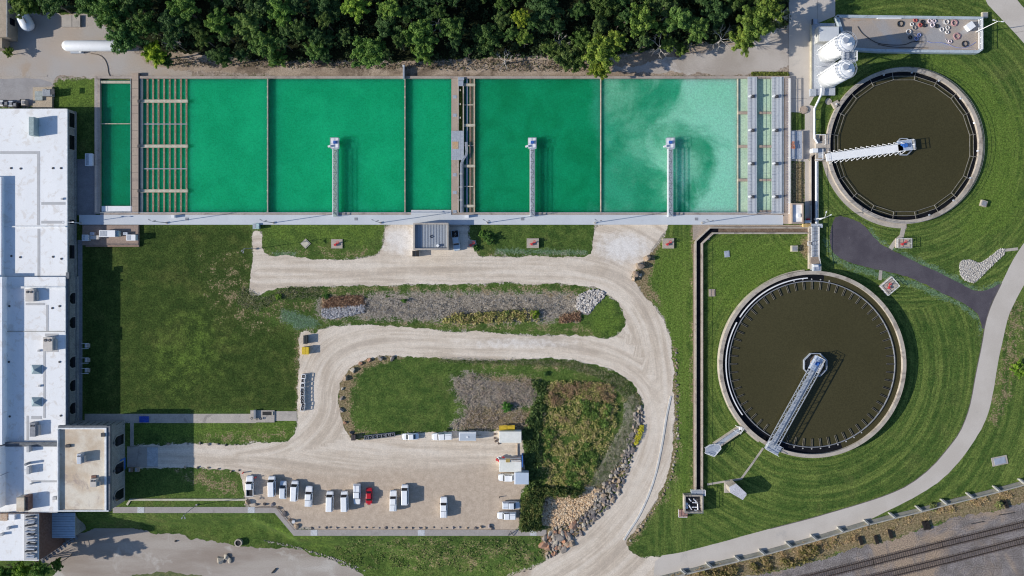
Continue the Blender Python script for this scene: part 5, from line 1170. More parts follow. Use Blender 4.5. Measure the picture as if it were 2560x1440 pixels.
# grey trailer
x0, y0 = W(1147, 1081, 2.3); x1, y1 = W(1190, 1102, 2.3); t = thing('box_trailer', 'grey enclosed trailer with a roof hatch left of the upper container', 'trailer', ((x0+x1)/2, (y0+y1)/2, 0))
bd = obj('box_body', MB().box(x0, y1, x1, y0, .5, 2.25), M['pw'], t); obj('roof', MB().box(x0+.3, y1+.06, x1-.06, y0-.3, 2.24, 2.3), mat('grey_trailer_roof', (.48,.53,.58), (.44,.49,.54), .5, fineamt=.05, stretch=(.3,4,1)), bd)
obj('roof_hatch', MB().pbox(1166, 1091, 1171, 1095, 2.2, 2.42), M['white'], bd); obj('drawbar', MB().bar((x1, (y0+y1)/2, .5), (x1+1.4, (y0+y1)/2, .45), .12), M['dark'], t)
for y, s in ((y0, 1), (y1, -1)): obj('wheel', MB().tube([((x0+x1)/2, y-s*.2, .36), ((x0+x1)/2, y+s*.05, .36)], .36, 14), M['tyre'], t)
# containers
cm = mat('cream_container', (.86,.85,.78), (.80,.79,.71), .6, fineamt=.05, stain=(.55,.5,.42), stainscale=.4, stainlo=.66)
for (px0, py0, px1, py1), l in (((1248,1079,1303.5,1107),'cream corrugated container beside the yellow barriers'),((1248,1150,1303.5,1180),'cream corrugated container with ladders and a blue sheet beside it')):
    H_ = 2.6; x0, y0 = W(px0, py0, H_); x1, y1 = W(px1, py1, H_); t = thing('shipping_container', l, 'container', ((x0+x1)/2, (y0+y1)/2, 0), group='cream containers at the lot edge')
    obj('body', MB().box(x0, y1, x1, y0, .1, H_-.06), cm, t); rf = obj('roof', MB().box(x0+.03, y1+.03, x1-.03, y0-.03, H_-.07, H_-.02), cm, t)
    n = 26
    for k in range(n): xx = x0+.1+(x1-x0-.2)*(k+.5)/n; obj('corrugation', MB().box(xx-.06, y1+.1, xx+.06, y0-.1, H_-.05, H_-.005), cm, rf)
    obj('door', MB().box(x0-.05, y1+.1, x0, y0-.1, .2, H_-.15), cm, t)
    for yy in (.8, 1.2): obj('lock_bar', MB().bar((x0-.09, y1+yy, .3), (x0-.09, y1+yy, H_-.3), .05), M['grey'], t)
for r_ in range(4):
    for k in range(2):
        a = W(1248+k*20, 1066+r_*3.4, 1.5); b_ = W(1267+k*20, 1065+r_*3.4, 1.6); zz = 1.3 - r_*.05
        t = thing('traffic_barrier', ['yellow plastic barrier, %s of the stack behind the upper container' % s for s in ('top left','top right','second row left','second row right','third row left','third row right','bottom left','bottom right')][r_*2+k], 'barrier', (*a, 0), group='yellow barriers stacked behind the container')
        obj('board', MB().bar((*a, zz), (*b_, zz), .30, .12), M['yellow'], t)
        for s in (0.08, .92): c = (a[0]+(b_[0]-a[0])*s, a[1]+(b_[1]-a[1])*s); obj('leg', MB().bar((*c, 0), (*c, zz), .09), M['yellow'], t)
# stock beside the second container
t = thing('ladder', 'dark red ladder lying above the second container', 'ladder', (*W(1290, 1146), 0))
for y in (1143, 1147.5): obj('rail', MB().bar((*W(1276, y, 2), 2.1), (*W(1303, y+1, 2), 2.1), .08), M['brick'], t)
for k in range(9): obj('rung', MB().bar((*W(1278+k*3, 1143, 2), 2.1), (*W(1278+k*3, 1148, 2), 2.1), .05), M['silo'], t)
t = thing('ladder', 'second dark ladder lying against the second container', 'ladder', (*W(1290, 1152), 0))
for y in (1149, 1152.5): obj('rail', MB().bar((*W(1277, y, 2.7), 2.75), (*W(1303, y+1, 2.7), 2.75), .08), M['brick'], t)
for k in range(8): obj('rung', MB().bar((*W(1279+k*3, 1149, 2.7), 2.75), (*W(1279+k*3, 1153, 2.7), 2.75), .05), M['silo'], t)
tag(obj('plywood_sheet', MB().pbox(1264.5, 1146.5, 1275, 1156, 2.65, 2.75), mat('ochre_board', (.42,.30,.09))), 'ochre square board lying on the second container', 'board')
tag(obj('blue_panel', MB().pbox(1304.6, 1139, 1307, 1168, 0, 2.7), M['blue']), 'narrow bright blue panel standing at the end of the second container', 'panel')
for i, (x, y, m, l) in enumerate(((1243,1149,'red','red and white road sign face lying leftmost of the red pile'),(1248,1152,'red','red road marker lying below the white discs'),(1246,1145,'white','white disc on the pile of road signs, left of the dark one'),(1252,1147,'black','dark disc in the middle of the pile of road signs'),(1258,1145,'red','red disc on the right of the pile of road signs'),(1250,1143.5,'white','small white disc at the top of the pile of road signs'),(1254,1151,'red','red marker at the lower right of the pile of road signs'))):
    t = thing('road_sign', l, 'sign', (*W(x, y, .8), 0), group='pile of road signs left of the second container'); c = W(x, y, .9)
    obj('disc', MB().cyl(*c, .8, .9, .42, 12), M[m], t); obj('post', MB().bar((*c, 0), (*c, .8), .07), M['galv'], t)
tag(obj('timber_post', MB().bar((*W(1293, 1109), .15), (*W(1293.5, 1141), .15), .3), mat('pale_timber', (.55,.44,.33))), 'long pale timber lying between the two containers', 'timber')
for x, y, l in ((1237,1085,'small dark disc on the ground, topmost by the upper container'),(1237,1095,'small dark disc on the ground, upper left by the upper container'),(1244,1099,'small dark disc right of its neighbour by the upper container'),(1239,1103,'small dark disc, lower left by the upper container'),(1247,1108,'small dark disc at the container corner')):
    tag(obj('cover', MB().cyl(*W(x, y), 0, .25, .32, 12), mat('brown_cover', (.14,.10,.08)) if 'brown_cover' not in bpy.data.materials else bpy.data.materials['brown_cover']), l, 'cover', 'dark discs beside the upper container')

# crates (tote frames) ------------------------------------------------
def crate(px, py, rot, label, group, m):
    t = thing('tote_cage', label, 'crate', (*W(px, py, .9), 0), rotz=rot, group=group); w_ = 1.05; h_ = 1.05; a = w_/2
    fr = MB()
    for z in (.12, h_): 
        for (x0, y0), (x1, y1) in (((-a,-a),(a,-a)),((a,-a),(a,a)),((a,a),(-a,a)),((-a,a),(-a,-a))): fr.bar((x0,y0,z), (x1,y1,z), .13)
    for x in (-a, a):
        for y in (-a, a): fr.bar((x,y,0), (x,y,h_), .12)
    obj('frame', fr, m, t, world=False); obj('liner', MB().box(-a+.08, -a+.08, a-.08, a-.08, .1, .8), M['liner'], t, world=False)
    q_ = random.Random(int(px*7+py)); obj('lid_scrap', MB().obox(q_.uniform(-.15,.15), q_.uniform(-.15,.15), .8, .45, .3, .12, q_.random()*3), M['grey'], t, world=False)
names = ['first from the top','second from the top','third from the top','fourth from the top','in the middle','fourth from the bottom','third from the bottom','second from the bottom','last at the bottom']
for (x, y), n in zip(((759,941),(757.5,951.5),(756.5,963),(756,974.5),(756,984),(756,994),(756,1003.5),(758,1013),(756,1022.5)), ['first from the top','second from the top','third from the top','fourth from the top','fifth from the top','fourth from the bottom','third from the bottom','second from the bottom','last at the bottom']):
    crate(x, y, -.08, 'white framed black tote cage, %s of the column at the road edge' % n, 'tote cages in a column beside the road', M['silo'])
for (x, y), n in zip(((915.7,1094.3),(926,1093.2),(938,1091.8),(948.6,1090.6),(959.5,1089.3),(970.6,1088.1),(981.7,1086.8)), ['leftmost','second from the left','third from the left','fourth from the left','third from the right','second from the right','rightmost']):
    crate(x, y, .1, 'dark framed tote cage, %s of the row left of the white sedan' % n, 'tote cages in a row at the lot edge', M['grey'])
def dumpster(px0, py0, px1, py1, m, label, h=1.3, lid=None):
    t = thing('skip', label, 'skip', (*W((px0+px1)/2, (py0+py1)/2, h), 0)); bd = obj('body', MB().pbox(px0, py0, px1, py1, .1, h), m, t, bevel=.04)
    obj('lid', MB().pbox(px0-.3, py0-.3, (px0+px1)/2-.4, py1+.3, h, h+.07), lid or m, bd); obj('lid', MB().pbox((px0+px1)/2+.4, py0-.3, px1+.3, py1+.3, h, h+.07), lid or m, bd)
    return t
dumpster(758.5, 839, 768, 859.5, M['liner'], 'black skip above the yellow one at the road bend', 1.2, mat('dark_lid', (.03,.035,.04)))
dumpster(755, 868, 771, 886, M['yellow'], 'yellow skip at the road bend')
dumpster(878, 1088, 888, 1101, mat('brown_bin', (.07,.055,.055)), 'dark brown bin at the corner of the lot', 1.1)
dumpster(1031, 627, 1048, 641, M['white'], 'black and white generator box at the corner of the pump house', 1.4, M['liner'])
# white cabinets west
def cabinet(px0, py0, px1, py1, h, label, m='white', z=0, name='cabinet', cat='cabinet', lidm=None, group=None):
    t = thing(name, label, cat, (*W((px0+px1)/2, (py0+py1)/2, z+h), z), group=group); bd = obj('body', MB().pbox(px0, py0, px1, py1, z, z+h), M[m] if isinstance(m, str) else m, t, bevel=.02)
    obj('lid', MB().pbox(px0-.4, py0-.4, px1+.4, py1+.4, z+h, z+h+.06), lidm or (M[m] if isinstance(m, str) else m), t); obj('vent', MB().pbox(px0+1.2, py0+1.2, (px0+px1)/2-.3, py1-1.2, z+h+.05, z+h+.09), M['grate'], t); return t
cabinet(213, 384, 231, 414, 1.5, 'bluish white cabinet in the shade between the long building and the basin')
cabinet(632, 559, 647, 572, 1.3, 'pale teal utility box at the south edge of the walkway', m=mat('pale_teal', (.42,.56,.55)))
pt = thing('equipment_platform', 'brown timber platform with railings below the walkway, carrying white units', 'platform', (*W(276, 590), 0))
obj('deck', MB().pbox(206, 563, 346, 613, 0, .6), mat('brown_deck', (.34,.25,.20), (.29,.215,.175), .8, fineamt=.2), pt); obj('curb', MB().pbox(214, 613, 347, 617, 0, .5), mat('reddish_curb', (.30,.20,.15)), pt)
mb = MB(); mb.rail([W(230,612,1.5), W(346,612,1.5), W(346,565,1.5)], .6, 1.1, 1.8, .035); obj('handrail', mb, M['dark'], pt)
cabinet(205, 587, 220, 602, 1.5, 'white box unit, leftmost on the brown platform', z=.6, m='deck'); cabinet(248, 576, 287, 592, 1.6, 'long white generator in the middle of the brown platform', z=.6)
cabinet(287.5, 577, 297, 591, 1.2, 'teal grey end unit against the long white generator', z=.6, m=bpy.data.materials['pale_teal']); cabinet(316, 587, 338, 601, 1.5, 'white box unit, rightmost on the brown platform', z=.6)
cabinet(222, 589, 246, 598, 1.0, 'low grey pump unit left of the long white generator', m='hvac', z=.6); cabinet(225, 581, 235, 587, .8, 'small grey box above the low pump unit', m='galv', z=.6); cabinet(308, 581, 318, 587, .8, 'small grey box above the rightmost white unit', m='galv', z=.6)
tag(obj('tarpaulin', MB().pbox(348, 1041, 371, 1056, .06, .35), mat('blue_tarpaulin', (.02,.08,.45), (.02,.06,.33), 1.5, bump=.6)), 'blue tarpaulin bundle on the concrete walk', 'tarpaulin')
for x, y, l in ((326,1175,'wooden box, left one by the tower corner'),(342,1174.5,'pale framed wooden box, right one by the tower corner')):
    cabinet(x-5, y-5, x+5, y+5, .7, l, m=mat('crate_wood', (.28,.2,.14)) if x < 330 else M['tan'], name='crate', cat='crate')
t = thing('sump', 'concrete sump with a black rectangular opening at the end of the walk', 'sump', (*W(655, 1040), 0))
obj('slab', MB().pbox(626, 1026, 686, 1056, 0, .28), M['path'], t); obj('opening', MB().pbox(656, 1029, 679, 1038, .2, .30), M['black'], t); obj('lip', MB().pbox(679.5, 1029, 682, 1038, .2, .45), M['cream'], t)
obj('gate_plate', MB().pbox(634, 1025, 639, 1047, .25, .9), M['grey'], t)
for x, y in ((629,1046),(642,1048),(652,1047)): c = W(x, y, .8); obj('handwheel', MB().ring(*c, .6, .7, .35, .2, 12), M['dark'], t)

# propane tanks, slab, yard gear -----------------------------------------
def capsule(par, p, q_, r, z, m, name='tank'):
    p = Vector((*p, z)); q2 = Vector((*q_, z)); d = (q2-p).normalized(); P = []; R = []
    for k in range(6): a = PI/2*k/5; P.append(p - d*r*math.cos(a)*.98); R.append(max(.02, r*math.sin(a)))
    for k in range(5, -1, -1): a = PI/2*k/5; P.append(q2 + d*r*math.cos(a)*.98); R.append(max(.02, r*math.sin(a)))
    o = obj(name, MB().tube(P, R, 28), m, par, smooth=True); return o
a = W(170, 115, 1.8); b_ = W(300, 115, 1.8); t = thing('gas_tank', 'long white horizontal gas tank partly under the trees', 'tank', (*W(230, 115), 0)); capsule(t, a, b_, 1.48, 1.9, M['silo'], 'shell')
for x in (188, 230, 285): obj('saddle', MB().obox(*W(x, 117, 1), 0, .9, 2.2, 1.0), M['grey'], t)
obj('valve_box', MB().pbox(176, 128, 208, 133, 0, .5), M['galv'], t); obj('valve', MB().cyl(*W(200, 129, 1), .5, 1.0, .3, 10), M['white'], t)
t = thing('supply_hose', 'thin dark hose running from the gas tank to the basin wall', 'hose', (*W(260, 160), 0)); obj('hose', MB().tube([(*W(x, y), .08) for x, y in chaikin([(228,134),(250,137),(264,150),(270,168),(271,182),(276,191)], 2, False)], .07, 6), mat('brown_hose', (.12,.085,.05)), t)
a = W(60, 48, 2.2); b_ = W(68, 62, 2.2); t = thing('water_tank', 'pale blue white tank on a stand in the north west corner', 'tank', (*W(65, 55), 0)); capsule(t, a, b_, 1.8, 2.2, M['pg'], 'shell'); obj('stand', MB().pbox(52, 40, 78, 72, 0, .8), M['grey'], t); obj('hatch', MB().bar((*W(58,44,4), 4.0), (*W(66,58,4), 4.02), .15), M['dark'], t)
t = thing('concrete_slab', 'flat concrete slab box between the yard and the trees', 'slab', (*W(177, 52), 0)); s_ = obj('body', MB().pbox(154, 38, 200, 67, 0, .6), M['path'], t); obj('seam', MB().pbox(179, 38.3, 180, 66.6, .5, .62), M['dark'], s_)
t = thing('cooling_pad', 'tan concrete pad with a ribbed blue grey cooler north of the long building', 'pad', (*W(106, 240), 0))
obj('pad', MB().pbox(82, 218, 130, 269, 0, .7), mat('yellow_tan_pad', (.50,.41,.30), (.45,.37,.27), .8), t); obj('tank', MB().pbox(87, 228, 106, 251, .6, 1.1), mat('grey_green_tank', (.38,.42,.40)), t); ck_ = obj('cooler', MB().pbox(106, 223, 130, 240, .6, 1.9), M['grey'], t)
for k in range(7): obj('fin', MB().pbox(107+k*2.6, 223.5, 108.3+k*2.6, 239.5, 1.8, 1.98), M['deck'], ck_)
obj('mast', MB().bar((*W(131, 228), 0), (*W(131, 228), 3.0), .14), M['dark'], t); obj('mast_head', MB().pbox(126, 222, 136, 236, 2.9, 3.1), M['dark'], t)
q_ = random.Random(9)
for i, (x, y, m, l) in enumerate(((2,258,'white','white machine cab at the left edge behind the long building'),(14,259,'dark','dark machine body beside the white cab behind the building'),(26,259,'galv','grey pump frame behind the long building'),(36,262,'dark','small dark frame right of the grey pump frame'),(58,256,'hvac','tan pipe frame near the yellow pad'))):
    t = thing('machine', l, 'machine', (*W(x, y), 0), group='machines behind the long building'); obj('body', MB().pbox(x-5, y-7, x+5, y+7, 0, 1.4), M[m], t); obj('engine', MB().pbox(x-3, y-4, x+3, y+3, 1.4, 1.8), M['grey'], t)
    for s in (-1, 1): obj('wheel', MB().tube([(*W(x-5, y+s*5), .35), (*W(x+5, y+s*5), .35)], .3, 10), M['tyre'], t)

# lamps ----------------------------------------------------------------
def lamp(px, py, H_, label, arms=((-.9,.35),(.9,.2)), z=0, group=None, m='galv', w=.07):
    x, y = W(px, py, z); t = thing('street_lamp', label, 'lamp', (x, y, z), group=group)
    obj('base', MB().cyl(x, y, z, z+.35, .28, 12), M['path'], t); pl = obj('pole', MB().tube([(x, y, z+.3), (x, y, z+H_)], [w*1.5, w], 8), M[m], t)
    for dx, dy in arms:
        ar = obj('arm', MB().bar((x, y, z+H_-.1), (x+dx, y+dy, z+H_), .07), M[m], t); obj('lamp_head', MB().obox(x+dx*1.3, y+dy*1.3, z+H_-.05, .55, .26, .14, math.atan2(dy, dx)), M[m], ar)
ords = ['nearest the long building','above the grass strip left of the pump house','just left of the pump house','right of the pump house','above the pale gravel entrance','nearest the canal bend']
for x, o_ in zip((417, 684, 952, 1219, 1487, 1755), ords): lamp(x, 557, 8.6, 'slim grey lamp on the walkway, '+o_, z=DK, group='lamps along the basin walkway', arms=((-.55,.3),(.55,.12)), m='grey')
lamp(640, 622, 9.2, 'grey lamp post beside the end of the gravel road', arms=((-.5,-.5),(-.2,-.8)), m='grey', w=.06)
lamp(2440, 80, 9.5, 'tall pale lamp post at the right end of the hose deck', arms=((-.9,.2),(.9,-.1)), m='silo', w=.08, z=1.1)
lamp(492, 1262, 8.5, 'pale lamp post standing behind the retaining walk', arms=((-.3,-.6),(.3,-.6)), m='grey', w=.06)
lamp(202, 558, 6, 'white lamp at the long building end of the walkway', arms=((-1.0,0),(1.0,0)), m='silo', z=DK)
lamp(2036, 548, 7, 'pale lamp post with a small lattice frame by the causeway', arms=((-.9,-.3),(1.2,.6),(.3,1.2)), m='silo', w=.09)

# valve pads --------------------------------------------------------------
def valve_pad(px0, py0, px1, py1, label, rot=0, rail=False, h=.25, seed=0):
    cx_, cy_ = W((px0+px1)/2, (py0+py1)/2, h); t = thing('valve_pad', label, 'valve', (cx_, cy_, 0), rotz=rot, group='red valves on concrete pads'); w_ = (px1-px0)*S; d_ = (py1-py0)*S
    obj('pad', MB().box(-w_/2, -d_/2, w_/2, d_/2, 0, h), mat('pad_concrete', (.46,.40,.33), (.41,.355,.295), 1) if 'pad_concrete' not in bpy.data.materials else bpy.data.materials['pad_concrete'], t, world=False)
    q_ = random.Random(seed); v = obj('valve_body', MB().tube([(-.7,-.2,h), (-.7,-.2,h+.45), (.5,.25,h+.45), (.5,.25,h)], .13, 8), M['red'], t, world=False)
    obj('handwheel', MB().ring(.45, .45, h+.75, h+.83, .38, .26, 16), M['red'], v, world=False); obj('stem', MB().bar((.45,.45,h+.3), (.45,.45,h+.78), .08), M['red'], v, world=False); obj('flange', MB().cyl(-.35, -.35, h+.2, h+.6, .3, 12), M['red'], v, world=False)
    if rail: mb = MB(); mb.rail([(-w_/2,-d_/2), (w_/2,-d_/2), (w_/2,d_/2), (-w_/2,d_/2), (-w_/2,-d_/2)], h, 1.0, 1.3, .05); obj('handrail', mb, M['silo'], t, world=False)
valve_pad(828, 598, 856, 621, 'red valve on a pad in the grass strip left of the pump house', seed=1)
valve_pad(1317, 596, 1347, 620, 'red valve on a raised pad in the grass strip right of the pump house', h=.7, seed=2)
valve_pad(1657, 596, 1685, 621, 'red valve on a pad at the corner beside the big tan boulders', h=.4, seed=3)
valve_pad(2240, 596, 2275, 620, 'red valve inside white railings below the upper round tank', rail=True, seed=4, h=.5)
valve_pad(2203, 700, 2240, 730, 'red valve inside railings on the turned pad above the lower round tank', rot=.7, rail=True, seed=5, h=.4)
valve_pad(1170, 601, 1190, 621, 'small red hydrant on the pad beside the pump house', seed=6)
def pad(px0, py0, px1, py1, label, m='path', h=.15, top=None, rot=0, name='slab', group=None):
    cx_, cy_ = W((px0+px1)/2, (py0+py1)/2, h); t = thing(name, label, 'slab' if name == 'slab' else 'chamber', (cx_, cy_, 0), rotz=rot, group=group); w_ = (px1-px0)*S; d_ = (py1-py0)*S
    obj('base', MB().box(-w_/2, -d_/2, w_/2, d_/2, 0, h), M[m], t, world=False); obj('cover', MB().box(-w_*.36, -d_*.36, w_*.36, d_*.36, h, h+.06), M[top or m], t, world=False)
pad(755, 600, 773, 618, 'square concrete slab turned on its corner in the left grass strip', rot=PI/4, top='cream'); pad(1811, 627, 1824, 643, 'pale slab in the lawn right of the canal', m='galv', rot=.1)
pad(1979, 614, 1995, 629, 'grey topped concrete box beside the causeway', m='cream', h=.9, top='grey', name='chamber'); pad(1772, 723, 1788, 741, 'brownish slab beside the canal', m='wallc', top='tan')
pad(2453, 501, 2468, 516, 'grey box in the lawn right of the upper round tank', m='rimc', h=.7, top='grey', rot=-.3, name='chamber'); pad(2456, 30, 2470, 44, 'grey topped box at the corner of the hose deck', m='cream', h=.7, top='grey', name='chamber')
pad(2480, 1141, 2519, 1163, 'long grey slab in the lawn beyond the curved road', top='galv', rot=.2); pad(2073, 247, 2100, 272, 'square concrete box set at the rim of the upper round tank', m='rimc', h=.9, top='grey', rot=.5, name='chamber') if False else None
t = thing('chamber', 'square concrete chamber with a white cap at the rim of the upper round tank', 'chamber', (*W(2087, 262), 0), rotz=.5); obj('base', MB().box(-.9,-.9,.9,.9,0,.95), M['rimc'], t, world=False); obj('cap', MB().cyl(0,0,.95,1.15,.22,10), M['white'], t, world=False)
tag(obj('manhole', MB().cyl(*W(2071,254), 0, .12, .9, 20).cyl(*W(2071,254), .12, .2, .42, 16), M['path']), 'round pale manhole in the grass right of the white pipe', 'manhole')
tag(obj('manhole', MB().cyl(*W(2009,275), 0, .5, 1.15, 24, 1.0).cyl(*W(2013,275,.5), .5, .62, .4, 14), M['tan']), 'tan round manhole cone beside the concrete walk', 'manhole')
# sluice walkway, pump box, shed
t = thing('outlet_flume', 'concrete outlet flume with railings joining the lower round tank to the canal', 'flume', (*W(1810, 1100), 0)); hf = 1.0
for o_ in (-7.5, 7.5):
    a = Vector((1855-o_*.62, 1070-o_*.78)) if False else None
d2 = Vector((1785-1848, 1118-1075)).normalized(); n2 = Vector((-d2.y, d2.x))
for o_ in (-7, 7): obj('wall', MB().path([W(1850+n2.x*o_, 1074+n2.y*o_, hf), W(1788+n2.x*o_, 1116+n2.y*o_, hf)], .35, 0, hf), M['rimc'], t)
obj('grating', MB().path([W(1849,1074.5,hf), W(1788,1116,hf)], 1.25, 0, hf-.15), M['grate'], t)
pf = obj('platform', MB().prism([W(x, y, hf) for x, y in ((1764,1120),(1778,1112),(1800,1112),(1803,1122),(1786,1142),(1764,1134))], 0, hf+.05), M['galv'], t); mb = MB(); mb.rail([W(x, y, 2) for x, y in ((1764,1120),(1778,1112),(1800,1112),(1803,1122),(1786,1142),(1764,1134))], hf, 1.05, 1.2, .05); obj('handrail', mb, M['silo'], pf)
mb = MB(); mb.rail([W(1842,1066,2.4), W(1862,1072,2.4), W(1852,1086,2.4), W(1838,1078,2.4)], hf, 1.1, 1.0, .06); obj('handrail', mb, M['silo'], t); obj('cabinet', MB().pbox(1849,1067,1856,1075,hf,hf+.8), M['white'], t)
t = thing('pump_chamber', 'open topped concrete pump chamber with white pipes at the end of the canal', 'chamber', (*W(1730, 1260), 0)); HQ = 2.0
x0, y0 = W(1711, 1238, HQ); x1, y1 = W(1757, 1282, HQ); mb = MB(); th = .35
mb.box(x0, y1, x1, y1+th, 0, HQ); mb.box(x0, y0-th, x1, y0, 0, HQ); mb.box(x0, y1+th+.01, x0+th, y0-th-.01, 0, HQ-.002); mb.box(x1-th, y1+th+.01, x1, y0-th-.01, 0, HQ-.002); obj('wall', mb, M['rimc'], t)
fl = obj('floor', MB().box(x0+th, y1+th, x1-th, y0-th, 0, .5), M['dark'], t)
for x, y in ((1716,1259),(1716,1267)): obj('pump', MB().cyl(*W(x, y, 1), .5, 1.6, .38, 14), M['silo'], fl)
for P in (((1722,1246),(1728,1253)),((1734,1247),(1741,1254)),((1722,1262),(1729,1274)),((1731,1256),(1744,1257)),((1744,1259),(1745,1275)),((1730,1268),(1744,1268)),((1736,1275),(1742,1276))): obj('pipe', MB().tube([(*W(x, y, 1.5), 1.5) for x, y in P], .16, 8), M['silo'], fl)
mb = MB(); mb.rail([(x0+.1,y1+.1),(x1-.1,y1+.1),(x1-.1,y0-.1)], HQ, .9, 1.4, .04); mb.rail([(x0+.1,y0-.1),(x0+.1,y1+.1)], HQ, .9, 1.4, .04); obj('handrail', mb, M['grey'], t)
obj('landing', MB().pbox(1729,1228,1764,1240,0,1.3), M['galv'], t); mb = MB(); mb.rail([W(1728,1226,2.3), W(1764,1226,2.3), W(1764,1240,2.3)], 1.3, 1.0, 1.2, .05); obj('handrail', mb, M['silo'], t)
obj('brick_step', MB().pbox(1697,1275,1719,1294,0,.7), mat('pink_brick', (.40,.24,.20), (.34,.19,.16), 1), t); mb = MB(); mb.rail([W(1697,1294,1.7), W(1697,1275,1.7)], .7, .9, 1, .04); mb.rail([W(1697,1294,1.7), W(1718,1294,1.7)], .7, .9, 1, .04); obj('handrail', mb, M['silo'], t)
t = thing('shed', 'tall pale concrete shed with an angled roof casting a long shadow', 'shed', (*W(1838, 1222), 0)); HS_ = 3.8
P = [W(x, y, HS_) for x, y in ((1823,1218),(1840,1209),(1866,1233),(1866,1238),(1857,1250),(1826,1232))]; obj('wall', MB().prism(P, 0, HS_-.15), M['rimc'], t); obj('roof', MB().prism(P, HS_-.15, HS_+.02), mat('pale_lilac_roof', (.58,.57,.60), (.53,.52,.55), .6, stain=(.45,.43,.45), stainscale=.5), t)
obj('plinth', MB().pbox(1811,1203,1835,1232,0,.4), M['path'], t)
# ================================================================ retaining walk on the bank
mb = MB(); PW = [(282,1275),(690,1275),(738,1332),(1366,1332)]
struct('retaining_walk', MB().path(WP(PW, .1), 15*S, LOW*.9, .12), mat('walk_concrete', (.38,.345,.315), (.34,.31,.285), .5, fineamt=.15, fine=4, stain=(.29,.26,.24), stainscale=.2), 'grey concrete retaining walk along the bank')
wp = mat('pale_walk_panel', (.56,.57,.58), (.52,.53,.54), 1)
for x, y, l in ((352,1275,'pale panel in the retaining walk nearest the tower'),(628,1275,'pale panel in the retaining walk before its bend'),(785,1332,'pale panel in the retaining walk after its bend'),(1053,1332,'pale panel in the retaining walk at the middle of the lot'),(1333,1332,'pale panel at the right end of the retaining walk')):
    tag(obj('walk_panel', MB().pbox(x-8.5, y-7.2, x+8.5, y+7.2, .1, .15), wp), l, 'panel', 'pale panels in the retaining walk')
struct('kerb', MB().path(WP([(618,1249),(326,1249),(318,1262)]), .55, 0, .2), M['cream'], 'low pale kerb left of the gravel lot')
mb = MB(); mb.rail(WP([(640,1267.5),(692,1267.5),(737,1323.5)]), .1, .5, 4, .03); tag(obj('low_rail', mb, mat('rusty_rail', (.16,.10,.08))), 'thin rusty rail along the bend of the retaining walk', 'rail')
mb = MB(); mb.path(WP([(635,1284),(645,1310),(644,1365)], -2.5), .25, -4.8, -2.4); struct('path', MB().path(WP([(634,1286),(640,1297)]), 1.6, -2, -.4), M['path'], 'short concrete drain chute under the retaining walk')
mb = MB(); mb.bar((*W(1270,1339,.2), .2), (*W(1277,1325,.2), 1.2), .12); mb.bar((*W(1284,1339,.2), .2), (*W(1277,1325,.2), 1.2), .12); mb.bar((*W(1273,1334,.3), .5), (*W(1281,1334,.3), .5), .1); tag(obj('trestle', mb, M['dark']), 'dark A shaped trestle on the retaining walk', 'trestle')
# the flood wall beside the railway
t = thing('flood_wall', 'long grey concrete flood wall with slanted buttresses beside the railway', 'wall', (*W(2130, 1320), 0))
LW = [(1640,1449),(1772,1416),(1904,1384),(2040,1346),(2163,1309),(2230,1292),(2297,1276),(2360,1259),(2424,1243),(2491,1226),(2560,1207),(2800,1140)]
fm = mat('mossy_grey_concrete', (.24,.235,.20), (.19,.19,.165), .4, fineamt=.2, fine=4); obj('wall', MB().path(WP(LW, .2), 1.25, 0, .2), fm, t)
P = [(x+2, y+5.5) for x, y in LW]; obj('stem', MB().path(WP(P, 1.0), .28, 0, 1.0), mat('wall_cap', (.42,.40,.35), (.34,.33,.29), .6), t)
bm_ = mat('buttress_concrete', (.60,.58,.50), (.50,.48,.42), 1)
for x, y in ((2555,1204),(2491,1222),(2424,1239),(2360,1255),(2297,1272),(2230,1289),(2167,1307),(2101,1325),(2034,1344),(1971,1362),(1904,1381),(1843,1397),(1772,1414),(1709,1431)):
    a = W(x-6, y-5, .9); b_ = W(x+7, y+6, .9); bt_ = obj('buttress', MB().bar((*a, .5), (*b_, .5), .32, 1.0), bm_, t); obj('buttress_rib', MB().bar((a[0]+.45, a[1]+.1, .45), (b_[0]+.45, b_[1]+.1, .45), .18, .8), bm_, bt_)
# railway
def track(P, label):
    Pw = WP(P); t = thing('railway_track', label, 'track', (*Pw[1], 0)); d = []; acc = []
    for s in (-.72, .72):
        Q_ = []
        for i, p in enumerate(Pw):
            a = Vector(Pw[max(0, i-1)]); b_ = Vector(Pw[min(len(Pw)-1, i+1)]); dd = (b_-a).normalized(); Q_.append((p[0]-dd.y*s, p[1]+dd.x*s))
        obj('rail', MB().path(Q_, .16, .12, .34), mat('rusty_steel_rail', (.075,.055,.045)) if 'rusty_steel_rail' not in bpy.data.materials else bpy.data.materials['rusty_steel_rail'], t)
    q_ = random.Random(3); tm = mat('weathered_sleeper', (.16,.125,.105), (.10,.08,.07), 1.5, fineamt=.35) if 'weathered_sleeper' not in bpy.data.materials else bpy.data.materials['weathered_sleeper']
    tot = [(Vector(a), Vector(b_)) for a, b_ in zip(Pw[:-1], Pw[1:])]; mb = MB(); cnt = 0
    for a, b_ in tot:
        L = (b_-a).length; dd = (b_-a)/L; k = 0.0
        while k < L:
            c = a+dd*k; mb.obox(c.x, c.y, .0, .26, 2.5+q_.uniform(-.1,.1), .13, math.atan2(dd.y, dd.x)+q_.uniform(-.03,.03)); k += .62; cnt += 1
    stuff(obj('sleeper', mb, tm, t))
track([(1700,1520),(2000,1450),(2183,1404.5),(2355,1361),(2560,1311),(2800,1252)], 'rusty railway track, upper of the two')
track([(1900,1510),(2200,1440.5),(2385,1396),(2560,1351),(2800,1290)], 'rusty railway track, lower of the two')
r_ = random.Random(5); tiem = mat('creosote_timber', (.012,.010,.009), (.022,.018,.015), 2, rough=1)
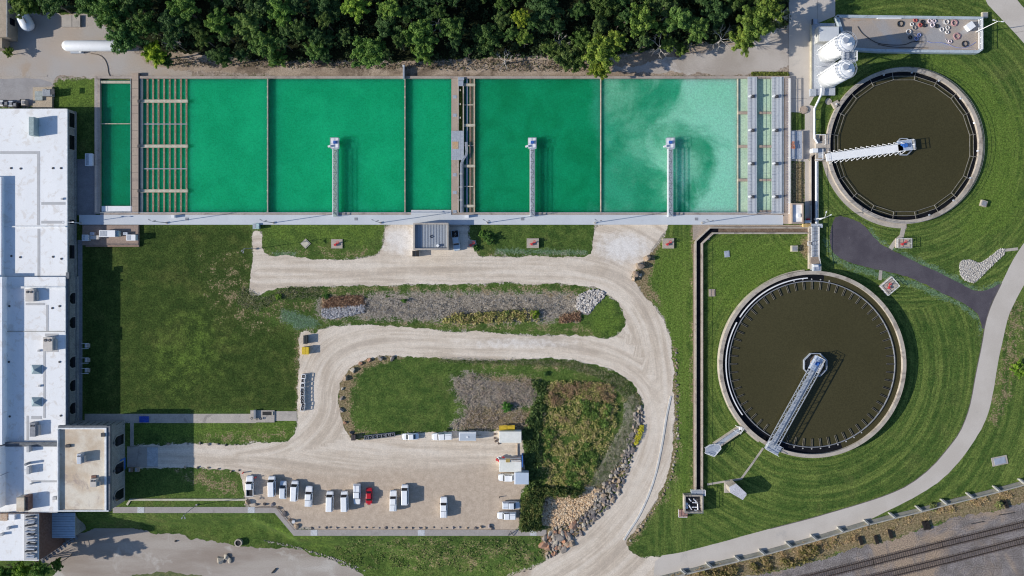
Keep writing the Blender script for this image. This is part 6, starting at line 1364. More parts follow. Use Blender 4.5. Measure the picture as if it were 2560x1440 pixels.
for x, y, n, l in ((2151,1351,3,'bundle of dark sleepers, leftmost beside the flood wall'),(2190,1348,3,'bundle of dark sleepers, second from the left'),(2225,1334,3,'bundle of dark sleepers, third from the left in the dry grass'),(2310,1313,3,'bundle of dark sleepers, left of a touching pair'),(2319,1312,3,'bundle of dark sleepers, right of a touching pair'),(2514,1259,3,'bundle of dark sleepers, rightmost near the frame edge')):
    t = thing('sleeper_bundle', l, 'timber', (*W(x, y), 0), rotz=.3, group='bundles of old sleepers by the railway')
    for i in range(2):
        for j in range(n): obj('sleeper', MB().box(-.45+j*.3, -1.2+r_.uniform(-.1,.1), -.22+j*.3, 1.2, i*.28, i*.28+.24), tiem, t, world=False)
for P, l in ((((2427,1310),(2461,1303)),'long dark rail lying loose on the ballast, left one'),(((2496,1288),(2537,1281)),'long dark rail lying loose on the ballast, right one')):
    tag(obj('loose_rail', MB().bar((*W(*P[0]), .1), (*W(*P[1]), .1), .15), M['dark']), l, 'rail')

# ================================================================ rocks
import bmesh
def rock_mesh(seed, m):
    bm = bmesh.new(); bmesh.ops.create_icosphere(bm, subdivisions=2, radius=1); q_ = random.Random(seed)
    ax = [Vector((q_.uniform(-1,1), q_.uniform(-1,1), q_.uniform(-.6,1))).normalized() for _ in range(12)]; dd = [q_.uniform(.35,.75) for _ in ax]
    for v in bm.verts:
        for a, d in zip(ax, dd):
            k = v.co.dot(a)
            if k > d: v.co -= a*(k-d)
        v.co *= 1 + q_.uniform(-.04,.04)
    me_ = bpy.data.meshes.new('boulder'); bm.to_mesh(me_); bm.free(); me_.materials.append(m); return me_
RT = [mat('tan_rock', (.30,.215,.145), (.40,.31,.22), .8, fineamt=.2, bump=.5), mat('grey_rock', (.22,.185,.155), (.32,.28,.24), .8, fineamt=.25, bump=.5), mat('red_rock', (.42,.20,.11), (.35,.22,.15), .8, fineamt=.2, bump=.5), mat('cream_rock', (.46,.41,.33), (.38,.33,.26), .8, fineamt=.2, bump=.5), mat('dark_rock', (.13,.11,.10), (.20,.17,.16), .8, fineamt=.25, bump=.5), mat('mauve_rock', (.22,.20,.21), (.30,.26,.25), .8, fineamt=.25, bump=.5)]
ROCKS = {i: [rock_mesh(10*i+k, RT[i]) for k in range(4)] for i in range(6)}
rq = random.Random(11)
def rock(px, py, r, kind, label, group, flat=.6, z=0, asp=None):
    o = bpy.data.objects.new('boulder', ROCKS[kind][rq.randrange(4)]); C.objects.link(o); x, y = W(px, py, z); a = asp or rq.uniform(.7, 1.25)
    o.location = (x, y, z + r*flat*.45); o.scale = (r, r*a, r*flat); o.rotation_euler = (rq.uniform(-.2,.2), rq.uniform(-.2,.2), rq.uniform(0, 6.3)); return tag(o, label, 'rock', group)
G = 'boulders round the bend of the grass loop'
for x, y, r, k, l in ((980,895,.95,1,'pale grey boulder at the right end of the curved boulder row'),(952,895,1.0,1,'pale grey boulder second from the right end of the curved row'),(923.5,900.5,1.05,2,'largest orange red boulder of the curved row'),(901,909,.95,2,'smaller orange brown boulder left of the largest orange one'),(882,926,1.15,3,'long slanting cream boulder of the curved row'),(865,946,1.0,0,'olive tan boulder below the slanting cream one'),
  (856,971,.65,3,'small white boulder in the scrub of the curved row'),(855,996,.8,1,'bluish grey boulder below the small white one'),(853.5,1024,1.0,1,'grey boulder near the lower end of the curved row'),(863,1056,.8,2,'rust red boulder at the lower end of the curved row'),(879,1083,.7,4,'dark boulder right above the brown bin')): rock(x, y, r, k, l, G)
for x, y, r, l in ((1616,645,1.5,'big tan boulder, uppermost of four at the road corner'),(1598,667,1.5,'big tan boulder, second of four at the road corner'),(1586,684,1.3,'big tan boulder, third of four at the road corner'),(1583,697,1.0,'reddish tan boulder, lowest of four at the road corner')): rock(x, y, r, 0, l, 'big tan boulders at the road corner', .8)
rock(1600, 688, .8, 3, 'pale blocky stone beside the big tan boulders', None) 
xs = [626,640,650,663,672,681,694,706,714,730]; 
border = [(619,1256,1.2),(640,1261,.7),(662,1261,.8),(682,1260,.7),(697,1269,.8),(711,1285,.9),(724,1299,.9),(742,1313,1.0)] + [(760+i*17.0+rq.uniform(-3,3), 1319.5+rq.uniform(-1.5,1), rq.uniform(.32,.6)) for i in range(27)] + [(1224,1316,.9),(1202,1318,.7),(1230,1320,.6)]
for x, y, r in border: rock(x, y, r, rq.choice((0,4,4,5)), 'small brown edging stone between the gravel lot and the retaining walk', 'edging stones along the lot')
for x, y in ((500,1108),(521,1111),(544,1110),(565,1112),(588,1111),(463,1168),(494,1169),(521,1170),(545,1172),(577,1178),(597,1176),(420,1110),(470,1110)): rock(x, y, rq.uniform(.4,.6), rq.choice((0,4,1)), 'small stone at the edge of the drive east of the tower', 'edging stones along the tower drive')
EDGE = chaikin([(1688,870),(1692,940),(1694,1000),(1695,1060),(1693,1110),(1684,1165),(1672,1205),(1655,1245),(1632,1278),(1608,1310),(1586,1336),(1570,1354)], 1, False)
k = 0
for (x0, y0), (x1, y1) in zip(EDGE[:-1], EDGE[1:]):
    n = max(1, int(math.hypot(x1-x0, y1-y0)/8))
    for i in range(n):
        f = (i+rq.random()*.6)/n; rock(x0+(x1-x0)*f+rq.uniform(-3,3), y0+(y1-y0)*f+rq.uniform(-2,2), rq.uniform(.25,.65), rq.choice((0,0,3,4,4)), 'rough tan and grey stone in the strip between the curved road and the lawn', 'stones along the outer road edge', .35)
RIP = [(1592,1010),(1608,1018),(1606,1060),(1590,1120),(1575,1170),(1555,1216),(1540,1245),(1515,1275),(1480,1310),(1445,1345),(1405,1375),(1366,1392),(1358,1345),(1385,1318),(1430,1310),(1470,1275),(1490,1235),(1520,1195),(1560,1130),(1580,1060)]
n = 0; pts = []
while n < 260:
    x, y = rq.uniform(1355,1610), rq.uniform(1005,1395)
    if inside((x, y), RIP) and all((x-a)**2+(y-b)**2 > 42 for a, b in pts):
        pts.append((x, y)); big = y > 1300 and x < 1440; rock(x, y, rq.uniform(.5,1.0)*(1.6 if big and rq.random() < .5 else 1), rq.choice((0,3,0,1,2) if big else (1,4,4,0,4,1,3)), 'angular rock in the rough bank between the cream stones and the curved road', 'rocks of the road bank', .42, asp=rq.uniform(.5,1.5)); n += 1
    else: n += .002
# scattered small stone fields, uncountable
def field(name, P, n, r0, r1, m, label, h=.25, seed=1):
    q_ = random.Random(seed); mb = MB(); xs = [a for a, _ in P]; ys = [b for _, b in P]; k = 0
    while k < n:
        x, y = q_.uniform(min(xs), max(xs)), q_.uniform(min(ys), max(ys))
        if not inside((x, y), P): continue
        k += 1; X_, Y_ = W(x, y); z = float(height(X_, Y_)); r = q_.uniform(r0, r1); a0 = q_.random()*6.3; nn = q_.choice((4,5)); zz = z+q_.uniform(.3,1)*h
        vs = [(X_+r*q_.uniform(.7,1.2)*math.cos(a0+2*PI*i/nn), Y_+r*q_.uniform(.7,1.2)*math.sin(a0+2*PI*i/nn), z-.1) for i in range(nn)]; top = [(X_+(v[0]-X_)*.6+q_.uniform(-.05,.05), Y_+(v[1]-Y_)*.6, zz+q_.uniform(-.08,.08)) for v in vs]
        mb.add(vs+top, [tuple(range(nn, 2*nn))] + [(i, (i+1) % nn, nn+(i+1) % nn, nn+i) for i in range(nn)])
    return stuff(obj(name, mb, m), label)
def rndmat(name, cols, rough=.9):
    m, nt, b = nmat(name); q = NT(nt); g_ = q.n('ShaderNodeNewGeometry'); cr = q.n('ShaderNodeValToRGB'); q.l(g_.outputs['Random Per Island'], cr.inputs[0]); e = cr.color_ramp.elements
    while len(e) < len(cols): e.new(.5)
    for i, c in enumerate(cols): e[i].position = i/(len(cols)-1); e[i].color = (*c, 1)
    v = q.rmp(q.noise(q.pos(), 5, 3, .7), .25, .75, .8, 1.2); mm = q.n('ShaderNodeVectorMath', operation='SCALE'); q.l(cr.outputs[0], mm.inputs[0]); q.l(v, mm.inputs['Scale']); q.l(mm.outputs[0], b.inputs['Base Color']); b.inputs['Roughness'].default_value = rough; return m
CH = [(1362,1240),(1400,1236),(1450,1232),(1466,1215),(1500,1222),(1492,1245),(1470,1275),(1430,1305),(1390,1318),(1356,1312),(1352,1290)]
struct('chip_bed', sheet(ragged(WP(CH), .2, .5, 2), .02), mat('chip_ground', (.22,.15,.095), (.16,.11,.07), 1), 'brown bed under the cream stones')
field('cream_stones', CH, 2000, .20, .42, rndmat('cream_stone', [(.78,.58,.37),(.62,.44,.26),(.84,.68,.48),(.45,.31,.19)]), 'heap of cream and tan stones right of the shrubs', .35, 3)
R1 = [(1443,742),(1460,728),(1495,724),(1514,732),(1508,745),(1470,782),(1455,780),(1440,772)]
struct('riprap_bed', sheet(ragged(WP(R1), .3, .5, 3), .02), mat('riprap_ground', (.30,.27,.25)), 'grey bed under the white stones'); field('white_stones', R1, 420, .28, .5, rndmat('white_stone', [(.60,.56,.51),(.44,.40,.36),(.70,.66,.60),(.34,.31,.28)]), 'fan of white riprap stones at the ditch end', .35, 4)
R2 = [(806,772),(840,768),(880,763),(910,762),(912,780),(880,788),(830,797),(808,795),(802,784)]
struct('riprap_bed', sheet(ragged(WP(R2), .3, .5, 4), .02), bpy.data.materials['riprap_ground'], 'grey bed under the small white stones'); field('white_stones', R2, 700, .16, .3, rndmat('grey_white_stone', [(.55,.53,.52),(.42,.41,.42),(.68,.66,.64)]), 'bed of small white stones at the left end of the ditch', .3, 5)
R3 = [(2398,660),(2405,652),(2425,650),(2450,658),(2470,645),(2500,622),(2512,622),(2510,636),(2490,655),(2470,675),(2450,695),(2435,708),(2410,700),(2400,685)]
struct('stone_bed', sheet(ragged(WP(chaikin(R3)), .2, .5, 5), .02), mat('gravel_ground', (.44,.41,.38)), 'bed of the pale stone drain by the east road'); field('pale_stones', R3, 1500, .12, .26, rndmat('pale_stone', [(.54,.51,.47),(.38,.36,.33),(.64,.61,.56),(.46,.43,.40)]), 'pale stones in the drain by the east road', .2, 6)
field('rubble', [(640,1365),(700,1375),(780,1398),(850,1420),(905,1445),(880,1445),(800,1410),(720,1385),(650,1372)], 160, .15, .35, rndmat('rubble_stone', [(.55,.50,.44),(.35,.31,.27)]), 'pale rubble along the edge of the lower road', .2, 7)
for x, y, r in ((552,1398,1.5),(565,1394,1.3),(575,1399,1.1)): rock(x, y, r, 3, {552:'left of the three white rubble blocks on the lower road',565:'upper middle of the three white rubble blocks on the lower road',575:'right of the three white rubble blocks on the lower road'}[x], 'white rubble blocks on the lower road', .5, z=LOW)
t = thing('culvert', 'round dark pipe mouth with a stone collar beside the lower road', 'culvert', (*W(600, 1356, LOW), LOW)); obj('collar', MB().ring(*W(598,1355,LOW), LOW, LOW+.9, 1.1, .8, 20), M['rimc'], t); obj('mouth', MB().cyl(*W(598,1355,LOW), LOW, LOW+.7, .8, 16), M['black'], t)
tag(obj('drift_log', MB().bar((*W(680,1432,LOW), LOW+.2), (*W(690,1421,LOW), LOW+.2), .35), M['black']), 'short black log lying on the lower road', 'log')
for x, y, l in ((439,1352,'dark stump at the grass edge of the lower road'),): rock(x, y, .6, 4, l, None, .7, z=LOW)
for x, y, l in ((609,1181,'small red marker post left of the first pickup'),(641,1192,'small red marker post in the shade of the first pickup')): tag(obj('marker_post', MB().tube([(*W(x, y), 0), (*W(x, y), 1.0)], .16, 8), M['red']), l, 'post', 'red marker posts by the gravel lot')
for x, y, l in ((1249,1242,'thin dark stake on the lot above the two corner pickups'),): tag(obj('stake', MB().bar((*W(x, y), 0), (*W(x, y), .9), .2), M['dark']), l, 'stake')
cabinet(730, 1302, 736, 1308, .7, 'small white box beside the bend of the retaining walk')
# ================================================================ vegetation
def leafmat(name, c1, c2, hi=None, trans=.25):
    m, nt, b = nmat(name); q = NT(nt); g_ = q.n('ShaderNodeNewGeometry'); oi = q.n('ShaderNodeObjectInfo')
    c = q.mix(g_.outputs['Random Per Island'], c1, c2); c = q.mix(q.rmp(q.noise(q.pos(), .9, 3, .6), .45, .65), c, hi or tuple(x*1.5 for x in c2))
    mm = q.n('ShaderNodeMix', data_type='RGBA', blend_type='MULTIPLY'); mm.inputs[0].default_value = 1; q.l(c, mm.inputs[6]); q.l(oi.outputs['Color'], mm.inputs[7])
    q.l(mm.outputs[2], b.inputs['Base Color']); b.inputs['Roughness'].default_value = .65; b.inputs['Specular IOR Level'].default_value = .2
    tr = nt.nodes.new('ShaderNodeBsdfTranslucent'); q.l(mm.outputs[2], tr.inputs[0]); mx = nt.nodes.new('ShaderNodeMixShader'); mx.inputs[0].default_value = trans
    out = [x for x in nt.nodes if x.type == 'OUTPUT_MATERIAL'][0]; q.l(b.outputs[0], mx.inputs[1]); q.l(tr.outputs[0], mx.inputs[2]); q.l(mx.outputs[0], out.inputs[0]); return m
LEAF = leafmat('tree_leaves', (.048,.102,.026), (.094,.168,.045), (.160,.240,.072)); BARK = mat('tree_bark', (.13,.10,.075), (.20,.17,.14), 3, fineamt=.3); DEADB = mat('bare_branch', (.38,.34,.30), (.50,.46,.42), 3)
def quads(P, Nn, s, rs, asp=.75):
    """P centres, Nn normals, s sizes -> verts, faces arrays"""
    n = len(P); t = rs.normal(size=(n, 3)); a = np.cross(Nn, t); a /= np.linalg.norm(a, axis=1, keepdims=True)+1e-9; b = np.cross(Nn, a); b /= np.linalg.norm(b, axis=1, keepdims=True)+1e-9
    a *= s[:, None]; b *= s[:, None]*asp; V = np.stack([P-a-b*.5, P+a*.1-b, P+a+b*.4, P-a*.2+b], 1).reshape(-1, 3); return V
def fastmesh(name, V, m, k=4):
    me_ = bpy.data.meshes.new(name); n = len(V); f = n//k
    me_.vertices.add(n); me_.vertices.foreach_set('co', V.astype(np.float32).ravel()); me_.loops.add(n); me_.loops.foreach_set('vertex_index', np.arange(n, dtype=np.int32))
    me_.polygons.add(f); me_.polygons.foreach_set('loop_start', np.arange(0, n, k, dtype=np.int32)); me_.update(calc_edges=True); me_.materials.append(m); return me_
def crown(seed, R=5.0, H=5.5, nlimb=15, nl=105, ls=(.13,.29)):
    rs = np.random.default_rng(seed); C0 = [(0, 0, H*.85, 1.0), (.6, -.5, H*.7, 1.1)]
    for i in range(nlimb):
        a = 2*PI*(i+rs.uniform(-.35, .35))/nlimb; el = rs.uniform(.1, 1.15); L = R*rs.uniform(.68, 1.12); st = rs.uniform(.15, .4)
        for k in range(7):
            f = st + (1-st)*k/6; z = H*(math.sin(el)*f*.9 + .12*math.sin(f*PI)) ; rr = L*f*(math.cos(el)*.75+.25) if el > .5 else L*f
            C0.append((rr*math.cos(a)+rs.normal()*.28, rr*math.sin(a)+rs.normal()*.28, z+rs.normal()*.25, rs.uniform(.85, 1.25)*(1.05-.5*f)))
    VV = []
    for x, y, z, r in C0:
        c = np.array([x, y, z]); n = int(nl*(r/.8)**1.5); d = rs.normal(size=(n, 3)); d /= np.linalg.norm(d, axis=1, keepdims=True); d[:, 2] = np.where(d[:, 2] < -.2, -d[:, 2], d[:, 2])
        P = c + d*r*rs.uniform(.35, 1.3, (n, 1))*np.array([1, 1, .7]); Nn = d + rs.normal(size=(n, 3))*.5 + np.array([0, 0, .35]); Nn /= np.linalg.norm(Nn, axis=1, keepdims=True)
        VV.append(quads(P, Nn, rs.uniform(*ls, n), rs))
    return fastmesh('crown', np.concatenate(VV), LEAF)
CR = [crown(s, H=h_, nlimb=n_) for s, h_, n_ in ((1,4.6,15),(2,5.2,17),(3,4.2,13),(4,4.8,18),(5,5.0,12),(6,4.4,16))]
def trunk_mesh(seed, H=6.5):
    q_ = random.Random(seed); mb = MB(); mb.tube([(0,0,0),(.1,.05,H*.4),(.0,.15,H*.8),(.1,.1,H*1.15)], [.38,.30,.22,.08], 8)
    for k in range(7): a = q_.uniform(0, 6.3); z = H*q_.uniform(.45,.85); L = q_.uniform(2,3.6); mb.tube([(0,.08,z), (math.cos(a)*L*.5, math.sin(a)*L*.5, z+L*.35), (math.cos(a)*L, math.sin(a)*L, z+L*.8)], [.15,.09,.03], 6)
    o = obj('trunk', mb, BARK); me_ = o.data; bpy.data.objects.remove(o, do_unlink=True); return me_
TM = [trunk_mesh(s) for s in (1, 2, 3)]
tq = random.Random(21)
def tree(px, py, r, H, label, group, col=None, kind=None, name='tree', zb=0):
    """px,py: where the crown is seen; r: crown radius in survey units; H: height of the crown's middle"""
    x, y = W(px, py, H); t = thing(name, label, 'tree', (x, y, zb), rotz=tq.uniform(0, 6.3), group=group); k = tq.randrange(6) if kind is None else kind; s = r*S/5.0
    c = bpy.data.objects.new('crown', CR[k]); C.objects.link(c); c.parent = t; c.location = (0, 0, H-zb-2.2*s); c.scale = (s, s, s*tq.uniform(.85, 1.1))
    g_ = tq.uniform(.75, 1.15); c.color = (*(col or (g_*tq.uniform(.85,1.1), g_, g_*tq.uniform(.7,1.1))), 1)
    u = bpy.data.objects.new('trunk', TM[k % 3]); C.objects.link(u); u.parent = t; zz = max(.3, (H-zb-.6*s)/7.4); u.scale = (s*.95, s*.95, zz); return t
BR = (2.3,1.85,1.0); YG = (2.9,2.1,.7); MDc = (1.45,1.35,1.1); DKc = (.7,.8,.85)
G = 'trees of the wood along the north side of the basins'
NAMED = [(925,132,47,8,(1.35,1.45,1.0),'full green tree reaching out over the dirt strip left of the grey pipe'),(1052,88,45,9,(1.4,1.45,1.0),'full green tree right of the grey pipe at the basin wall'),(1058,128,30,6,(1.6,1.55,1.0),'lower green tree in front of the full one right of the grey pipe'),
 (1502,128,46,9,BR,'bright yellow green tree nearest the basin divider'),(1498,172,27,6,(2.2,1.7,.7),'small bright tree overhanging the basin wall at the divider'),(1540,100,28,9,BR,'bright green tree just behind the one at the divider'),(1603,50,42,10,(1.9,1.7,1.1),'bright green round tree in the wood left of the dead white branches'),
 (1300,45,24,11,YG,'narrow yellow green tree at the top between darker crowns'),(1312,95,22,9,(1.7,1.5,.9),'narrow lighter tree below the yellow green one'),(1890,60,48,10,(1.8,1.55,1.0),'broad bright green tree nearest the concrete apron'),(1860,100,34,8,(1.9,1.6,.9),'bright tree leaning over the pale service road'),(1925,20,36,11,(1.8,1.5,.9),'bright tree at the top edge by the apron'),
 (885,12,36,11,(2.4,2.2,1.0),'lightest green tree at the top edge of the wood'),(975,20,30,11,(1.9,1.8,1.1),'light green tree at the top right of the lightest one'),(384,132,32,7,(2.9,2.4,.6),'yellow green small tree at the end of the white gas tank'),(312,95,46,9,(.95,1.15,1.0),'dark green tree covering the end of the gas tank'),
 (412,150,22,5,(.9,1.0,.8),'small dark tree right of the yellow green one'),(1410,140,38,7,(1.15,1.0,.9),'olive tree beside the bright divider tree'),(1445,150,28,6,(1.1,1.0,.8),'small olive tree touching the bright divider tree'),(1372,120,24,7,(1.3,1.15,.9),'light olive tree above the dirt strip'),
 (660,110,42,9,(1.25,1.3,1.0),'full mid green tree in the left half of the wood'),(620,60,40,10,MDc,'mid green tree behind the full one in the left half'),(545,55,34,10,(1.4,1.45,.9),'lighter green tree in the left part of the wood'),(690,145,26,6,(1.3,1.35,.9),'small tree at the wood edge over the dirt strip'),(790,125,32,7,(1.2,1.3,1.0),'green tree at the wood edge left of the large protruding one'),
 (1130,70,36,9,(1.1,1.15,.9),'grey green tree right of the two full trees'),(1700,50,42,10,(1.35,1.4,1.1),'green tree right of the bright round tree'),(1745,70,34,9,(1.5,1.45,1.1),'light green tree beside the dead branches'),(1670,110,22,7,(1.5,1.3,.9),'small fluffy tree over the pale road'),(1705,125,18,5,(1.4,1.25,.9),'smallest fluffy tree over the pale road'),
 (700,25,38,10,(1.6,1.7,1.1),'light mid green tree at the top edge, left half'),(460,20,40,10,(1.3,1.4,.9),'green tree at the top edge near the yard'),(270,25,44,10,(1.1,1.25,.9),'green tree above the gas tank'),(215,8,36,9,(1.0,1.15,.9),'green tree at the top edge above the concrete slab'),(60,12,36,8,(1.2,1.15,.7),'green tree at the top edge beside the brick building'),(130,5,34,9,(.9,1.0,.9),'dark tree at the top edge between yard and building'),
 (20,130,14,2.5,(1.6,1.4,.7),'small shrub tree at the foot of the brick building')]
used = []
for x, y, r, H, c, l in NAMED: tree(x, y, r, H, l, G if x > 300 else 'trees round the north west yard', c, name='tree' if x != 20 else 'shrub'); used.append((x, y, r))
for _ in range(9000):
    x, y = tq.uniform(280, 1960), tq.uniform(-90, 148); r = tq.choice((tq.uniform(14, 26), tq.uniform(24, 44))); lim = np.interp(x, [280,340,430,600,900,1000,1140,1350,1400,1550,1700,1830,1960], [30,60,130,135,130,130,125,110,135,105,85,55,25])
    if y + r*.45 > lim + 22: continue
    if any((x-a)**2+(y-b)**2 < ((r+c)*.58)**2 for a, b, c in used): continue
    used.append((x, y, r)); dk = tq.random() < .35
    tree(x, y, r, tq.uniform(6.5, 10.5), 'dark green tree crowded between its neighbours in the wood' if dk else 'mid green tree crowded between its neighbours in the wood', 'dark crowded trees of the wood' if dk else 'mid green crowded trees of the wood', DKc if dk else None)
    if len(used) > 150: break
# bare trees
def dead(px, py, r, H, seed, label):
    q_ = random.Random(seed); x, y = W(px, py, H); t = thing('dead_tree', label, 'tree', (x, y, 0), group='bare trees of the wood'); mb = MB(); mb.tube([(x, y, 0), (x+.2, y, H*.5), (x, y, H*.75)], [.25,.18,.12], 6); obj('trunk', mb, DEADB, t); mb = MB(); R_ = r*S
    def br(p, d, L, w_, lv):
        e = p + d*L; m_ = p + d*L*.5 + Vector((q_.uniform(-.15,.15)*L, q_.uniform(-.15,.15)*L, 0)); mb.tube([p, m_, e], [w_, w_*.8, w_*.5], 4, caps=False)
        if lv:
            for _k in range(3): dd = (d + Vector((q_.uniform(-.8,.8), q_.uniform(-.8,.8), q_.uniform(-.1,.4)))).normalized(); br(m_.lerp(e, q_.random()), dd, L*.55, w_*.55, lv-1)
    for k in range(7): a = 2*PI*k/7+q_.uniform(-.3,.3); br(Vector((x, y, H*q_.uniform(.55,.75))), Vector((math.cos(a), math.sin(a), .35)).normalized(), R_*.7, .1, 2)
    obj('branches', mb, DEADB, t)
for i, (x, y, r, H, l) in enumerate(((424,92,26,8,'bare white branched tree near the yellow green tree'),(1400,100,26,8,'pale grey bare tree above the olive trees'),(1655,110,34,7,'bare forked white tree over the pale service road'),(1808,92,34,7,'bare grey tree in the gap beside the broad bright tree'),(1685,32,28,10,'bare white branches high in the wood right of the bright round tree'),(1092,50,24,10,'thin bare tree in the dark gap of the wood'),(1262,150,26,4,'bare silvery tree lying at the dirt strip'),(1960,30,22,9,'bare branches in the tree by the concrete apron'),(735,60,20,10,'thin bare tree in the left half of the wood'))): dead(x, y, r, H, i, l)
# scattered leaf masses
def leaves(name, polys, n, s0, s1, m, label, z0=.1, z1=1.0, seed=1, up=.5, flat=False, clump=0, keep=None, asp=.75):
    rs = np.random.default_rng(seed); P = polys; xs = [a for p in P for a, _ in p]; ys = [b for p in P for _, b in p]; out = np.zeros((0, 2))
    cs = None
    if clump: cs = np.stack([rs.uniform(min(xs), max(xs), clump), rs.uniform(min(ys), max(ys), clump)], -1)
    while len(out) < n:
        if cs is None: q_ = np.stack([rs.uniform(min(xs), max(xs), n*2), rs.uniform(min(ys), max(ys), n*2)], -1)
        else: q_ = cs[rs.integers(0, clump, n*2)] + rs.normal(size=(n*2, 2))*rs.uniform(2, 7, (n*2, 1))
        d = np.full(len(q_), 1e9)
        for p in P: d = np.minimum(d, sdist(q_[:, 0], q_[:, 1], p))
        d += rs.normal(size=len(q_))*2.5; out = np.concatenate([out, q_[d < 0]])
    out = out[:n]; X_ = (out[:, 0]-NX)*S; Y_ = (NY-out[:, 1])*S; hm_ = .5+.5*np.sin(X_*.5)*np.cos(Y_*.6+1)*.6
    Z_ = height(X_, Y_) + rs.uniform(z0, z1, n)*(.5+hm_)
    Nn = rs.normal(size=(n, 3)) + np.array([0, 0, up*3]); Nn /= np.linalg.norm(Nn, axis=1, keepdims=True)
    me_ = fastmesh(name, quads(np.stack([X_, Y_, Z_], -1), Nn, rs.uniform(s0, s1, n), rs, asp), m); o = bpy.data.objects.new(name, me_); C.objects.link(o); return stuff(o, label)
leaves('undergrowth', [[(40,-90),(1985,-90),(1965,70),(1830,100),(1700,112),(1540,140),(1400,150),(1200,146),(1000,156),(700,156),(430,148),(340,110),(300,60),(210,30),(50,30)]], 42000, .18, .42, leafmat('undergrowth_leaves', (.026,.050,.018), (.05,.085,.030), (.075,.11,.04)), 'dark undergrowth below the trees of the wood', .2, 2.6, 31, .6, clump=900)
leaves('grass_tuft', [[(430,148),(1000,160),(1200,150),(1400,152),(1500,170),(1500,180),(1000,172),(430,166)]], 3000, .10, .25, leafmat('verge_brown_leaves', (.16,.12,.075), (.24,.19,.12), (.10,.12,.05)), 'dry brown weeds at the wood edge', 0, .4, 32, .6)
WM = leafmat('weed_leaves', (.26,.29,.075), (.46,.42,.14), (.56,.44,.21)); 
leaves('tall_weeds', [WEEDS2], 13000, .14, .36, WM, 'tall yellow green weeds right of the containers', .05, .55, 33, .7, clump=420, asp=.4)
leaves('tall_weeds', [[(1330,950),(1365,955),(1360,1010),(1345,1080),(1350,1200),(1320,1230),(1312,1110),(1305,1075),(1330,1030),(1340,990)]], 7000, .14, .32, leafmat('dark_weed_leaves', (.05,.10,.03), (.11,.16,.045)), 'dark green weeds behind the containers', .05, 1.0, 34, .4, clump=200)
leaves('rust_weeds', [[(1440,952),(1500,955),(1542,972),(1540,1005),(1490,1000),(1440,985)],[(1395,955),(1440,965),(1420,1010),(1380,1020),(1370,985)],[(1395,1040),(1440,1045),(1430,1075),(1400,1070)]], 5000, .12, .3, leafmat('rusty_leaves', (.33,.20,.11), (.50,.36,.21), (.26,.22,.10)), 'rust brown patches among the tall weeds', .1, .8, 51, .5, clump=120, asp=.35)
leaves('green_weeds', [[(1440,1090),(1500,1080),(1490,1160),(1450,1225),(1410,1200),(1430,1130)],[(1360,1060),(1385,1070),(1370,1140),(1350,1180)],[(1450,1000),(1530,1010),(1520,1070),(1470,1075)]], 7000, .14, .34, leafmat('lush_leaves', (.07,.14,.03), (.15,.23,.05)), 'lusher green patches among the tall weeds', .1, .9, 52, .5, clump=90, asp=.5)
leaves('pale_grass', [[(1582,985),(1600,1020),(1596,1060),(1565,1125),(1520,1195),(1478,1218),(1490,1185),(1530,1110),(1558,1060),(1562,1010)]], 9000, .10, .22, leafmat('pale_grass_leaves', (.36,.34,.22), (.52,.48,.36), (.20,.24,.11)), 'pale worn strip of grass curving inside the road loop', .02, .18, 54, 1.3, asp=.5)
leaves('yellow_flowers', [[(1603,1062),(1609,1064),(1600,1090),(1590,1112),(1585,1108),(1594,1085)]], 900, .08, .18, mat('flower_yellow', (.62,.56,.03)), 'strip of yellow flowers at the top of the rocky road bank', .1, .5, 53, .8)
leaves('shrubs', [SHRUB, [(1305,1215),(1345,1218),(1460,1222),(1440,1238),(1362,1240),(1330,1232)]], 16000, .14, .3, leafmat('shrub_leaves', (.045,.09,.022), (.12,.16,.04), (.20,.20,.06)), 'dark shrubs between the lot and the cream stones', .1, 1.9, 35, .4, clump=140)
leaves('dry_weeds', [PURPLE], 9000, .10, .26, leafmat('dry_weed_stems', (.40,.32,.25), (.56,.47,.39), (.30,.26,.17)), 'dry purple brown weeds inside the road loop', .02, .4, 36, .5, clump=500, asp=.3)
leaves('dry_weeds', [[(905,748),(1440,740),(1440,790),(1200,800),(915,790)]], 6500, .10, .25, leafmat('ditch_stems', (.46,.41,.355), (.62,.57,.50), (.30,.27,.22)), 'grey brown reeds in the ditch', .0, .3, 37, .6, clump=400, asp=.3)
leaves('green_weeds', [[(1140,785),(1350,775),(1352,800),(1240,808),(1100,806)]], 5000, .12, .3, WM, 'yellow green weeds along the lower side of the ditch', .1, .9, 38, .4, clump=60)
leaves('brown_weeds', [[(808,745),(905,738),(910,760),(806,768)],[(1400,790),(1450,780),(1452,800),(1400,808)]], 4000, .10, .24, leafmat('rust_stems', (.26,.14,.085), (.36,.24,.15)), 'rust brown weeds at the ends of the ditch', .0, .5, 39, .4)
leaves('dry_grass', [RAILDRY[:12]+[(2560,1235),(2469,1262),(2330,1290),(2163,1345),(2004,1395),(1880,1430),(1700,1465)]], 14000, .10, .26, leafmat('straw_stems', (.54,.38,.20), (.68,.52,.31), (.38,.32,.13)), 'straw coloured grass between the flood wall and the railway', .0, .45, 40, .4, clump=700, asp=.3)
leaves('bushy_grass', [[(1700,1440),(1850,1405),(1990,1372),(2060,1360),(2060,1385),(1990,1410),(1850,1440),(1700,1460)]], 5000, .14, .34, leafmat('olive_stems', (.16,.15,.045), (.28,.24,.08), (.38,.28,.14)), 'olive and straw bushes along the flood wall', .0, .9, 41, .4, clump=60)
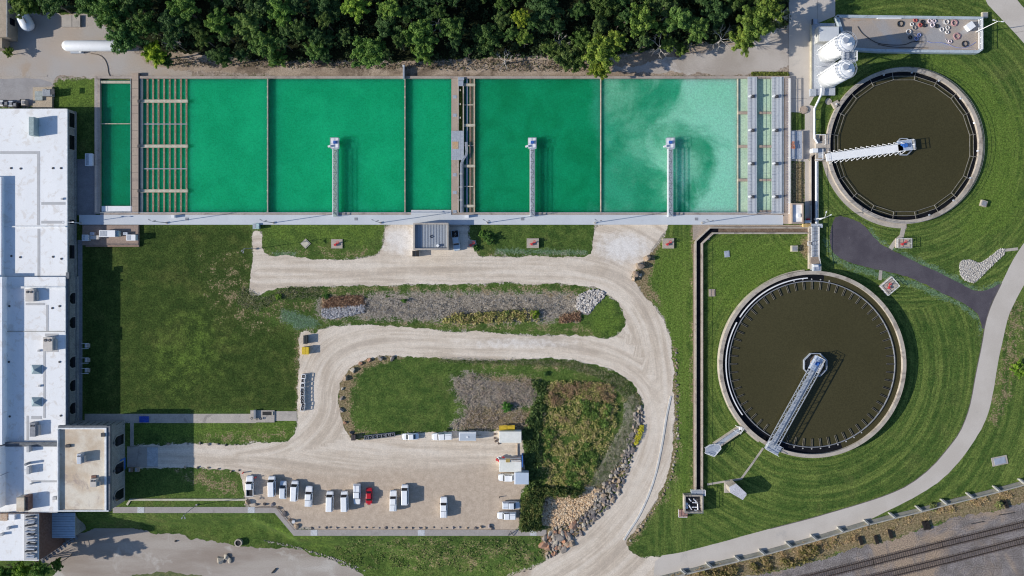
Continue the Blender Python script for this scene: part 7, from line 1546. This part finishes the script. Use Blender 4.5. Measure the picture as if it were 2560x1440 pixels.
leaves('verge_weeds', [[(605,715),(660,745),(720,716),(800,718),(800,745),(690,750),(640,780),(590,760)],[(1100,896),(1440,902),(1560,944),(1605,1005),(1590,1050),(1570,1000),(1500,945),(1400,915),(1100,905)],[(1470,1215),(1530,1120),(1580,1040),(1595,1050),(1560,1140),(1500,1222)]], 15000, .08, .2, leafmat('pale_weed_stems', (.20,.21,.09), (.38,.36,.23), (.12,.17,.05)), 'pale seeding weeds along the road edges', .0, .3, 42, .4, asp=.4)
leaves('bank_weeds', [[(1010,1350),(1370,1345),(1375,1385),(1290,1425),(1100,1440),(880,1440),(820,1390),(860,1350)]], 4500, .10, .24, leafmat('bank_leaves', (.08,.155,.03), (.16,.23,.05), (.30,.28,.12)), 'rough tall grass on the bank below the retaining walk', .0, .3, 43, .8, clump=260)
for x, y, r, c, l in ((5,1432,30,(1.4,1.6,.8),'leftmost green tree at the foot of the annexe'),(52,1430,27,(2.0,2.0,.7),'yellow green tree at the foot of the annexe'),(98,1428,24,(1.3,1.5,.9),'small green tree below the corner of the annexe'),(142,1412,17,(1.7,1.6,.9),'smallest tree beside the steel stair of the annexe')): tree(x, y, r, 4.5 if x < 120 else 2, l, 'trees below the annexe', c, zb=LOW)
def shrub(px, py, r, label, col, H=1.0, name='shrub'):
    x, y = W(px, py, H); t = thing(name, label, 'shrub', (x, y, float(height(x, y))), rotz=tq.uniform(0, 6)); s = r*S/5
    c = bpy.data.objects.new('foliage', CR[tq.randrange(6)]); C.objects.link(c); c.parent = t; c.location = (0, 0, .1); c.scale = (s, s, s*.9); c.color = (*col, 1)
    u = bpy.data.objects.new('stem', TM[0]); C.objects.link(u); u.parent = t; u.scale = (s, s, s*.5)
for x, y, r, l, c in ((694,742,9,'bright green shrub at the left end of the ditch lawn',(2.0,2.0,.9)),(1222,595,17,'dark leafy shrub in the grass right of the pump house',(1.0,1.2,.9)),(1205,585,10,'smaller shrub left of the dark leafy one',(1.6,1.8,1.1)),(1338,785,13,'yellow green shrub in the ditch',(2.6,2.2,.8)),(1268,785,10,'dark shrub in the ditch beside grey reeds',(1.2,1.4,.9)),(1268,1018,14,'round green shrub among the purple brown weeds',(1.0,1.5,.9)),
    (1365,880+55,7,'small dark shrub at the top of the road loop',(.9,1.1,1.0)),(2548,925,22,'green bush at the right edge of the frame',(1.9,1.9,.7)),(2335,1268,12,'grey brown dry bush beside the flood wall',(2.6,1.7,2.2)),(2500,1262,12,'grey brown dry bush near the rightmost sleeper bundle',(2.6,1.7,2.2)),(1010,752,8,'small dark bush on the upper side of the ditch',(1.0,1.3,.8)),(814,742,8,'dark green bush at the left end of the ditch',(.9,1.2,.8)),
    (1190,620,9,'leafy shrub at the gravel edge beside the hydrant pad',(1.1,1.4,.9)),(1120,1075,5,'small black and white bush at the lot edge',(.4,.5,.5))): shrub(x, y, r, l, c)
# grey pipe at the basin wall
t = thing('overflow_pipe', 'grey blue overflow gate pipe crossing the dirt strip to the basin wall', 'pipe', (*W(1009, 176), 0)); obj('channel', MB().pbox(1007,163,1011,196,0,1.6), M['galv'], t); obj('cap', MB().pbox(1006,162,1012,166,1.6,1.8), M['white'], t)
leaves('weed_strip', [[(1878,181),(1966,184),(1972,190),(1878,190)]], 2500, .12, .28, leafmat('strip_leaves', (.09,.13,.02), (.20,.22,.05)), 'green weeds along the north wall beside the steel walkways', .0, .6, 46, .5)
# ================================================================ camera, sky, sun
cam = bpy.data.cameras.new('camera'); co = bpy.data.objects.new('camera', cam); sc.collection.objects.link(co)
co.location = (0, 0, A); co.rotation_euler = (0, 0, 0)
cam.sensor_width = 36; cam.lens = 36 * A / (2560 * S); cam.shift_y = -70 / 2560; cam.clip_end = 6000; cam.clip_start = 1
sc.camera = co
EL = math.radians(24.7); AZ = math.radians(8.3)
sd = bpy.data.lights.new('sun', 'SUN'); sd.energy = 5.0; sd.angle = math.radians(.55); sd.color = (1, .94, .85)
so = bpy.data.objects.new('sun', sd); sc.collection.objects.link(so)
d = Vector((math.cos(AZ) * math.cos(EL), math.sin(AZ) * math.cos(EL), -math.sin(EL)))
so.rotation_euler = d.to_track_quat('-Z', 'Y').to_euler()
w = bpy.data.worlds.new('World'); sc.world = w; w.use_nodes = True
nt = w.node_tree; bg = nt.nodes['Background']; sk = nt.nodes.new('ShaderNodeTexSky'); sk.sky_type = 'NISHITA'
sk.sun_disc = False; sk.sun_elevation = EL; sk.sun_rotation = math.atan2(-d.x, -d.y) % (2 * PI)
tn = nt.nodes.new('ShaderNodeMix'); tn.data_type = 'RGBA'; tn.blend_type = 'MULTIPLY'; tn.inputs[0].default_value = 1; tn.inputs[7].default_value = (.80, .97, 1.22, 1)
nt.links.new(sk.outputs[0], tn.inputs[6]); nt.links.new(tn.outputs[2], bg.inputs[0]); bg.inputs[1].default_value = .105
sc.view_settings.view_transform = 'Standard'; sc.view_settings.look = 'None'; sc.view_settings.exposure = 0
sc.cycles.filter_width = 1.15
